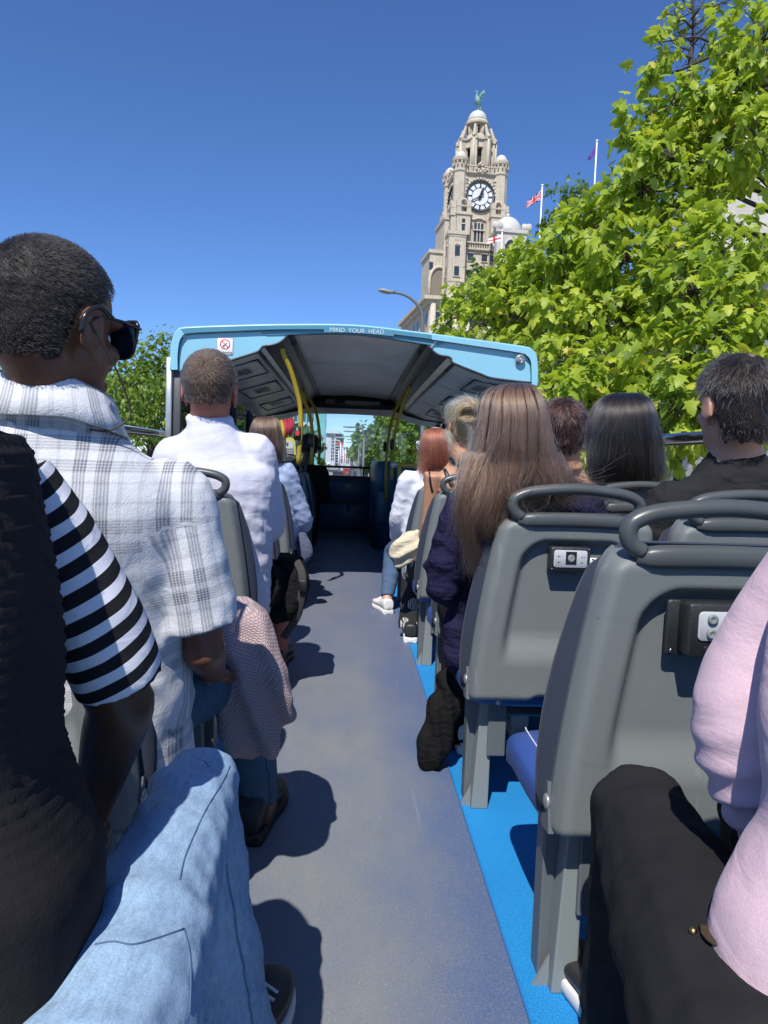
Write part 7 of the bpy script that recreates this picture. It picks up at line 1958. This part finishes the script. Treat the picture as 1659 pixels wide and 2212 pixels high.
# ================================================================== blonde bun
t = thing("person", "woman with a blonde bun, bare back and thin black straps", "person", (.55, 3.5, 0))
J = joints(P(1002, 985, 3.48), P(1004, 920, 3.50), A(.55, 3.52, .47), shw=.165)
J['shL'] = P(938, 1022, 3.47); J['shR'] = P(1075, 1020, 3.52); J['elL'] = P(925, 1130, 3.52); J['wrL'] = P(905, 1190, 3.72); J['knL'] = P(893, 1232, 3.92); J['anL'] = P(889, 1362, 3.85); J['knR'] = J['knL'] + A(.26, .02, 0); J['anR'] = J['anL'] + A(.24, .05, 0)
G6 = dict(G_F, arm=.043, leg=.075)
body(t, J, G6, S_TAN, -12, 0, 1.08, vox=.009)
tp = thing("x", "", "") if False else None
tpm = MB(); c, a, b = torso_rings(J, G6); n1_ = lambda v: v / np.linalg.norm(v, axis=1)[:, None]
tpm.loft(cr(c[:4] + A(0, 0, -.03), 3), cr(a[:4] + n1_(a[:4]) * .006, 3), cr(b[:4] + n1_(b[:4]) * .006, 3), 28, 2.4)
top = put("strappy_top", tpm, M_BLKC, t)
_bd = [o for o in t.children if o.name.startswith("body")][0]
for pts, w_ in (([(934, 998), (930, 1010), (928, 1025), (930, 1045), (934, 1062)], .0055), ([(950, 992), (957, 1003), (963, 1018), (970, 1035), (978, 1050)], .010), ([(968, 985), (980, 995), (995, 1010), (1012, 1030), (1025, 1045)], .010)):
    pp = on_surface(_bd, [tuple(q) for q in cr(pts, 3)])
    if len(pp) > 3: put("strap", MB().tube(np.array(pp), w_, 8, flat=.3, upv=(0, 1, 0)), M_BLK, top)
trousers(t, J, G6, M_FLORAL, .012, vox=.010, seed=6, amp=.006, flare=1.5)
shoe(t, A(J['anL'][0] - .01, J['anL'][1] - .06, 0), 6, M_BSHOE, M_SOLE, 1.1, .01, "trainer"); shoe(t, A(J['anR'][0], J['anR'][1], 0), 6, M_BSHOE, M_SOLE, 1.1, .01, "trainer")
FmB = hframe(-12)
hbn = short_hair(t, J, FmB, 1.08, H_BLND, HS_BLND, line=(50, 100, 140), thick=.010, n=3500, L=.05, rad=.0006, whorl=(0, -.85, .5), lift=-.05, bumpy=.003)
# a bun of wound coils
bc = np.array(P(1008, 893, 3.36)); mb = MB()
for k in range(7):
    a0 = k * .9; rr_ = .026 + .010 * math.sin(k * 2.1); tl = k * .45
    pts = [bc + A(math.cos(q + a0) * rr_ * 1.25, math.sin(q + a0) * .02 * math.cos(tl) - .004 * k, math.sin(q + a0) * rr_ * 1.1) for q in np.linspace(0, 2 * math.pi, 15)[:-1]]
    mb.tube(pts, .0125, 8, closed=True)
mb.ell(bc, (.036, .03, .034)); me = remesh(mb, .0045, 2); bun = put("bun", me, H_BLND, t)
rb = np.random.default_rng(8); ar = []
for i in range(700):
    k = i % 7; a0 = k * .9; rr_ = .026 + .010 * math.sin(k * 2.1); q0 = rb.uniform(0, 6.28); q1 = np.linspace(q0, q0 + rb.uniform(1.5, 3), 12); th_ = rb.uniform(0, 6.28); wr_ = .0135
    ar.append(np.stack([bc[0] + np.cos(q1 + a0) * (rr_ * 1.25 + wr_ * math.cos(th_)), bc[1] + np.sin(q1 + a0) * .02 * math.cos(k * .45) - .004 * k + wr_ * math.sin(th_), bc[2] + np.sin(q1 + a0) * (rr_ * 1.1 + wr_ * math.cos(th_))], 1) + rb.normal(size=(12, 3)) * .0006)
strands("bun_strands", np.array(ar), .0007, HS_BLND, bun, .5)
for i, pts in enumerate(([(970, 905, 3.45), (966, 880, 3.42), (985, 868, 3.4), (1010, 862, 3.42)], [(1000, 905, 3.36), (1015, 925, 3.34), (1022, 945, 3.36)], [(965, 930, 3.42), (975, 960, 3.40), (985, 985, 3.40)], [(1020, 930, 3.36), (1015, 960, 3.37), (1005, 990, 3.38)])):
    lock(t, pts, .012, 50, HS_BLND, 140 + i, .0006, .02, parent=hbn)
# cream tote slumped over her knees
rows = [(1146, 884, 912, 3.66), (1155, 866, 914, 3.64), (1168, 850, 915, 3.62), (1182, 838, 912, 3.62), (1196, 840, 904, 3.62), (1210, 846, 890, 3.64), (1222, 850, 872, 3.66)]
C, Aa, Bb = [], [], []
for v, a, b2, d in rows:
    l, r_ = P(a, v, d), P(b2, v, d); C.append((l + r_) / 2); Aa.append((r_ - l) / 2); Bb.append(A(0, .045, 0))
me = remesh(MB().loft(cr(C, 4), cr(Aa, 4), cr(Bb, 4), 24, 2.4), .006, 2); V, N = mv(me), mn(me)
setv(me, V + N * ((folds(V, (.5, .3, -1), .075, 12, 1.3, 1.3) - .3) * .028)[:, None])
tag(put("tote_bag", me, fabric("cream_canvas", (.62, .56, .43), (.55, .49, .36), 300, .4, 10, wr=.4)), "crumpled cream canvas tote bag sticking out into the aisle", "bag")

# ================================================================== red hair, white denim
t = thing("person", "woman with straight red hair, white denim jacket, dark jeans and white trainers", "person", (.5, 4.3, 0))
J = joints(P(925, 1010, 4.30), P(938, 965, 4.32), A(.50, 4.32, .47), shw=.165)
J['shL'] = P(882, 1038, 4.28); J['shR'] = P(985, 1035, 4.36); J['elL'] = P(862, 1120, 4.34); J['wrL'] = P(858, 1165, 4.55)
J['hipL'] = A(.42, 4.36, .45); J['knL'] = P(852, 1190, 4.72); J['anL'] = P(836, 1292, 4.52); J['knR'] = J['knL'] + A(.2, 0, 0); J['anR'] = J['anL'] + A(.2, .1, 0)
body(t, J, dict(G_F, arm=.040), S_FAIR, -15, 0, 1.02, vox=.011)
shirt(t, J, dict(G_F, chest=.15, waist=.15, hip=.16), M_WDENIM, .016, 1.9, vox=.0095, seed=81, amp=.007, hem=.4, sl_r=1.15, name="denim_jacket")
trousers(t, J, G_F, M_JEANM, .008, vox=.010, seed=7, amp=.006, flare=.85)
shoe(t, A(J['anL'][0] - .005, J['anL'][1] - .04, 0), -14, M_CANV, M_SOLE, 1.05, 0, "trainer", M_WHITE); shoe(t, A(J['anR'][0], J['anR'][1], 0), -5, M_CANV, M_SOLE, 1.05, 0, "trainer", M_WHITE)
long_hair(t, [(932, 945, 925, 4.28, .02), (922, 958, 929, 4.27, .07), (914, 968, 943, 4.26, .10), (911, 972, 965, 4.25, .10), (911, 973, 990, 4.25, .09), (912, 972, 1010, 4.24, .06), (914, 950, 1024, 4.24, .03)], H_RED, HS_RED, n=2600, rad=.0009, stray=25, rough_ends=.15, seed=5, amp=.003)
sunglasses(t, J, hframe(-22), 1.02, lens=plain("pale_blue_lens", (.25, .4, .55), .1), frame=M_WHITE, label="pale-framed sunglasses on the red-haired woman")

# ================================================================== short dark brown hair, bare shoulders
t = thing("person", "person with short dark brown hair and bare shoulders beside the long brown hair", "person", (.96, 3.3, 0))
J = joints(P(1225, 1000, 3.22), P(1214, 932, 3.22), A(1.0, 3.38, .47), shw=.165)
J['shL'] = P(1172, 1045, 3.24); J['shR'] = P(1285, 1035, 3.26)
body(t, J, G_F, S_TAN, 0, 0, 1.08, vox=.011)
shirt(t, J, G_F, M_GREYC, .010, None, vox=.011, seed=9, amp=.004, hem=.6, name="vest_top") if False else None
tpm = MB(); c, a, b = torso_rings(J, G_F); tpm.loft(cr(c[:4] + A(0, 0, -.0), 3), cr(a[:4] + n1_(a[:4]) * .008, 3), cr(b[:4] + n1_(b[:4]) * .008, 3), 28, 2.4); put("vest_top", tpm, M_GREYC, t)
trousers(t, J, G_F, M_CHARC, .010, vox=.014, amp=0)
short_hair(t, J, hframe(0), 1.08, H_DBR, HS_DBR, line=(50, 100, 148), thick=.020, n=3800, L=.035, rad=.0007, whorl=(0, -.3, .95), lift=.12, bumpy=.007, seed=21)

# ================================================================== straight black hair
t = thing("person", "woman with long straight glossy black hair and a grey top", "person", (1.05, 2.75, 0))
J = joints(P(1350, 1040, 2.72), P(1350, 938, 2.72), A(1.06, 2.84, .47), shw=.17)
body(t, J, G_F, S_TAN, 0, 0, 1.06, vox=.011)
shirt(t, J, G_F, M_GREYC, .012, .7, vox=.011, seed=91, amp=.008, hem=.6)
trousers(t, J, G_F, M_CHARC, .010, vox=.014, amp=0)
long_hair(t, [(1340, 1358, 850, 2.70, .02), (1318, 1378, 853, 2.69, .06), (1298, 1392, 868, 2.68, .10), (1286, 1402, 892, 2.67, .12), (1281, 1410, 925, 2.66, .12), (1279, 1416, 960, 2.66, .12), (1281, 1420, 1000, 2.65, .10), (1286, 1422, 1030, 2.65, .07), (1300, 1400, 1052, 2.65, .03)],
          H_BLK, HS_BLK, n=5200, rad=.0006, seed=6, stray=70, rough_ends=.15, amp=.003, wave=.003)
sunglasses(t, J, hframe(-30), 1.06, label="black sunglasses arm and lens edge beside the straight black hair")

# ================================================================== balding man in black
t = thing("person", "balding dark-haired man with a beard in a washed black T-shirt", "person", (1.1, 2.05, 0))
J = joints(P(1592, 978, 2.06), P(1585, 878, 2.04), A(1.09, 2.14, .47), shw=.215)
J['shL'] = P(1446, 1088, 2.07); J['shR'] = P(1735, 1090, 2.07); J['elL'] = P(1408, 1235, 2.12); J['mid'] = P(1590, 1200, 2.10)
G7 = dict(G_M, chest=.20, cd=.13, waist=.19, arm=.055, nk=.068)
body(t, J, G7, S_FAIR, -6, 0, 1.17, vox=.009)
def ts(mb): neck_band(mb, J, hframe(-6), 1.17, .078, 0, .12)
shirt(t, J, G7, M_CHARC, .014, .85, vox=.009, seed=95, amp=.010, hem=.6, extra=ts, flare=1.25)
trousers(t, J, G7, M_BJEAN, .010, vox=.014, amp=0)
def bald2(d):
    w = A(.05, -.35, .93); return .93 * sstep(.86, .97, d @ (w / np.linalg.norm(w)))
H_BALD = NT("thinning_hair_shell"); co_ = H_BALD.obj()
short_hair(t, J, hframe(-6), 1.17, cap_mat("dark_hair_shell", (.030, .022, .019), (140, 140, 140)), HS_BLK, line=(45, 94, 150), thick=.010, n=6500, L=.026, rad=.00055, whorl=(.05, -.4, .9), lift=.25, bumpy=.004, bald=bald2, seed=31)
scalp = MB(); FmM = hframe(-6); n_ = 14
g = []
for i in range(n_):
    th_ = i / (n_ - 1) * .34; row = []
    for ph_ in np.linspace(0, 2 * math.pi, 29):
        ax_ = A(.05, -.42, .90); ax_ /= np.linalg.norm(ax_); e1 = np.cross(ax_, A(1, 0, 0)); e1 /= np.linalg.norm(e1); e2 = np.cross(ax_, e1)
        d_ = ax_ * math.cos(th_) + (e1 * math.cos(ph_) * 1.0 + e2 * math.sin(ph_) * (1 + .15 * math.sin(3 * ph_))) * math.sin(th_); d_ /= np.linalg.norm(d_)
        row.append(J['head'] + FmM @ ((A(0, -.012, .030) + d_ * (A(.076, .096, .088) + .0112 - .006 * (i / (n_ - 1)) ** 3)) * 1.17))
    g.append(row)
put("thinning_crown", MB().grid(np.array(g)), skin_mat("scalp_through_hair", (.26, .15, .12), (.10, .06, .05), .45), t)
